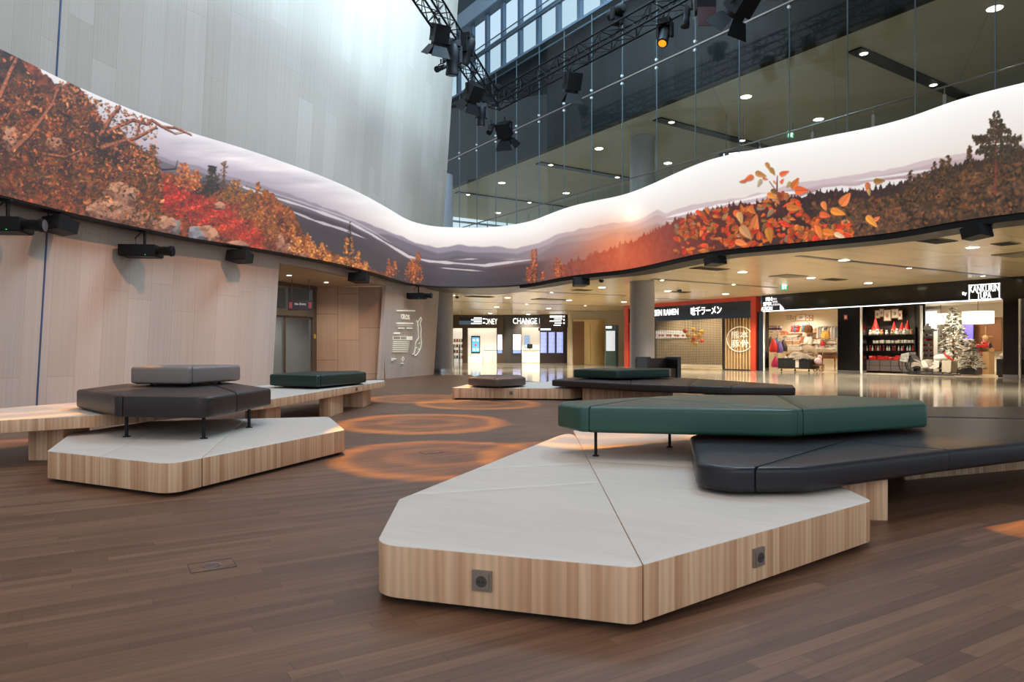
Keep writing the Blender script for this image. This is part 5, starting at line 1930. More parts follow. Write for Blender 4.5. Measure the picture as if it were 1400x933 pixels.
# orange pattern lights thrown on the floor by the moving heads
def gobo(name, loc, target, power, angle, kind, col=(1.0, 0.4, 0.0), seed=0.0):
    o = spot(name, loc, target, power, col, angle, 0.08, 0.02)
    l = o.data
    l.use_nodes = True
    nt = l.node_tree
    em = nt.nodes['Emission']
    tc = N(nt, 'TexCoord')
    sp = N(nt, 'SeparateXYZ')
    nt.links.new(tc.outputs['Normal'], sp.inputs[0])
    dv = [N(nt, 'Math', operation='DIVIDE') for _ in range(2)]
    cb = N(nt, 'CombineXYZ')
    for d_, ax in zip(dv, 'XY'):
        nt.links.new(sp.outputs[ax], d_.inputs[0])
        nt.links.new(sp.outputs['Z'], d_.inputs[1])
        nt.links.new(d_.outputs[0], cb.inputs[ax])
    h = math.tan(math.radians(angle / 2))
    mp = N(nt, 'Mapping')
    mp.inputs['Scale'].default_value = (1 / h, 1 / h, 1)
    nt.links.new(cb.outputs[0], mp.inputs['Vector'])
    ln = N(nt, 'VectorMath', operation='LENGTH')
    nt.links.new(mp.outputs['Vector'], ln.inputs[0])
    nz = N(nt, 'TexNoise', Scale=1.9, Detail=2.0)
    mp2 = N(nt, 'Mapping')
    mp2.inputs['Location'].default_value = (seed, seed * 1.7, 0)
    nt.links.new(mp.outputs['Vector'], mp2.inputs['Vector'])
    nt.links.new(mp2.outputs['Vector'], nz.inputs['Vector'])
    ad = N(nt, 'Math', operation='MULTIPLY_ADD')
    ad.inputs[1].default_value = 0.2
    nt.links.new(nz.outputs['Fac'], ad.inputs[0])
    nt.links.new(ln.outputs['Value'], ad.inputs[2])
    cr = N(nt, 'ValToRGB')
    el = cr.color_ramp.elements
    if kind == 'ring':
        st = [(0.0, 0.16), (0.3, 0.2), (0.48, 0.55), (0.6, 0.22), (0.74, 0.3), (0.86, 1.0), (0.93, 0.6), (1.0, 0.0)]
    else:
        st = [(0.0, 1.0), (0.6, 0.8), (0.9, 0.5), (1.0, 0.0)]
    el[0].position, el[0].color = st[0][0], (st[0][1],) * 3 + (1,)
    el[1].position, el[1].color = st[-1][0], (st[-1][1],) * 3 + (1,)
    for p_, v_ in st[1:-1]:
        e = el.new(min(p_, 1.0))
        e.color = (v_,) * 3 + (1,)
    nt.links.new(ad.outputs[0], cr.inputs['Fac'])
    nt.links.new(cr.outputs['Color'], em.inputs['Strength'])
    return o


def fl(px, py):
    x, y = floor_pt(px, py)
    return (x, y, 0)


for lp_, tg_, pw_, an_, sd_ in (((-2.4, 15.5, 10.3), (-1.35, 10.6, 0), 15000, 15, 0.0), ((-3.0, 12.0, 10.3), (-0.7, 7.2, 0), 14000, 13.5, 3.1), ((-2.0, 20.0, 10.3), (-0.7, 14.3, 0), 13000, 14, 5.7),
                              ((-1.8, 21.5, 10.3), (-2.0, 15.8, 0), 13000, 14, 8.3), ((-3.4, 13.0, 10.3), (-5.5, 7.3, 0), 11000, 15, 2.2), ((-2.8, 14.0, 10.3), (0.75, 7.3, 0.25), 13000, 12, 6.2)):
    gobo('pattern_light', lp_, tg_, pw_, an_, 'ring', seed=sd_)
gobo('pattern_light', (3.5, 14.0, 10.3), fl(1408, 716), 24000, 3.6, 'spot', (1.0, 0.42, 0.02), 1.0)
# ---------------------------------------------------------------- concourse: shop fronts
def S(u, v=0.0, z=0.0):
    p = FP(u, v)
    return (p[0], p[1], z)


def sbox(name, u0, u1, v0, v1, z0, z1, m):
    return struct(MB().bx(u0, u1, v0, v1, z0, z1).build(name, m, None, (F0[0], F0[1], 0), FA))


M_shopwall = mat('shop_cream', srgb(238, 226, 204), 0.5)
M_shopdark = mat('shop_dark_wall', srgb(40, 34, 32), 0.5)
M_oak = mat('warm_oak', srgb(190, 150, 104), 0.45)
M_brass = mat('brown_wood', srgb(132, 84, 46), 0.5)
M_cabinet = mat('grey_cabinet', srgb(96, 88, 86), 0.5)
M_crimson = mat('bright_red', srgb(206, 34, 30), 0.5)
M_cream = mat('cream', srgb(240, 230, 212), 0.5)
M_wool = mat('wool_white', srgb(232, 226, 216), 0.9, bump=0.5, bscale=60)
M_ledline = glow('led_line', srgb(235, 240, 255), 2.2)
OPEN = 2.9
# piers and black fascia as setting
sbox('wall_shop_fascia', 10.0, 26, 0.0, 0.35, 3.02, CEIL, M_gloss)
sbox('wall_pier_first', 9.55, 10.12, 0.02, 0.4, 0, 3.02, M_gloss)
sbox('wall_pier_second', 14.12, 15.2, -0.02, 0.5, 0.14, 3.02, M_gloss)
sbox('wall_pier_third', 20.85, 21.35, -0.05, 0.5, 0.14, 3.02, M_gloss)
sbox('baseboard_second_pier', 14.12, 15.2, -0.03, 0.5, 0, 0.14, M_steel)
sbox('baseboard_third_pier', 20.85, 21.35, -0.06, 0.5, 0, 0.14, M_steel)
for k, (u0, u1) in enumerate(((10.1, 10.16), (15.2, 15.27), (21.36, 21.42))):
    sbox('trim_%d' % (40 + k), u0, u1, -0.04, 0.04, 0, 3.0, M_white)
u_ = u_of(1259, 1.1)
sbox('trim_45', u_, u_ + 0.07, 1.02, 1.12, 0, 3.0, M_white)
sbox('ceiling_shops', 0, 27, 0.35, 8.0, 3.3, 3.45, M_shopwall)


def slant(name, u0, u1, v0, v1, m, th=0.08):
    quad_wall(FP(u0, v0), FP(u1, v1), 0, 3.3, th, name, m, 1)


sbox('wall_shop_back', 6.0, 12.3, 5.0, 5.1, 0, 3.3, M_shopwall)
sbox('wall_shop_back_dark', 13.1, 16.4, 3.2, 3.3, 0, 3.3, M_shopdark)
sbox('wall_shop_back_far', 13.0, 27, 7.6, 7.8, 0, 3.3, M_shopwall)
slant('wall_shop_partition', 9.98, 6.2, 0.4, 5.0, M_shopwall)
slant('wall_shop_side', 15.1, 12.2, 0.5, 5.0, M_shopwall)
slant('wall_shop_side_dark', 17.3, 13.4, 1.15, 7.6, M_shopdark)
sbox('floor_shops', 0.0, 27, 0.3, 8.0, -0.005, 0.004, mat('shop_floor', srgb(206, 190, 164), 0.25))
for u, v, p in ((10.3, 1.8, 330), (12.2, 1.8, 330), (9.2, 3.8, 300), (15.4, 1.4, 260), (18.2, 2.2, 420), (17.0, 5.4, 400), (22.5, 2.5, 350)):
    spot('shop_spot', S(u, v, 3.26), S(u, v + 0.2, 0), p, (1.0, 0.88, 0.7), 150, 0.5, 0.15)

# white light strip and signs on the black fascia
ln_ = thing('light_strip', 'thin white light strip along the foot of the black shop fascia', 'light', S(10.1, -0.075, 3.03), FA)
MB().bx(0, 10.7, -0.012, 0.02, -0.02, 0.02).build('lit_strip', M_ledline, ln_)


def zat(px, py, v=0.0):
    return shop_pt(px, py, v)[1]


u0, u1 = u_of(1041.5), u_of(1056.5)
sg1 = thing('shop_sign', 'lit white stacked-word sign on the black fascia above the gift shop', 'sign', S(u0, -0.03, 0), FA)
w_ = u1 - u0
for k, (wd_, x0, x1_) in enumerate((('FIN', 0.42, 0.98), ('SPIR', 0.18, 0.98), ('ATION', 0.0, 1.0))):
    zc = zat(1050, 409.5 + 6.3 * k)
    put_letters('lettering', TX[wd_], M_sign, sg1, (w_ * (x0 + x1_) / 2, -0.01, zc), 0, (w_ * (x1_ - x0), 0.19))
M_sign2 = glow('sign_white_dim', srgb(220, 222, 235), 0.7)
for k, (wd_, x0, x1_) in enumerate((('FIN', 1.02, 1.38), ('SPIR', 1.02, 1.5), ('ATION', 1.02, 1.66))):
    zc = zat(1062, 409.0 + 3.8 * k)
    put_letters('small_lettering', TX[wd_], M_sign2, sg1, (w_ * (x0 + x1_) / 2, -0.01, zc), 0, (w_ * (x1_ - x0), 0.1))
zt = zat(1068, 423.5)
tri = MB()
tri.add([(w_ * 1.68, -0.01, zt), (w_ * 2.05, -0.01, zt), (w_ * 1.86, -0.01, zt + 0.16), (w_ * 1.68, -0.01, zt + 0.26), (w_ * 1.68, 0.01, zt), (w_ * 2.05, 0.01, zt), (w_ * 1.86, 0.01, zt + 0.16), (w_ * 1.68, 0.01, zt + 0.26)],
        [(0, 1, 2, 3), (7, 6, 5, 4), (0, 4, 5, 1), (1, 5, 6, 2), (2, 6, 7, 3), (3, 7, 4, 0)])
tri.build('pictogram', M_sign, sg1)
u0, u1 = u_of(1325), u_of(1367.5)
zb_, zt = zat(1346, 410), zat(1346, 388.5)
sg2 = thing('shop_sign', 'lit white two-word sign in a thin frame on the black fascia above the snowy tree', 'sign', S(u0, -0.03, 0), FA)
w_ = u1 - u0
MB().bx(0, w_, -0.02, 0, zb_, zb_ + .03).bx(0, w_, -0.02, 0, zt - .03, zt).bx(0, .03, -0.02, 0, zb_, zt).bx(w_ - .03, w_, -0.02, 0, zb_, zt).build('sign_frame', M_sign, sg2)
put_letters('lettering', TX['KANKURIN'], M_sign, sg2, (w_ / 2, -0.01, zb_ + (zt - zb_) * 0.72), 0, (w_ * 0.94, (zt - zb_) * 0.46))
put_letters('lettering', TX['TUPA'], M_sign, sg2, (w_ / 2, -0.01, zb_ + (zt - zb_) * 0.27), 0, (w_ * 0.46, (zt - zb_) * 0.42))
put_letters('small_lettering', TX['By'], M_sign, sg2, (-0.15, -0.01, zb_ + (zt - zb_) * 0.45), 0, (0.16, 0.16))
# dark window with small lettering on the second pier and the fire point sign
fs_ = thing('fire_point_sign', 'small red fire point sign high on the black pier between the shops', 'sign', S(u_of(1156.8), -0.03, zat(1156.8, 434)), FA)
MB().bx(-0.08, 0.08, -0.01, 0, -0.11, 0.11).build('sign_plate', mat('fire_red', srgb(170, 40, 38), 0.4, emit=srgb(170, 40, 38), es=0.25), fs_)
MB().bx(-0.045, -0.015, -0.014, -0.008, -0.07, 0.07).bx(0.015, 0.045, -0.014, -0.008, -0.07, 0.07).bx(-0.02, 0.02, -0.014, -0.008, -0.015, 0.015).build('pictogram', M_white, fs_)
# green exit signs
M_exit = glow('exit_green', srgb(40, 160, 110), 0.9)
for px, py, z0, lb in ((1072, 391.5, CEIL, 'green running-man exit sign hanging from the concourse ceiling'), (1080.5, 184, UPC, 'green exit sign hanging from the upper ceiling behind the glazing')):
    Y = 30.0 if z0 == CEIL else 26.5
    x = (px - 700) / F * Y
    z = z_at(py, Y)
    t = thing('exit_sign', lb, 'sign', (x, Y, z), 0.2)
    hh = 0.16 if z0 == CEIL else 0.13
    MB().bx(-hh, hh, -0.02, 0.02, -hh, hh).build('sign_panel', M_exit, t)
    MB().cyl((-0.1, 0, hh), (-0.1, 0, z0 - z), 0.008, n=6).cyl((0.1, 0, hh), (0.1, 0, z0 - z), 0.008, n=6).build('hanger', M_alu, t)
    p_ = MB()
    p_.bx(-0.7 * hh, -0.15 * hh, -0.026, -0.02, -0.75 * hh, 0.75 * hh)
    p_.ball((0.38 * hh, -0.024, 0.5 * hh), (0.13 * hh, 0.006, 0.13 * hh), 8)
    p_.tube([(0.36 * hh, -0.024, 0.3 * hh), (0.3 * hh, -0.024, -0.15 * hh), (0.5 * hh, -0.024, -0.7 * hh)], 0.1 * hh, 6)
    p_.tube([(0.3 * hh, -0.024, -0.15 * hh), (0.05 * hh, -0.024, -0.6 * hh)], 0.09 * hh, 6)
    p_.tube([(0.75 * hh, -0.024, 0.1 * hh), (0.36 * hh, -0.024, 0.25 * hh), (0.0 * hh, -0.024, 0.05 * hh)], 0.08 * hh, 6)
    p_.build('pictogram', M_sign, t)
dsx = (997 - 700) / F * 25.5
ds = thing('direction_sign', 'small dark blue direction sign with an arrow behind the glazing just above the screen', 'sign', (dsx, 25.5, z_at(212, 25.5)), -0.5)
MB().bx(-0.35, 0.75, -0.04, 0.04, -0.35, 0.12).build('sign_board', M_navy, ds)
MB().bx(0.0, 0.6, -0.046, -0.04, -0.06, 0.05).build('lettering', M_sign, ds)
MB().bx(-0.2, -0.16, -0.046, -0.04, -0.06, 0.06).build('arrow', M_sign, ds)
MB().cyl((-0.1, 0, 0.12), (-0.1, 0, UPC - z_at(212, 25.5)), 0.012, n=6).cyl((0.5, 0, 0.12), (0.5, 0, UPC - z_at(212, 25.5)), 0.012, n=6).build('hanger', M_alu, ds)

# ---------------------------------------------------------------- ramen restaurant front
rm = thing('restaurant_front', 'red-framed restaurant front with black fascia, white lettering and a rolled-down grille', 'shop front', S(0, 0, 0), FA)
ur, ul = u_of(1035), -0.15
MB().bx(ul, ur, -0.1, 0.3, 3.64, CEIL - 0.006).bx(ur - 0.32, ur, -0.1, 0.3, 0, 3.64).bx(ul, ul + 0.35, -0.1, 0.3, 0, 3.64).build('red_frame', M_red, rm)
MB().bx(ul + 0.35, ur - 0.32, -0.02, 0.3, 2.78, 3.64).build('fascia', M_gloss, rm)
MB().bx(ul + 0.35, 0.9, 0.05, 0.2, 0, 2.78).build('side_panel', mat('dark_red_panel', srgb(120, 36, 24), 0.4), rm)


def fit_px(px0, px1, py0, py1):
    a, b = u_of(px0), u_of(px1)
    return (a + b) / 2, zat((px0 + px1) / 2, (py0 + py1) / 2), b - a, zat((px0 + px1) / 2, py0) - zat((px0 + px1) / 2, py1)


uc, zc, w_, h_ = fit_px(895.5, 928, 423, 431.5)
put_letters('lettering', TX['SEN RAMEN'], M_sign, rm, (uc, -0.04, zc), 0, (w_, h_))
uc, zc, w_, h_ = fit_px(878, 894, 424, 432)
put_letters('lettering', TX['AJI'], M_sign, rm, (uc, -0.04, zc), 0, (w_, h_))
uc, zc, w_, h_ = fit_px(945, 987, 419, 430.5)
put_letters('lettering', TX['味千ラーメン'], M_sign, rm, (uc, -0.04, zc), 0, (w_, h_))
# rolled-down lattice grille
ga, gb_ = 0.9, u_of(985.5)
g_ = MB()
n = 66
for k in range(n):
    u = ga + (gb_ - ga) * k / (n - 1)
    g_.bx(u - 0.011, u + 0.011, 0.1, 0.12, 0.22, 2.78)
for k in range(44):
    z = 0.25 + 2.5 * k / 43
    g_.bx(ga, gb_, 0.095, 0.125, z - 0.012, z + 0.012)
g_.build('grille', mat('grille_bronze', srgb(86, 78, 66), 0.4, metal=0.5), rm)
MB().bx(ga, gb_, 0.06, 0.16, 0.12, 0.25).build('bottom_rail', mat('rail_cream', srgb(200, 188, 160), 0.4), rm)
sbox('wall_ramen_back', 0, 8.1, 2.6, 2.7, 0, 3.3, mat('ramen_back_wall', srgb(190, 172, 140), 0.5))
sbox('wall_ramen_side', -0.2, 0.0, 0.3, 2.7, 0, 3.3, M_shopdark)
for u in (2.2, 4.6, 7.0):
    spot('ramen_spot', S(u, 1.2, 3.2), S(u, 2.2, 0), 300, (1, 0.86, 0.66), 150, 0.5, 0.1)
sl = MB()
ua, ub = u_of(988.5), ur - 0.34
MB().bx(gb_ + 0.02, ub, 0.1, 0.2, 0, 2.78).build('slat_backing', M_shopdark, rm)
n = 9
for k in range(n):
    u = ua + 0.1 + (ub - ua - 0.12) * (k + 0.1) / n
    sl.bx(u, u + (ub - ua) / n * 0.5, 0.02, 0.1, 0.05, 2.76)
sl.build('wooden_slats', mat('slat_wood', srgb(196, 160, 112), 0.45), rm)
ci = MB()
uc, zc = shop_pt(1011.7, 464)
R_ = 17 / F * FP(uc)[1] * 1.0
Rx = R_ * 1.28
pts = [(uc + Rx * math.cos(6.2832 * k / 48), -0.02, zc + R_ * math.sin(6.2832 * k / 48)) for k in range(49)]
ci.tube(pts, 0.025, 6)
M_signc = mat('emblem_cream', srgb(232, 224, 206), 0.4, emit=srgb(232, 224, 206), es=0.35)
ci.build('emblem_ring', M_signc, rm)
put_letters('emblem_lettering', TX['熊本'], M_signc, rm, (uc, -0.02, zc + R_ * 0.36), 0, (Rx * 1.3, R_ * 0.62))
put_letters('emblem_lettering', TX['豚骨'], M_signc, rm, (uc, -0.02, zc - R_ * 0.36), 0, (Rx * 1.3, R_ * 0.62))
for k in range(4):
    u, z = shop_pt(899 + 10.5 * k, 457.5, 2.5)
    t = thing('menu_screen', 'lit menu screen in a row behind the rolled-down grille', 'menu screen', S(u, 2.5, z), FA, 'menu screens behind the grille')
    MB().bx(-0.46, 0.46, 0, 0.08, -0.24, 0.24).build('display', glow('menu_glow', srgb(226, 222, 218), 0.8), t)
    for x in (-0.22, 0.2):
        MB().ball((x, -0.01, -0.07), (0.14, 0.02, 0.08), 8).build('dish_picture', mat('dish', srgb(180, 110, 50), 0.5, emit=srgb(180, 110, 50), es=0.4), t)
pal = [mat('balloon_gold', srgb(222, 170, 66), 0.3, emit=srgb(222, 170, 66), es=0.25), mat('balloon_red', srgb(214, 80, 50), 0.3, emit=srgb(214, 80, 50), es=0.25)]
for k, (px, py, c) in enumerate(((943, 453, 1), (949, 451, 0), (955, 454, 0), (939, 459, 0), (947, 459, 0), (956, 461, 0), (942, 466, 0), (950, 466, 1), (955, 464, 1), (957, 459, 0), (947, 470, 0))):
    u, z = shop_pt(px, py, 1.2)
    t = thing('balloon', ('red' if c else 'golden') + ' round lantern ball in the cluster behind the grille', 'lantern', S(u, 0.8 + 0.34 * (k % 4), z), FA, ('red' if c else 'golden') + ' lantern balls')
    MB().ball((0, 0, 0), 0.145, 14).build('ball', pal[c], t, smooth=60)
    MB().cyl((0, 0, 0.14), (0, 0, 3.3 - z), 0.006, n=5).build('cord', M_dark, t)

# ---------------------------------------------------------------- lift lobby, totems, money exchange
lx0, lx1 = (783 - 700) / F * 50.4, (827 - 700) / F * 50.4
lift = thing('lift', 'brushed bronze lift front with folding metal doors beside the flight display wall', 'lift', ((lx0 + lx1) / 2, 50.4, 0))
M_bronze = mat('brushed_bronze', srgb(214, 176, 112), 0.3, metal=0.8)
M_bronzed = mat('brushed_bronze_dark', srgb(120, 86, 56), 0.3, metal=0.8)
hw = (lx1 - lx0) / 2
MB().bx(-hw, hw, -0.05, 0.09, 2.9, 3.25).bx(hw - 0.8, hw, -0.05, 0.09, 0, 2.9).build('surround', M_bronze, lift)
MB().bx(-hw, -hw + 0.8, -0.3, 0.09, 0, 3.1).build('side_panel', M_bronzed, lift)
for k in range(3):
    x = -hw + 0.82 + k * 0.46
    MB().bx(x, x + 0.43, -0.02, 0.06, 0.02, 2.9).build('door_leaf', M_bronze, lift)
tt = thing('information_totem', 'slim teal information pillar with a lit map beside the lift', 'totem', ((836 - 700) / F * 47.5, 47.5, 0))
M_teal = mat('teal_panel', srgb(110, 140, 142), 0.4)
MB().bx(-0.43, 0.28, -0.12, 0.12, 0, 2.75).build('body', M_teal, tt)
MB().bx(0.28, 0.45, -0.12, 0.12, 0, 2.75).build('side', mat('teal_dark', srgb(70, 96, 98), 0.4), tt)
MB().bx(-0.38, 0.22, -0.13, -0.12, 1.0, 2.35).build('map_screen', glow('map_glow', srgb(220, 226, 232), 0.8), tt)
MB().bx(-0.4, 0.0, -0.13, -0.12, 2.52, 2.66).build('lettering', M_sign, tt)

YB = 56.0


def bxp(px):
    return (px - 700) / F * YB


ex = thing('exchange_booth', 'black-fronted money exchange booth with brightly lit white bays at the far end', 'booth', (0, YB, 0))
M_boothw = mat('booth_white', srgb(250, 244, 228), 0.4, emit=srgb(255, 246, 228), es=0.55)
M_boothb = mat('booth_brown', srgb(74, 58, 44), 0.35)
M_boothd = mat('booth_charcoal', srgb(52, 48, 44), 0.35)
MB().bx(bxp(617), bxp(690), 0, 0.4, 2.8, CEIL - .006).build('fascia', M_boothb, ex)
MB().bx(bxp(690), bxp(776), -0.25, 0.4, 2.85, CEIL - .006).build('fascia', M_boothd, ex)
MB().bx(bxp(632), bxp(639), 0, 0.4, 0, 2.8).build('pier', M_boothb, ex)
MB().bx(bxp(679), bxp(690), -0.02, 0.4, 0, 2.8).build('pier', M_boothb, ex)
MB().bx(bxp(690), bxp(701), -0.22, 0.4, 0, 2.85).bx(bxp(701), bxp(713.5), -0.25, 0.4, 0, 2.85).build('pier', M_boothd, ex)
MB().bx(bxp(639), bxp(679), 1.0, 1.2, 0, 2.85).build('lit_bay_wall', M_boothw, ex)
MB().bx(bxp(713), bxp(776), 1.0, 1.2, 0, 2.85).build('lit_bay_wall', M_boothw, ex)
MB().bx(bxp(617), bxp(776), 0.4, 3.0, 2.86, 3.0).build('bay_ceiling', M_boothw, ex)
for nm, p0, p1, y in (('poster', 680.5, 686.5, -0.03), ('poster', 701.5, 712, -0.27)):
    f_ = MB().bx(bxp(p0), bxp(p1), y - 0.03, y, 0.8, 2.28).build('lit_poster', glow('poster_lilac', srgb(226, 222, 240), 0.8), ex)
    MB().bx(bxp(p0), bxp(p1), y - 0.034, y - 0.03, 0.8, 1.08).build('poster_band', glow('poster_blue', srgb(110, 130, 220), 0.7), f_)
tb = MB().bx(bxp(643.3), bxp(655.7), 0.9, 1.0, 0.78, 2.2).build('rate_screen', M_navy, ex)
MB().bx(bxp(644.4), bxp(654.6), 0.88, 0.9, 0.9, 2.08).build('rate_display', glow('rate_blue', srgb(110, 190, 235), 0.9), tb)
for k, (x, z) in enumerate(((647, 1.85), (652, 1.85), (649.5, 1.45), (647, 1.1), (652, 1.1))):
    MB().cyl((bxp(x), 0.86, z), (bxp(x), 0.88, z), 0.1, n=10).build('rate_mark', glow('mark_%d' % k, srgb(230, 90, 80) if k == 2 else srgb(240, 246, 250), 0.9), tb)
put_letters('lettering', TX['CHANGE MONEY'], M_sign, ex, (bxp(733), -0.27, 3.36), 0, (bxp(765) - bxp(701.5), 0.46))
put_letters('lettering', TX['MONEY'], M_sign, ex, (bxp(669), -0.02, 3.33), 0, (bxp(680) - bxp(658), 0.46))
put_letters('lettering', TX['oup'], glow('oup_blue', srgb(110, 140, 190), 0.5), ex, (bxp(718.5), -0.06, 0.55), 0, (bxp(723) - bxp(714), 0.24))
MB().bx(bxp(714), bxp(737), -0.02, 0.02, 0.05, 0.86).build('counter_front', M_boothw, ex)
for p0, p1, lb in ((661, 679, 'cream service counter in the left-hand bay under the partly hidden sign'.replace('left-hand bay', 'bay with the blue rate screen')), (715, 737, 'cream service counter with a monitor in the bay beside the flight displays')):
    c_ = thing('service_counter', lb, 'counter', (bxp((p0 + p1) / 2), YB + 0.45, 0))
    w2 = bxp(p1) - bxp((p0 + p1) / 2)
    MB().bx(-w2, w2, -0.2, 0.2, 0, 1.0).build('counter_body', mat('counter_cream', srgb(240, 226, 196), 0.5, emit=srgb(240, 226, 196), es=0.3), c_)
    MB().bx(-w2 - .03, w2 + .03, -0.24, 0.24, 1.0, 1.06).build('counter_top', M_oak, c_)
mo = thing('monitor', 'black computer monitor on the exchange counter beside the flight displays', 'monitor', (bxp(724.5), YB + 0.42, 1.06))
MB().bx(-0.22, 0.22, -0.03, 0.03, 0.1, 0.48).build('display', M_black, mo)
MB().cyl((0, 0, 0.01), (0, 0, 0.12), 0.03).bx(-0.12, 0.12, -0.08, 0.08, 0, 0.015).build('stand', M_blackm, mo)
ws = thing('slim_screen', 'tall pale blue screen on the white wall above the exchange counter', 'screen', (bxp(721), YB + 0.99, 1.75))
MB().bx(-0.22, 0.22, -0.06, 0, -0.5, 0.5).build('frame', M_steel, ws)
MB().bx(-0.19, 0.19, -0.075, -0.06, -0.46, 0.46).build('display', glow('ws_blue', srgb(150, 180, 225), 0.8), ws)
# side shop left of the exchange with filled shelves
sh = thing('shop_shelf', 'lit shelf unit with teal ends seen between the bare column and the exchange booth', 'shelf', (bxp(623), YB + 0.8, 0))
MB().bx(-0.9, 0.7, 0.35, 0.4, 0, 2.8).build('back_panel', M_boothw, sh)
for k in range(4):
    MB().bx(-0.85, 0.6, -0.1, 0.35, 0.35 + 0.45 * k, 0.39 + 0.45 * k).build('shelf_board', M_oak, sh)
MB().bx(-0.3, -0.22, -0.12, 0.35, 0, 1.5).bx(0.2, 0.28, -0.12, 0.35, 0, 1.5).build('upright', M_teal, sh)
gp = [mat('pack_%d' % k, srgb(*c), 0.5) for k, c in enumerate(((190, 70, 60), (220, 190, 120), (120, 80, 60), (230, 220, 200), (170, 120, 90), (90, 120, 130)))]
pk = None
for k in range(4):
    for j in range(7):
        if pk is None:
            pk = thing('packet', 'x', 'packet', (0, 0, 0), 0, 'packets on the far lit shelves')
            MB().bx(-0.07, 0.07, -0.06, 0.06, 0, 0.22).build('box', gp[0], pk)
            t = pk
        else:
            t = copy_thing(pk, (0, 0, 0))
            t.children[0].data = t.children[0].data.copy()
            t.children[0].data.materials[0] = gp[random.randrange(6)]
        t.location = (bxp(623) - 0.75 + 0.2 * j, YB + 0.9, 0.39 + 0.45 * k)
        t['label'] = 'small coloured packet on the lit shelves by the bare column'
# hanging direction sign in front of the booth
hx = (646 - 700) / F * 50.0
hs_ = thing('direction_sign', 'blue and grey direction sign hanging before the exchange booth, hiding part of its sign', 'sign', (hx, 50.0, 0))
MB().bx(-0.95, 0.95, -0.05, 0.05, 2.85, 3.4).build('sign_board', M_navy, hs_)
MB().bx(-0.95, 0.1, -0.06, -0.05, 2.87, 3.14).build('sign_band', mat('sign_grey_blue', srgb(92, 116, 140), 0.4, emit=srgb(92, 116, 140), es=0.2), hs_)
for k in range(4):
    MB().bx(0.1 - 0.2 * (k % 2), 0.66, -0.062, -0.05, 3.3 - 0.13 * k, 3.37 - 0.13 * k).build('lettering', M_sign, hs_)
MB().bx(0.74, 0.9, -0.062, -0.05, 3.23, 3.32).bx(0.74, 0.9, -0.062, -0.05, 2.95, 3.04).build('arrow', M_sign, hs_)
MB().cyl((-0.75, 0, 3.4), (-0.75, 0, CEIL), 0.012, n=6).cyl((0.75, 0, 3.4), (0.75, 0, CEIL), 0.012, n=6).build('hanger', M_alu, hs_)
# flight display wall
YF = 55.0
fx0, fx1 = (738 - 700) / F * YF, (772 - 700) / F * YF
fd = thing('flight_display', 'dark brown flight display wall with three tall blue screens and white direction lettering', 'display', (fx0, YF, 0))
Wd = fx1 - fx0
MB().bx(0, Wd, 0, 0.5, 0, CEIL - 0.02).build('panel_wall', mat('display_brown', srgb(66, 48, 42), 0.25), fd)
MB().bx(Wd, Wd + 0.2, -0.02, 0.5, 0, CEIL - 0.02).build('edge_panel', M_navy, fd)
for k in range(3):
    x = 0.04 + k * 0.64
    s_ = MB().bx(x, x + 0.5, -0.03, 0, 0.82, 2.46).build('display_screen', glow('fids_blue', srgb(150, 168, 232), 0.85), fd)
    r_ = MB()
    for j in range(22):
        z = 0.9 + 0.07 * j
        r_.bx(x + 0.03, x + 0.46 - 0.1 * random.random(), -0.034, -0.03, z, z + 0.028)
    r_.build('flight_rows', glow('fids_text', srgb(214, 222, 250), 0.8), s_)
for k, (a, b) in enumerate(((0.88, 2.05), (1.25, 2.05), (0.85, 1.95), (1.3, 2.0), (1.2, 1.9))):
    z = 3.6 - 0.16 * k
    MB().bx(a * 0.9, b * 0.86, -0.02, 0, z, z + (0.15 if k == 0 else 0.08)).build('lettering', M_sign, fd)
for k in range(3):
    MB().bx(1.84, 1.95, -0.02, 0, 3.62 - 0.26 * k, 3.74 - 0.26 * k).build('arrow', M_sign, fd)
MB().bx(-0.12, 0.95, -0.06, 0, 2.56, 2.78).build('header_strip', M_black, fd)
MB().bx(0.05, 0.85, -0.07, -0.06, 2.6, 2.74).build('header_lettering', M_sign, fd)

# projected light on the panelled wall, modelled as thin glowing lettering
i0 = wall_index(560)
wz = [wall_xy(i0, z) for z in (0, 1)]
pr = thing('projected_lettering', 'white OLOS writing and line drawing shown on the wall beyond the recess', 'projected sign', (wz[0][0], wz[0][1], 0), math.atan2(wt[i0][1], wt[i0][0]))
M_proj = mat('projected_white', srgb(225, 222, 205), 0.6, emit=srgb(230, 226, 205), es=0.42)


def wl(px, py):
    """point on the leaning wall near i0: (along, height)"""
    t_ = wt[i0]
    k = (px - 700) / F
    z = 1.5
    for _ in range(6):
        o = wc[i0] + win[i0] * LEAN * z
        s = (o[0] - k * o[1]) / (k * t_[1] - t_[0])
        z = z_at(py, o[1] + s * t_[1])
    return s, z


def wpos(s, z):
    return (s, -LEAN * z - 0.045, z)


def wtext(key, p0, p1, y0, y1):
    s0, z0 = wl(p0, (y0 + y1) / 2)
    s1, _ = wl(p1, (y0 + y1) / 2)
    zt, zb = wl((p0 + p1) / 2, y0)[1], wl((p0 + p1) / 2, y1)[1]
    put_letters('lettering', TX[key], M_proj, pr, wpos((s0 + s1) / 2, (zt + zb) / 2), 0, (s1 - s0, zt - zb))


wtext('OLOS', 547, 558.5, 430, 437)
lm = MB()


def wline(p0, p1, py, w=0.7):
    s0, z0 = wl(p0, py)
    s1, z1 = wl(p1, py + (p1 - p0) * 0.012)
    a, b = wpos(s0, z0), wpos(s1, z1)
    lm.tube([a, b], 0.5 * w / F * 27, 5)


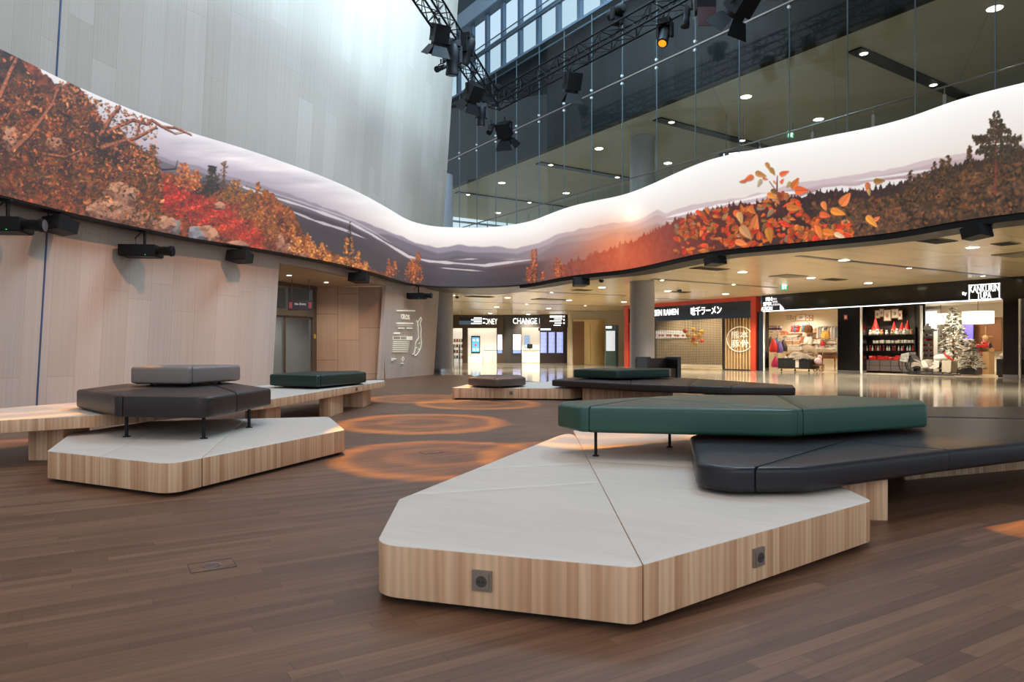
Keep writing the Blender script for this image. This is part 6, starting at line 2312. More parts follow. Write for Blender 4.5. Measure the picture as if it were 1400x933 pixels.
for a in ((541, 566, 425, 1.6), (541, 552, 442.5, 2.2), (553, 563, 442.5, 2.2), (541, 552, 445.5, .6), (553, 563, 445.5, .6), (543, 551, 449, 1.6), (555, 562, 449, 1.8), (537, 545, 456, 2.4)):
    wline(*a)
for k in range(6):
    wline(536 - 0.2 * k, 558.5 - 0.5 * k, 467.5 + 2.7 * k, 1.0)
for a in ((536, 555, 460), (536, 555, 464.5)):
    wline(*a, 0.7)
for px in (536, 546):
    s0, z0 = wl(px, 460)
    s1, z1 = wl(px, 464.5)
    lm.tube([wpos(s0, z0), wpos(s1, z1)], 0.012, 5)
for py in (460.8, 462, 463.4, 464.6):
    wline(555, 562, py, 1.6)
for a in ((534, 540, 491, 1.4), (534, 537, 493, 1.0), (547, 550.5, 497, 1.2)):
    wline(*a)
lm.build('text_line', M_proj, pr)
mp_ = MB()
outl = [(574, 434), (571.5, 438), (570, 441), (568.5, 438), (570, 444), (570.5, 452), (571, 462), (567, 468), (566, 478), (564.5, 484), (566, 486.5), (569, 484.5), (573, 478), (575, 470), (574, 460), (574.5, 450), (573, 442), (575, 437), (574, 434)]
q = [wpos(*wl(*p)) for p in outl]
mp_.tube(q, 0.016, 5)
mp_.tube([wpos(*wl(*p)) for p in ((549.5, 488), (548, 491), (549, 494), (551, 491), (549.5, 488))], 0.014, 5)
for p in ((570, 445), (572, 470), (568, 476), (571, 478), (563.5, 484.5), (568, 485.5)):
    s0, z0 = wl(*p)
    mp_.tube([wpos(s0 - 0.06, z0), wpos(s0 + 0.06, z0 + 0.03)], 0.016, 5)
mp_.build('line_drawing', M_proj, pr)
# ---------------------------------------------------------------- goods in the gift shops
def at(px, py, v):
    u, z = shop_pt(px, py, v)
    return S(u, v, z)


def shop_thing(name, label, cat, px, py, v, group=None, drop=None):
    p = at(px, py, v)
    return thing(name, label, cat, (p[0], p[1], p[2] if drop is None else drop), FA, group)


def cm(name, rgb, rough=0.55):
    return mat(name, srgb(*rgb), rough)


M_wht = cm('ware_white', (238, 232, 224), 0.35)
M_blk = cm('ware_black', (30, 28, 28), 0.45)
M_brn = cm('leather_brown', (120, 74, 42))
M_blu = cm('bag_blue', (52, 120, 160))
M_prp = cm('bag_purple', (112, 92, 160))
M_pnk = cm('bag_pink', (206, 40, 110))
M_skin = cm('skin', (226, 178, 150))
M_hair = cm('hair_blond', (226, 196, 140))
M_hide = mat('reindeer_hide', srgb(150, 138, 122), 0.95, bump=0.8, bscale=40, var=0.25, vscale=9)

# picture frames hung high on the walls
fr_n = 0
def frame(px, py, w, h, v, label, inner_c):
    t = shop_thing('picture_frame', label, 'picture', px, py, v)
    MB().bx(-w / 2, w / 2, -0.03, 0, -h / 2, h / 2).build('frame', M_oak, t)
    MB().bx(-w / 2 + .03, w / 2 - .03, -0.036, -0.03, -h / 2 + .03, h / 2 - .03).build('mount', M_wht, t)
    MB().ball((0, -0.038, 0), (w * 0.22, 0.006, h * 0.2), 8).build('print', inner_c, t)


i_o, i_g, i_r = cm('print_orange', (206, 140, 90)), cm('print_grey', (170, 160, 150)), cm('print_red', (190, 80, 60))
for a in ((1078.5, 434, 0.3, 0.24, 4.95, 'small square picture on the cream shop wall, first of the row', i_g), (1085, 436, 0.28, 0.3, 4.95, 'small pale picture beside the wide one on the cream shop wall', i_o), (1095.5, 434.5, 0.6, 0.36, 4.95, 'wide framed picture on the cream shop wall', i_g), (1104.5, 435, 0.2, 0.34, 4.95, 'narrow pale picture next to the wide one', i_o), (1109.5, 435, 0.18, 0.34, 4.95, 'narrow brown picture, last of the row on the cream wall', i_r),
          (1200, 430, 0.26, 0.4, 2.9, 'white framed picture, first above the gnome shelves', i_g), (1205.5, 428, 0.22, 0.4, 2.9, 'narrow white picture, second above the gnome shelves', i_g), (1213.5, 431.5, 0.36, 0.54, 2.9, 'tall picture of an orange figure above the gnome shelves', i_o), (1224, 429, 0.34, 0.44, 2.9, 'picture of a grey figure above the gnome shelves', i_g), (1231, 431, 0.2, 0.44, 2.9, 'dark narrow picture at the end above the gnome shelves', i_r)):
    frame(*a)

# wall slats of the first shop are part of its wall; shelves on it
def plank(px0, px1, py, v, d, m, label, cat='shelf', name='shelf'):
    u0, z = shop_pt(px0, py, v)
    u1, _ = shop_pt(px1, py, v)
    t = thing(name, label, cat, S((u0 + u1) / 2, v, z), FA)
    w = (u1 - u0) / 2
    MB().bx(-w, w, -d, 0.05, -0.02, 0.02).build('shelf_board', m, t)
    for x in (-w * 0.8, w * 0.8):
        MB().bx(x - 0.015, x + 0.015, -d * 0.8, 0.05, -0.1, -0.02).build('bracket', M_steel, t)
    return t, w, z, (u0 + u1) / 2


V1 = 4.4
PR = {}


def proto(kind):
    """one of each kind; later ones are copies"""
    t = thing(kind[0], 'x', kind[1], (0, 0, -5), FA)
    k = kind[2]
    if k == 'mug':
        MB().lathe([(0.045, 0), (0.05, 0.01), (0.05, 0.11), (0.044, 0.11), (0.04, 0.02)], 12).build('cup', M_wht, t, smooth=40)
        MB().tube([(0.05, 0, 0.09), (0.085, 0, 0.08), (0.085, 0, 0.04), (0.05, 0, 0.03)], 0.008, 5).build('handle', M_wht, t)
    elif k == 'box':
        MB().bx(-0.08, 0.08, -0.06, 0.06, 0, 0.15).build('carton', kind[3], t)
        MB().bx(-0.082, 0.082, -0.062, 0.062, 0.1, 0.12).build('band', M_wht, t)
    elif k == 'bottle':
        MB().lathe([(0.035, 0), (0.035, 0.11), (0.014, 0.15), (0.014, 0.19)], 10).build('bottle_body', kind[3], t, smooth=40)
        MB().lathe([(0.016, 0.185), (0.016, 0.21)], 8).build('cap', M_wht, t)
    elif k == 'gnome':
        MB().lathe([(0.1, 0), (0.13, 0.05), (0.12, 0.16), (0.07, 0.26)], 12).build('body', M_wool, t, smooth=50)
        MB().lathe([(0.12, 0.2), (0.09, 0.3), (0.05, 0.42), (0.008, 0.58)], 12).build('pointed_hat', M_crimson, t, smooth=50)
        MB().lathe([(0.01, 0.02), (0.07, 0.1), (0.09, 0.2), (0.03, 0.24)], 10, (0, -0.06, 0)).build('beard', M_wool, t, smooth=50)
        MB().ball((0, -0.13, 0.22), 0.03, 8).build('nose', M_skin, t, smooth=60)
    elif k == 'toy':
        MB().lathe([(0.05, 0), (0.08, 0.04), (0.07, 0.14), (0.03, 0.17)], 10).ball((0, -0.02, 0.2), 0.055, 10).ball((0.04, 0, 0.25), 0.02, 6).ball((-0.04, 0, 0.25), 0.02, 6).build('body', kind[3], t, smooth=50)
        pass
    elif k == 'bauble':
        MB().ball((0, 0, 0.05), 0.05, 10).build('ball', kind[3], t, smooth=60)
        MB().cyl((0, 0, 0.095), (0, 0, 0.115), 0.014, n=6).build('cap', M_steel, t)
    return t


def goods(kind, label, group, spots, scale=(0.9, 1.2), mats=None):
    pr_ = None
    for p in spots:
        sc_ = random.uniform(*scale)
        if pr_ is None:
            pr_ = proto(kind)
            o = pr_
            o.location = p
            o.scale = (sc_,) * 3
        else:
            o = copy_thing(pr_, p, None, None, sc_)
        if mats:
            ch = o.children[0]
            ch.data = ch.data.copy()
            ch.data.materials[0] = random.choice(mats)
        o['label'] = label
        o['group'] = group


def along(u0, u1, v, z, n, jit=0.02):
    return [S(u0 + (u1 - u0) * (k + 0.5) / n + random.uniform(-jit, jit), v + random.uniform(-0.06, 0.04), z) for k in range(n)]


mix = [cm('good_%d' % k, c) for k, c in enumerate(((196, 150, 110), (176, 40, 40), (240, 232, 220), (66, 52, 46), (170, 112, 76), (70, 100, 130), (220, 170, 70)))]
redmix = [M_crimson, M_wht, cm('deep_red', (150, 28, 26)), M_wht]
for k, (py, p0, p1, nm) in enumerate(((459.5, 1072, 1096, 'top'), (466, 1073, 1098, 'middle'), (472, 1073, 1099, 'lower'), (478.5, 1073, 1100, 'lowest'))):
    t, w, z, uc = plank(p0, p1, py, V1, 0.3, M_wht, 'white wall shelf in the gift shop, the %s of four' % nm)
    if k in (0, 2):
        goods(('gift_box', 'box', 'box', mix[0]), 'small gift box on the %s white shelf' % nm, 'boxes on the %s white shelf' % nm, along(uc - w, uc + w, V1 - 0.12, z + 0.02, 8), (1.1, 1.8), mix)
    else:
        goods(('mug', 'mug', 'mug'), 'white mug on the %s white shelf' % nm, 'mugs on the %s white shelf' % nm, along(uc - w, uc + w, V1 - 0.12, z + 0.02, 8), (1.3, 1.8))
t, w, z, uc = plank(1054, 1068, 452.5, V1 - 0.6, 0.3, M_wht, 'high white shelf with dark boxes by the hanging bags')
goods(('gift_box', 'box', 'box', cm('box_plum', (70, 44, 60))), 'dark plum box on the high white shelf', 'dark boxes on the high shelf', along(uc - w, uc + w, V1 - 0.72, z + 0.02, 5), (1.4, 1.7))
t, w, z, uc = plank(1083, 1120, 455.5, V1, 0.3, M_wht, 'long white shelf of toys and red goods under the pictures')
goods(('soft_toy', 'toy', 'toy', mix[1]), 'small soft toy on the long shelf under the pictures', 'soft toys on the long shelf', along(uc - w * .95, uc + w * .3, V1 - 0.12, z + 0.02, 9), (1.1, 1.6), mix)
t, w, z, uc = plank(1098, 1112, 470, V1 - 0.3, 0.3, M_wht, 'short white shelf behind the fur table')
goods(('soft_toy', 'toy', 'toy', M_wht), 'pale soft toy on the short shelf behind the furs', 'pale toys behind the furs', along(uc - w, uc + w, V1 - 0.42, z + 0.02, 6), (1.1, 1.5), [M_wht, mix[0], mix[4]])
t, w, z, uc = plank(1110, 1143, 471, V1 - 0.1, 0.3, M_blackm, 'black display shelf behind the wooden table')
goods(('gift_box', 'box', 'box', mix[2]), 'small box on the black display shelf', 'boxes on the black display shelf', along(uc - w, uc + w, V1 - 0.2, z + 0.02, 11), (1.0, 1.9), mix)
t, w, z, uc = plank(1118, 1144, 477, V1 - 0.1, 0.3, M_wht, 'white display shelf close over the wooden table')
goods(('mug', 'mug', 'mug'), 'white mug on the shelf over the wooden table', 'mugs over the wooden table', along(uc - w, uc + w, V1 - 0.2, z + 0.02, 8), (1.2, 1.7))

# pouches and toys hung on hooks in two rows behind the shelves
g0 = None
for r_, (py, p0, p1) in enumerate(((450.5, 1100, 1143), (462, 1098, 1143), (484, 1075, 1110))):
    for k in range(13):
        u, z = shop_pt(p0 + (p1 - p0) * (k + random.uniform(.2, .8)) / 13, py + random.uniform(-1, 1), 4.85)
        if g0 is None:
            g0 = thing('souvenir_pouch', 'x', 'pouch', (0, 0, 0), FA, 'souvenir pouches on hooks')
            MB().lathe([(0.05, -0.16), (0.085, -0.14), (0.08, -0.05), (0.03, 0.0)], 8).build('pouch_body', mix[0], g0, smooth=50)
            MB().tube([(-0.02, 0, 0), (0, 0.0, 0.07), (0.02, 0, 0)], 0.008, 5).build('loop', M_blk, g0)
            t = g0
        else:
            t = copy_thing(g0, (0, 0, 0), None, None, random.uniform(0.9, 1.6))
            t.children[0].data = t.children[0].data.copy()
            t.children[0].data.materials[0] = random.choice(mix + [M_crimson])
        t.location = S(u, 4.85, z)
        t['label'] = 'small coloured souvenir pouch hung on the cream wall of the gift shop'

# clothes rail
u0, zr = shop_pt(1118, 447, 4.2)
u1, _ = shop_pt(1145, 447, 4.2)
rl_ = thing('clothes_rail', 'steel clothes rail with hanging garments at the back of the gift shop', 'rail', S((u0 + u1) / 2, 4.2, 0), FA)
w = (u1 - u0) / 2
MB().cyl((-w, 0, zr), (w, 0, zr), 0.015, n=8).cyl((-w, 0, 0), (-w, 0, zr), 0.015, n=8).cyl((w, 0, 0), (w, 0, zr), 0.015, n=8).build('rail_frame', M_steel, rl_)
gc = [cm('garment_%d' % k, c) for k, c in enumerate(((200, 190, 176), (150, 150, 156), (226, 220, 210), (120, 130, 140), (190, 170, 140)))]
g0 = None
for k in range(7):
    if g0 is None:
        g0 = thing('garment', 'x', 'garment', (0, 0, 0), FA, 'garments on the clothes rail')
        b = MB()
        b.prism([(-0.06, -0.2), (0.06, -0.2), (0.06, 0.2), (-0.06, 0.2)], -0.62, -0.08)
        b.prism([(-0.03, -0.12), (0.03, -0.12), (0.03, 0.12), (-0.03, 0.12)], -0.08, -0.03)
        b.build('cloth', gc[0], g0)
        MB().cyl((0, 0, -0.04), (0, 0, 0.03), 0.008, n=6).build('hanger', M_steel, g0)
        t = g0
    else:
        t = copy_thing(g0, (0, 0, 0))
        t.children[0].data = t.children[0].data.copy()
        t.children[0].data.materials[0] = gc[k % 5]
    p = S((u0 + u1) / 2 - w + 0.1 + (2 * w - 0.2) * k / 6, 4.2, zr)
    t.location = p
    t['label'] = 'pale garment hanging on the steel rail of the gift shop'


def sack(px, py, v, m, label, w=0.22, h=0.5):
    t = shop_thing('bag', label, 'bag', px, py, v)
    b = MB()
    b.lathe([(0.02, 0.05), (w * 0.45, -0.05), (w * 0.9, -h * 0.55), (w, -h * 0.85), (w * 0.8, -h)], 12)
    o = b.build('bag_body', m, t, smooth=50)
    MB().tube([(-0.06, 0, 0), (-0.04, 0, 0.18), (0.04, 0, 0.18), (0.06, 0, 0)], 0.012, 5).build('strap', M_blk, t)


sack(1057.5, 464, 1.2, M_crimson, 'bright red bag hanging at the shop entrance', 0.22, 0.68)
sack(1061.5, 463, 1.5, M_blu, 'blue bag hanging behind the red one', 0.17, 0.52)
sack(1066, 468, 1.4, M_prp, 'purple bag hanging beside the blue one', 0.19, 0.56)
sack(1071, 466, 1.7, M_blk, 'black bag hanging at the end of the bag stand', 0.2, 0.55)
sack(1053.5, 462, 1.5, M_blk, 'black bag hanging behind the red bag nearest the pier', 0.18, 0.5)
sack(1060, 489, 1.3, M_pnk, 'pink bag hanging low under the red and blue bags', 0.2, 0.5)
bst = shop_thing('bag_stand', 'slim steel stand carrying the hanging bags', 'stand', 1063, 480, 1.6, None, 0.0)
MB().cyl((0, 0, 0), (0, 0, 1.95), 0.02).cyl((-0.4, -0.2, 1.9), (0.4, 0.0, 1.9), 0.012, n=6).lathe([(0.25, 0), (0.25, 0.03)], 16).build('post', M_steel, bst)
# backpacks
for px, py, m, lb in ((1105, 450, M_brn, 'brown leather backpack on the high shelf of the gift shop'), (1128.5, 458, cm('backpack_yellow', (214, 160, 70)), 'yellow backpack hanging beside the clothes'), (1125, 470, cm('pouch_red', (180, 40, 40)), 'small red pouch hanging under the yellow backpack'), (1105, 466, M_wht, 'cream shoulder bag hanging below the brown backpack')):
    t = shop_thing('backpack' if 'back' in lb[:16] else 'shoulder_bag', lb, 'bag', px, py, 3.9)
    s = 1.0 if 'small' not in lb else 0.6
    b = MB()
    b.lathe([(0.12 * s, -0.22 * s), (0.2 * s, -0.2 * s), (0.22 * s, 0), (0.19 * s, 0.16 * s), (0.08 * s, 0.22 * s)], 10)
    b.build('bag_body', m, t, smooth=50)
    MB().box((0, -0.2 * s, -0.06 * s), (0.22 * s, 0.08 * s, 0.18 * s)).build('pocket', m, t)
    MB().tube([(-0.07 * s, 0, 0.2 * s), (-0.05 * s, 0, 0.34 * s), (0.05 * s, 0, 0.34 * s), (0.07 * s, 0, 0.2 * s)], 0.014, 5).build('strap', M_blk, t)

# fur table at the entrance
u0, _ = shop_pt(1064, 495, 0.5)
u1, _ = shop_pt(1114, 495, 0.9)
ft_ = thing('display_crate', 'dark slatted crate table on castors heaped with grey hides', 'table', S((u0 + u1) / 2, 0.9, 0), FA)
w = (u1 - u0) / 2
b = MB()
n = 18
for k in range(n):
    x = -w + 2 * w * k / n
    b.bx(x, x + 2 * w / n * 0.85, -0.42, -0.38, 0.16, 0.66)
    b.bx(x, x + 2 * w / n * 0.85, 0.38, 0.42, 0.16, 0.66)
b.bx(-w, w, -0.38, 0.38, 0.14, 0.62)
b.build('slatted_box', M_blk, ft_)
for x in (-w + 0.12, 0, w - 0.12):
    MB().cyl((x, -0.3, 0.16), (x, -0.3, 0.08), 0.02).cyl((x - 0.015, -0.3, 0.055), (x + 0.015, -0.3, 0.055), 0.055, n=12).build('castor', M_blackm, ft_)
MB().bx(0.12, 0.3, -0.44, -0.425, 0.2, 0.58).build('price_card', M_wht, ft_)
for k, (x, y, z, sx, sy, lb) in enumerate(((-0.3, 0, 0.66, 0.5, 0.36, 'grey reindeer hide lying at the near end of the crate table'), (0.15, -0.05, 0.74, 0.55, 0.38, 'pale grey hide spread over the middle of the crate table'), (0.5, -0.1, 0.68, 0.4, 0.42, 'brown-grey hide hanging over the end of the crate table'), (0.0, 0.1, 0.82, 0.5, 0.3, 'folded grey hide on top of the heap on the crate table'))):
    p = S((u0 + u1) / 2 + x * w, 0.9 + y, z)
    t = thing('fur_hide', lb, 'hide', p, FA)
    b = MB()
    nx, ny = 14, 8
    vs_, fs = [], []
    for s in (0, 1):
        for i in range(nx + 1):
            for j in range(ny + 1):
                a, c = i / nx * 2 - 1, j / ny * 2 - 1
                rr = 1 + 0.14 * math.sin(5 * a + k) * math.cos(4 * c + k)
                zz_ = 0.06 * math.sin(3 * a + 2 * c + k) + 0.05 * random.random() - 0.12 * max(0, abs(c) - 0.7) * 3 - 0.1 * max(0, abs(a) - 0.75) * 3
                vs_.append((a * sx * rr, c * sy * rr, zz_ * (1 if s else 0.6) + (0.07 if s else 0)))
    m_ = (nx + 1) * (ny + 1)
    for i in range(nx):
        for j in range(ny):
            q = i * (ny + 1) + j
            fs.append((q, q + 1, q + ny + 2, q + ny + 1))
            fs.append((m_ + q, m_ + q + ny + 1, m_ + q + ny + 2, m_ + q + 1))
    for i in range(nx):
        for j in (0, ny):
            q = i * (ny + 1) + j
            fs.append((q, q + ny + 1, m_ + q + ny + 1, m_ + q))
    for j in range(ny):
        for i in (0, nx):
            q = i * (ny + 1) + j
            fs.append((q, q + 1, m_ + q + 1, m_ + q))
    b.add(vs_, fs)
    b.build('pelt', M_hide, t, smooth=60)
# wooden table and toy pram
u0, zt_ = shop_pt(1119, 484.5, 2.4)
u1, _ = shop_pt(1147, 484.5, 2.4)
wt_ = thing('wooden_table', 'brown wooden side table with turned legs in the gift shop', 'table', S((u0 + u1) / 2, 2.4, 0), FA)
w = (u1 - u0) / 2
MB().bx(-w, w, -0.3, 0.3, 0.78, 0.82).build('tabletop', M_brass, wt_)
MB().bx(-w + .05, w - .05, -0.26, 0.26, 0.64, 0.78).build('apron', M_brass, wt_)
for x in (-w + 0.06, w - 0.06):
    for y in (-0.25, 0.25):
        MB().lathe([(0.03, 0), (0.02, 0.1), (0.035, 0.3), (0.02, 0.4), (0.04, 0.62), (0.04, 0.66)], 8, (x, y, 0)).build('leg', M_brass, wt_, smooth=50)
goods(('gift_box', 'box', 'box', mix[3]), 'small yellow-brown box on the wooden side table', 'boxes on the wooden side table', along(S and (u0 + u1) / 2 - w * .9, (u0 + u1) / 2 + w * .9, 2.35, 0.82, 5), (0.8, 1.2), [mix[0], mix[6], mix[4]])
pr2 = shop_thing('toy_cart', 'small toy cart with brown spoked wheels and a pale pink load by the crate table', 'cart', 1119, 495, 1.0, None, 0.0)
for x in (-0.16, 0.16):
    q = MB()
    q.tube([(x, 0.2 * math.cos(a * 0.2618), 0.2 + 0.2 * math.sin(a * 0.2618)) for a in range(25)], 0.018, 6)
    for a in range(4):
        c_, s_ = math.cos(a * math.pi / 4) * 0.19, math.sin(a * math.pi / 4) * 0.19
        q.cyl((x, -c_, 0.2 - s_), (x, c_, 0.2 + s_), 0.008, n=5)
    q.build('wheel', M_brass, pr2)
MB().bx(-0.15, 0.15, -0.25, 0.25, 0.3, 0.36).cyl((-0.16, 0, 0.2), (0.16, 0, 0.2), 0.015).build('cart_bed', M_brass, pr2)
MB().ball((0, -0.05, 0.52), (0.18, 0.2, 0.18), 10).ball((0, 0.1, 0.72), (0.12, 0.12, 0.12), 8).build('load', cm('pale_pink', (236, 206, 210)), pr2, smooth=60)

# --- second bay: black shelves of gnomes, mugs and red ware
VB = 2.2
u0, _ = shop_pt(1181, 480, VB)
u1, _ = shop_pt(1256, 480, VB)
su = thing('display_shelf', 'black display shelving with gnomes and red ware above grey drawers', 'shelf', S((u0 + u1) / 2, VB, 0), FA)
w = (u1 - u0) / 2
MB().bx(-w, w, 0.3, 0.36, 0, 2.2).bx(-w, -w + .04, -0.3, 0.3, 0, 2.1).bx(w - .04, w, -0.3, 0.3, 0, 2.1).build('carcass', M_shopdark, su)
cb_ = MB()
cb_.bx(-w, w, -0.42, 0.3, 0.08, 0.62)
cb_.build('drawer_base', M_blk, su)
nx = 5
for k in range(nx):
    for j in range(2):
        x0, x1_ = -w + 2 * w * k / nx + .015, -w + 2 * w * (k + 1) / nx - .015
        MB().bx(x0, x1_, -0.44, -0.42, 0.1 + 0.26 * j, 0.34 + 0.26 * j).build('drawer', M_cabinet, su)
zsh = []
for py in (458.5, 470, 480):
    z = shop_pt(1218, py, VB)[1]
    zsh.append(z)
    MB().bx(-w + .04, w - .04, -0.34, 0.3, z - .02, z + .01).build('shelf_board', M_blackm, su)
ub, uw = (u0 + u1) / 2, w * 0.94
gn = [S(ub - uw + 2 * uw * k / 8 + random.uniform(-.05, .05), VB - 0.15, zsh[0] + .012) for k in (2, 5, 6, 7)]
goods(('gnome', 'figurine', 'gnome'), 'white bearded gnome figure with pointed red hat on the top black shelf', 'gnomes on the top black shelf', gn, (0.75, 1.15))
goods(('soft_toy', 'toy', 'toy', M_wht), 'white woolly toy between the gnomes on the top black shelf', 'woolly toys on the top black shelf', along(ub - uw, ub + uw, VB - 0.25, zsh[0] + .012, 9, .05), (0.8, 1.2), [M_wht, M_wool, mix[0]])
goods(('mug', 'mug', 'mug'), 'white mug on the second black shelf', 'mugs on the second black shelf', along(ub - uw * .6, ub + uw, VB - 0.2, zsh[1] + .012, 13), (1.1, 1.4))
goods(('bottle', 'bottle', 'bottle', M_crimson), 'small red or white bottle on the third black shelf', 'bottles on the third black shelf', along(ub - uw, ub + uw, VB - 0.2, zsh[2] + .012, 18), (0.95, 1.15), redmix)
goods(('gift_box', 'box', 'box', M_crimson), 'red or white box on the grey drawer base', 'boxes on the grey drawer base', along(ub - uw * .7, ub + uw * .9, VB - 0.2, 0.622, 11), (0.8, 1.3), redmix + [M_wht, M_blk])
hat = shop_thing('tall_gnome', 'tall gnome figure with a long red hat, standing first on the black shelving', 'gnome', 1197, 458, VB - 0.1, None, zsh[0] + .012)
MB().lathe([(0.14, 0), (0.2, 0.08), (0.17, 0.25), (0.1, 0.32)], 14).build('body', M_wool, hat, smooth=50)
MB().lathe([(0.19, 0.24), (0.13, 0.4), (0.07, 0.6), (0.01, 0.85)], 14).build('pointed_hat', M_crimson, hat, smooth=50)
MB().ball((0, -0.17, 0.26), 0.04, 8).build('nose', M_skin, hat, smooth=60)

# --- third bay: snowy tree, bauble tower, sleigh, counter, person
VT = 3.2
tu, _ = shop_pt(1303.5, 490, VT)
zt_ = shop_pt(1303.5, 421, VT)[1]
tr = thing('christmas_tree', 'tall snow-covered christmas tree with silver and blue baubles standing in a dark box', 'tree', S(tu, VT, 0), FA)
MB().bx(-0.42, 0.42, -0.4, 0.4, 0.05, 0.42).cyl((-0.3, -0.3, 0), (-0.3, -0.3, 0.06), 0.03).cyl((0.3, -0.3, 0), (0.3, -0.3, 0.06), 0.03).cyl((0.3, 0.3, 0), (0.3, 0.3, 0.06), 0.03).cyl((-0.3, 0.3, 0), (-0.3, 0.3, 0.06), 0.03).build('planter_box', M_blk, tr)
MB().cyl((0, 0, 0.4), (0, 0, zt_ - 0.1), 0.05, 0.015).build('trunk', M_brass, tr)
M_snow = cm('snowy_needles', (222, 214, 200), 0.8)
M_need = cm('tree_needles', (96, 96, 78), 0.8)


def sprays(z0, z1, r0, cx=0, cy=0, n=900):
    mb = MB()
    rr = random.Random(3)
    for _ in range(n):
        t = rr.random() ** 0.75
        z = z1 - (z1 - z0) * t
        R0 = r0 * (0.06 + 0.94 * t)
        a = rr.uniform(0, 6.283)
        r = R0 * (0.35 + 0.75 * math.sqrt(rr.random()))
        p = Vector((cx + r * math.cos(a), cy + r * math.sin(a), z - 0.12 * r))
        d = Vector((math.cos(a + rr.uniform(-.6, .6)), math.sin(a + rr.uniform(-.6, .6)), rr.uniform(-0.35, 0.25)))
        L = rr.uniform(0.1, 0.2)
        mb.cyl(p, p + d.normalized() * L, rr.uniform(0.025, 0.045), 0.006, 5, 0 if rr.random() < 0.66 else 1)
    return mb


sprays(0.5, zt_, 0.84).build('branches', [M_snow, M_need], tr)
rr = random.Random(8)
bm_ = [cm('bauble_silver', (200, 204, 210), 0.15), cm('bauble_blue', (90, 150, 180), 0.2), cm('bauble_white', (240, 240, 238), 0.2)]
for k in range(40):
    t = rr.random() ** 0.7
    z = zt_ - 0.2 - (zt_ - 0.8) * t
    R0 = 0.84 * (0.1 + 0.9 * t)
    a = rr.uniform(-math.pi, 0)
    MB().ball((R0 * math.cos(a), R0 * math.sin(a), z - 0.1), 0.045, 8).build('bauble', bm_[k % 3], tr, smooth=60)
tr2 = thing('small_christmas_tree', 'small snow-covered christmas tree in a dark tub beside the tall one', 'tree', S(shop_pt(1327, 495, 1.9)[0], 1.9, 0), FA)
MB().bx(-0.3, 0.3, -0.3, 0.3, 0.04, 0.34).build('planter_box', M_blk, tr2)
MB().cyl((0, 0, 0.3), (0, 0, 1.4), 0.03, 0.01).build('trunk', M_brass, tr2)
sprays(0.35, 1.5, 0.44, n=420).build('branches', [M_snow, M_need], tr2)
# bauble tower
bu, _ = shop_pt(1271, 480, 2.0)
bt = thing('bauble_tower', 'white house-shaped stand of red baubles beside the snowy tree', 'stand', S(bu, 2.0, 0), FA)
MB().bx(-0.34, 0.34, 0.1, 0.14, 0, 2.0).bx(-0.34, -0.3, -0.2, 0.1, 0, 1.9).bx(0.3, 0.34, -0.2, 0.1, 0, 1.9).bx(-0.34, 0.34, -0.2, 0.1, 0.0, 0.1).build('stand_body', M_wht, bt)
MB().add and MB().prism([(-0.36, -0.22), (0.36, -0.22), (0.36, 0.16), (-0.36, 0.16)], 1.98, 2.02).prism([(-0.2, -0.2), (0.2, -0.2), (0.2, 0.14), (-0.2, 0.14)], 2.02, 2.14).prism([(-0.08, -0.18), (0.08, -0.18), (0.08, 0.12), (-0.08, 0.12)], 2.14, 2.24).build('gable_roof', M_wht, bt)
bt.scale = (0.78, 1, 1)
for k in range(7):
    MB().bx(-0.3, 0.3, -0.16, 0.1, 0.3 + 0.23 * k, 0.315 + 0.23 * k).build('tray', M_wht, bt)
bsp = [S(bu - 0.19 + 0.095 * j, 1.93 + random.uniform(-.03, .03), 0.317 + 0.23 * k) for k in range(7) for j in range(5)]
goods(('bauble', 'bauble', 'bauble', M_crimson), 'red or copper bauble on a tray of the white tower', 'baubles on the white tower', bsp, (0.9, 1.2), [M_crimson, cm('copper_bauble', (186, 106, 70), 0.2), cm('dark_red_bauble', (140, 30, 34), 0.2), M_wht])
# sleigh
su0, _ = shop_pt(1232, 505, 0.55)
su1, _ = shop_pt(1315, 505, 0.75)
L_s = su1 - su0
sl_ = thing('sleigh', 'dark wooden sleigh on curved runners draped with grey hides before the snowy tree', 'sleigh', S(su0, 0.62, 0), FA)
for y in (-0.28, 0.28):
    pts = [(0.12, y, 0.86), (0.03, y, 0.66), (0.0, y, 0.44), (0.06, y, 0.24), (0.2, y, 0.12), (0.42, y, 0.06), (0.8, y, 0.05), (L_s * 0.6, y, 0.05), (L_s * 0.95, y, 0.05)]
    MB().tube(pts, 0.026, 8).build('runner', M_blk, sl_, smooth=50)
    pts = [(0.55, y, 0.86), (0.42, y, 0.66), (0.36, y, 0.44), (0.42, y, 0.26), (0.56, y, 0.16), (0.9, y, 0.14), (L_s * .9, y, 0.14)]
    MB().tube(pts, 0.02, 8).build('side_curve', M_blk, sl_, smooth=50)
b = MB()
prof = [(0.5, 0.3), (L_s * 0.62, 0.3), (L_s * 0.64, 0.46), (L_s * 0.5, 0.52), (0.95, 0.5), (0.62, 0.66), (0.48, 0.84), (0.42, 0.84)]
nP = len(prof)
vs_ = [(x, -0.26, z) for x, z in prof] + [(x, 0.26, z) for x, z in prof]
fs = [(k, (k + 1) % nP, nP + (k + 1) % nP, nP + k) for k in range(nP)] + [tuple(reversed(range(nP))), tuple(range(nP, 2 * nP))]
b.add(vs_, fs)
b.build('sleigh_body', M_blk, sl_)
for x in (0.5, 0.9, L_s * 0.6, L_s * 0.9):
    for y in (-0.28, 0.28):
        MB().cyl((x, y, 0.05), (x, y, 0.32), 0.014, n=6).build('strut', M_blk, sl_)
b = MB()
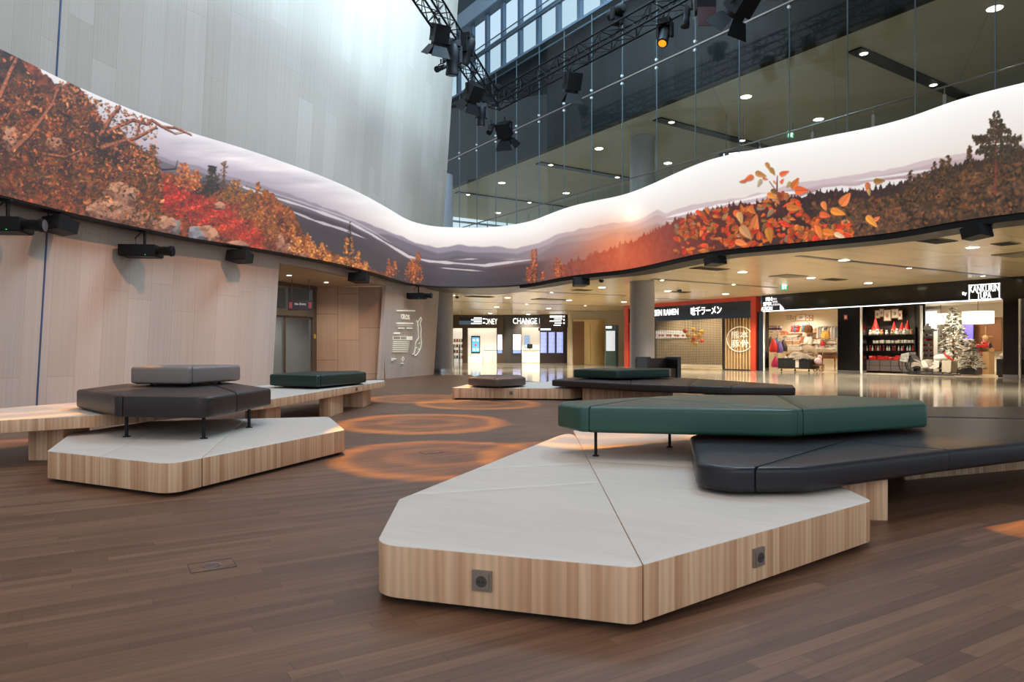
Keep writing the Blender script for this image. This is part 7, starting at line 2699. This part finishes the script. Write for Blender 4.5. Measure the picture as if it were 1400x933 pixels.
b.add([(0.04, -0.3, 0.6), (0.12, -0.3, 0.9), (0.46, -0.3, 0.98), (0.4, -0.3, 0.55), (0.04, 0.3, 0.6), (0.12, 0.3, 0.9), (0.46, 0.3, 0.98), (0.4, 0.3, 0.55)],
      [(0, 1, 2, 3), (7, 6, 5, 4), (0, 4, 5, 1), (1, 5, 6, 2), (2, 6, 7, 3), (3, 7, 4, 0)])
b.build('back_cushion', mat('spotted_hide', srgb(150, 146, 138), 0.9, var=0.5, vscale=7), sl_)


def drape(name, label, cat, p, sx, sy, m, bumps=0.05, drop=0.25):
    t = thing(name, label, cat, p, FA)
    b = MB()
    nx, ny = 12, 10
    vs_, fs = [], []
    for s in (0, 1):
        for i in range(nx + 1):
            for j in range(ny + 1):
                a, c = i / nx * 2 - 1, j / ny * 2 - 1
                z = bumps * math.sin(4 * a + 3 * c) - drop * max(0, abs(c) - 0.62) * 2.6
                yy = c * sy if abs(c) < 0.62 else math.copysign(0.62 * sy + (abs(c) - 0.62) * sy * 0.2, c)
                vs_.append((a * sx, yy, z + (0.03 if s else 0)))
    m_ = (nx + 1) * (ny + 1)
    for i in range(nx):
        for j in range(ny):
            q = i * (ny + 1) + j
            fs += [(q, q + 1, q + ny + 2, q + ny + 1), (m_ + q, m_ + q + ny + 1, m_ + q + ny + 2, m_ + q + 1)]
    for i in range(nx):
        for j in (0, ny):
            q = i * (ny + 1) + j
            fs.append((q, q + ny + 1, m_ + q + ny + 1, m_ + q))
    for j in range(ny):
        for i in (0, nx):
            q = i * (ny + 1) + j
            fs.append((q, q + 1, m_ + q + 1, m_ + q))
    b.add(vs_, fs)
    b.build('cloth', m, t, smooth=60)
    return t


drape('fur_hide', 'mottled grey hide lying over the seat of the sleigh', 'hide', S(su0 + 0.95, 0.62, 0.6), 0.42, 0.4, M_hide)
drape('fur_hide', 'pale grey hide in the front of the sleigh under the plush reindeer', 'hide', S(su0 + L_s * 0.55, 0.62, 0.56), 0.36, 0.4, mat('pale_hide', srgb(206, 198, 184), 0.95, bump=0.6, bscale=40))
drape('blanket', 'cream fringed blanket hanging over the front of the sleigh', 'blanket', S(su0 + L_s * 0.83, 0.62, 0.62), 0.17, 0.44, mat('cream_wool', srgb(196, 184, 160), 0.95), 0.01, 0.46)
pt = thing('plush_reindeer', 'white plush animal with a red scarf sitting in the sleigh', 'plush toy', S(su0 + L_s * 0.8, 0.55, 0.66), FA)
MB().ball((-0.2, 0, 0.1), (0.34, 0.18, 0.14), 12).ball((0.08, -0.05, 0.24), (0.13, 0.12, 0.11), 12).ball((0.2, -0.08, 0.2), (0.08, 0.07, 0.06), 10).build('body', M_wool, pt, smooth=60)
for y in (0.05, -0.14):
    MB().ball((0.04, y, 0.36), (0.04, 0.03, 0.06), 8).build('ear', M_wool, pt, smooth=60)
MB().tube([(-0.06, -0.06, 0.3), (0.0, -0.18, 0.22), (0.1, -0.18, 0.14), (0.3, -0.2, 0.0)], 0.04, 8).build('scarf', M_crimson, pt, smooth=60)
# counter with shelves and the person behind it
VC = 4.4
cu0, zc0 = shop_pt(1329, 468, VC)
cu1, _ = shop_pt(1356, 468, VC)
ct = thing('shop_counter', 'dark shelved counter of small red goods before the blond shop assistant', 'counter', S((cu0 + cu1) / 2, VC, 0), FA)
w = (cu1 - cu0) / 2
MB().bx(-w, w, 0.2, 0.26, 0, 1.15).bx(w - .25, w, -0.3, 0.2, 0, 1.0).build('counter_back', M_oak, ct)
for k in range(4):
    z = 0.12 + 0.35 * k
    MB().bx(-w, w - .26, -0.3, 0.2, z, z + 0.03).build('shelf_board', M_blackm, ct)
    goods(('gift_box', 'box', 'box', M_crimson), 'small red or white box on the counter shelves', 'boxes on the counter shelves', along((cu0 + cu1) / 2 - w * .95, (cu0 + cu1) / 2 + w * .6, VC - 0.12, z + 0.031, 6), (0.7, 1.1), redmix + [mix[0]])
lp = shop_thing('pendant_lamp', 'wide white drum pendant lamp over the shop counter', 'lamp', 1337, 434.5, 4.8)
MB().lathe([(0.62, -0.28), (0.62, 0.28)], 28).build('drum_shade', glow('drum_glow', srgb(255, 248, 232), 1.3), lp, smooth=40)
MB().cyl((0, 0, 0.28), (0, 0, 3.3 - lp.location.z), 0.012, n=6).build('cord', M_blk, lp)
l2 = shop_thing('pendant_lamp', 'white glowing lamp beside the snowy tree top', 'lamp', 1286, 436.5, 6.2)
MB().lathe([(0.5, -0.26), (0.5, 0.26)], 28).build('drum_shade', bpy.data.materials['drum_glow'], l2, smooth=40)
MB().cyl((0, 0, 0.26), (0, 0, 3.3 - l2.location.z), 0.012, n=6).build('cord', M_blk, l2)
bp = shop_thing('hook_board', 'brown wooden panel board with hooks on the wall behind the assistant', 'panel', 1346, 455, 7.4)
MB().bx(-0.75, 0.75, -0.06, 0.0, -0.9, 0.72).build('board', M_brass, bp)
MB().cyl((0.1, -0.1, 0.3), (0.1, -0.1, -0.2), 0.03, n=8).cyl((-0.1, -0.1, -0.2), (0.4, -0.1, -0.2), 0.03, n=8).build('hook_rail', M_oak, bp)
sc_ = shop_thing('slim_screen', 'violet-blue screen on the wall behind the snowy tree', 'screen', 1323.5, 455, 6.8)
MB().bx(-0.3, 0.3, -0.05, 0, -0.62, 0.62).build('frame', M_blk, sc_)
MB().bx(-0.25, 0.25, -0.06, -0.05, -0.5, 0.4).build('display', glow('violet_glow', srgb(110, 100, 210), 0.9), sc_)
wn = shop_thing('light_box', 'tall bright blue-white lit panel at the back of the shop by the bauble tower', 'panel', 1270, 450, 7.2)
MB().bx(-0.55, 0.55, -0.05, 0.0, -1.3, 1.0).build('frame', M_wht, wn)
MB().bx(-0.4, 0.4, -0.07, -0.05, -1.2, 0.9).build('lit_face', glow('panel_white', srgb(235, 245, 255), 1.1), wn)

# the assistant: one continuous skinned body, hair and clothes as children
pu, _ = shop_pt(1347, 470, 5.3)
pe_ = thing('person', 'blond person in a dark top with red scarf bending over behind the shop counter', 'person', S(pu, 5.3, 0), FA + 0.4)
J = {'pelvis': ((0, 0, 0.95), 0.13), 'waist': ((0, -0.02, 1.1), 0.12), 'chest': ((0, -0.08, 1.3), 0.14), 'neck': ((0, -0.14, 1.46), 0.055), 'head': ((0, -0.18, 1.56), 0.085), 'crown': ((0, -0.19, 1.67), 0.075)}
ed = [('pelvis', 'waist'), ('waist', 'chest'), ('chest', 'neck'), ('neck', 'head'), ('head', 'crown')]
for s, nm in ((-1, 'a'), (1, 'b')):
    J['sho' + nm] = ((0.17 * s, -0.08, 1.38), 0.06)
    J['elb' + nm] = ((0.25 * s, -0.14, 1.14), 0.042)
    J['wri' + nm] = ((0.16 * s, -0.36, 1.1), 0.028)
    J['pal' + nm] = ((0.14 * s, -0.43, 1.09), 0.026)
    ed += [('chest', 'sho' + nm), ('sho' + nm, 'elb' + nm), ('elb' + nm, 'wri' + nm), ('wri' + nm, 'pal' + nm)]
    for f in range(4):
        x = 0.14 * s + (f - 1.5) * 0.02
        J['f1%d' % f + nm] = ((x, -0.48, 1.085), 0.009)
        J['f2%d' % f + nm] = ((x, -0.515 + 0.008 * abs(f - 1), 1.065), 0.008)
        ed += [('pal' + nm, 'f1%d' % f + nm), ('f1%d' % f + nm, 'f2%d' % f + nm)]
    J['th' + nm] = ((0.14 * s - 0.045 * s, -0.44, 1.08), 0.009)
    ed.append(('pal' + nm, 'th' + nm))
    J['hip' + nm] = ((0.1 * s, 0, 0.88), 0.1)
    J['kne' + nm] = ((0.11 * s, -0.02, 0.5), 0.065)
    J['ank' + nm] = ((0.11 * s, 0.01, 0.09), 0.045)
    J['toe' + nm] = ((0.12 * s, -0.15, 0.04), 0.04)
    ed += [('pelvis', 'hip' + nm), ('hip' + nm, 'kne' + nm), ('kne' + nm, 'ank' + nm), ('ank' + nm, 'toe' + nm)]


def skinned(name, J, ed, m, parent, root):
    ks = list(J)
    me = bpy.data.meshes.new(name)
    me.from_pydata([J[k][0] for k in ks], [(ks.index(a), ks.index(b)) for a, b in ed], [])
    o = bpy.data.objects.new(name, me)
    COL.objects.link(o)
    o.parent = parent
    o.modifiers.new('skin', 'SKIN')
    sd = o.modifiers.new('sub', 'SUBSURF')
    sd.levels = sd.render_levels = 1
    if not me.skin_vertices:
        bm = bmesh.new()
        bm.from_mesh(me)
        bm.verts.layers.skin.verify()
        bm.to_mesh(me)
        bm.free()
    for k, v in zip(ks, me.skin_vertices[0].data):
        r = J[k][1]
        v.radius = (r, r)
        v.use_root = (k == root)
    me.materials.append(m)
    RT[o.name] = RT[parent.name]
    return o


skinned('body', J, ed, M_skin, pe_, 'pelvis')
JT = {k: (J[k][0], J[k][1] + 0.014) for k in ('pelvis', 'waist', 'chest', 'shoa', 'shob', 'elba', 'elbb')}
skinned('dark_top', JT, [('pelvis', 'waist'), ('waist', 'chest'), ('chest', 'shoa'), ('chest', 'shob'), ('shoa', 'elba'), ('shob', 'elbb')], M_blk, pe_, 'pelvis')
JL = {k: (J[k][0], J[k][1] + 0.012) for k in ('pelvis', 'hipa', 'hipb', 'knea', 'kneb', 'anka', 'ankb')}
skinned('trousers', JL, [('pelvis', 'hipa'), ('pelvis', 'hipb'), ('hipa', 'knea'), ('hipb', 'kneb'), ('knea', 'anka'), ('kneb', 'ankb')], M_blk, pe_, 'pelvis')
MB().ball((0, -0.15, 1.64), (0.115, 0.115, 0.12), 14).ball((0, -0.06, 1.55), (0.1, 0.07, 0.14), 12).build('hair', M_hair, pe_, smooth=60)
MB().ball((0, -0.275, 1.58), (0.016, 0.024, 0.02), 8).build('nose', M_skin, pe_, smooth=60)
MB().ball((-0.033, -0.262, 1.6), 0.012, 8).ball((0.033, -0.262, 1.6), 0.012, 8).build('eyes', M_blk, pe_)
MB().ball((0, -0.262, 1.535), (0.026, 0.01, 0.008), 8).build('mouth', cm('lips', (180, 96, 90)), pe_)
MB().tube([(0.1, -0.12, 1.44), (0.04, -0.22, 1.4), (-0.06, -0.22, 1.4), (-0.1, -0.1, 1.44), (0, -0.04, 1.45), (0.1, -0.12, 1.44)], 0.04, 8).tube([(0.02, -0.23, 1.4), (0.12, -0.36, 1.22)], 0.05, 8).build('scarf', M_crimson, pe_, smooth=60)
# last bay: pale shelves beyond the third pier
ls = thing('display_shelf', 'pale shelving with a few plants beyond the last black pier', 'shelf', S(22.6, 1.2, 0), FA)
MB().bx(-1.1, 1.6, 0.3, 0.36, 0, 3.0).build('back_panel', M_shopwall, ls)
MB().bx(-1.1, 1.6, -0.3, 0.3, 0, 0.7).build('drawer_base', M_cabinet, ls)
for z in (1.1, 1.6, 2.1):
    MB().bx(-1.1, 1.6, -0.2, 0.3, z, z + 0.03).build('shelf_board', M_oak, ls)
MB().bx(20.0, 20.4, 1.0, 1.5, 0, 0.75) 
pb_ = thing('plinth', 'small black plinth with a white fleece by the third pier', 'plinth', S(20.55, 0.9, 0), FA)
MB().bx(-0.22, 0.22, -0.2, 0.2, 0.08, 0.72).build('body', M_blk, pb_)
MB().bx(-0.18, -0.14, -0.16, 0.16, 0, 0.08).bx(0.14, 0.18, -0.16, 0.16, 0, 0.08).build('feet', M_blackm, pb_)
fl_ = thing('fleece', 'white fleece heaped on the small black plinth', 'fleece', S(20.55, 0.9, 0.72), FA)
MB().ball((0, 0, 0.12), (0.2, 0.17, 0.13), 12).ball((0.04, -0.03, 0.28), (0.12, 0.11, 0.1), 10).build('wool', M_wool, fl_, smooth=60)
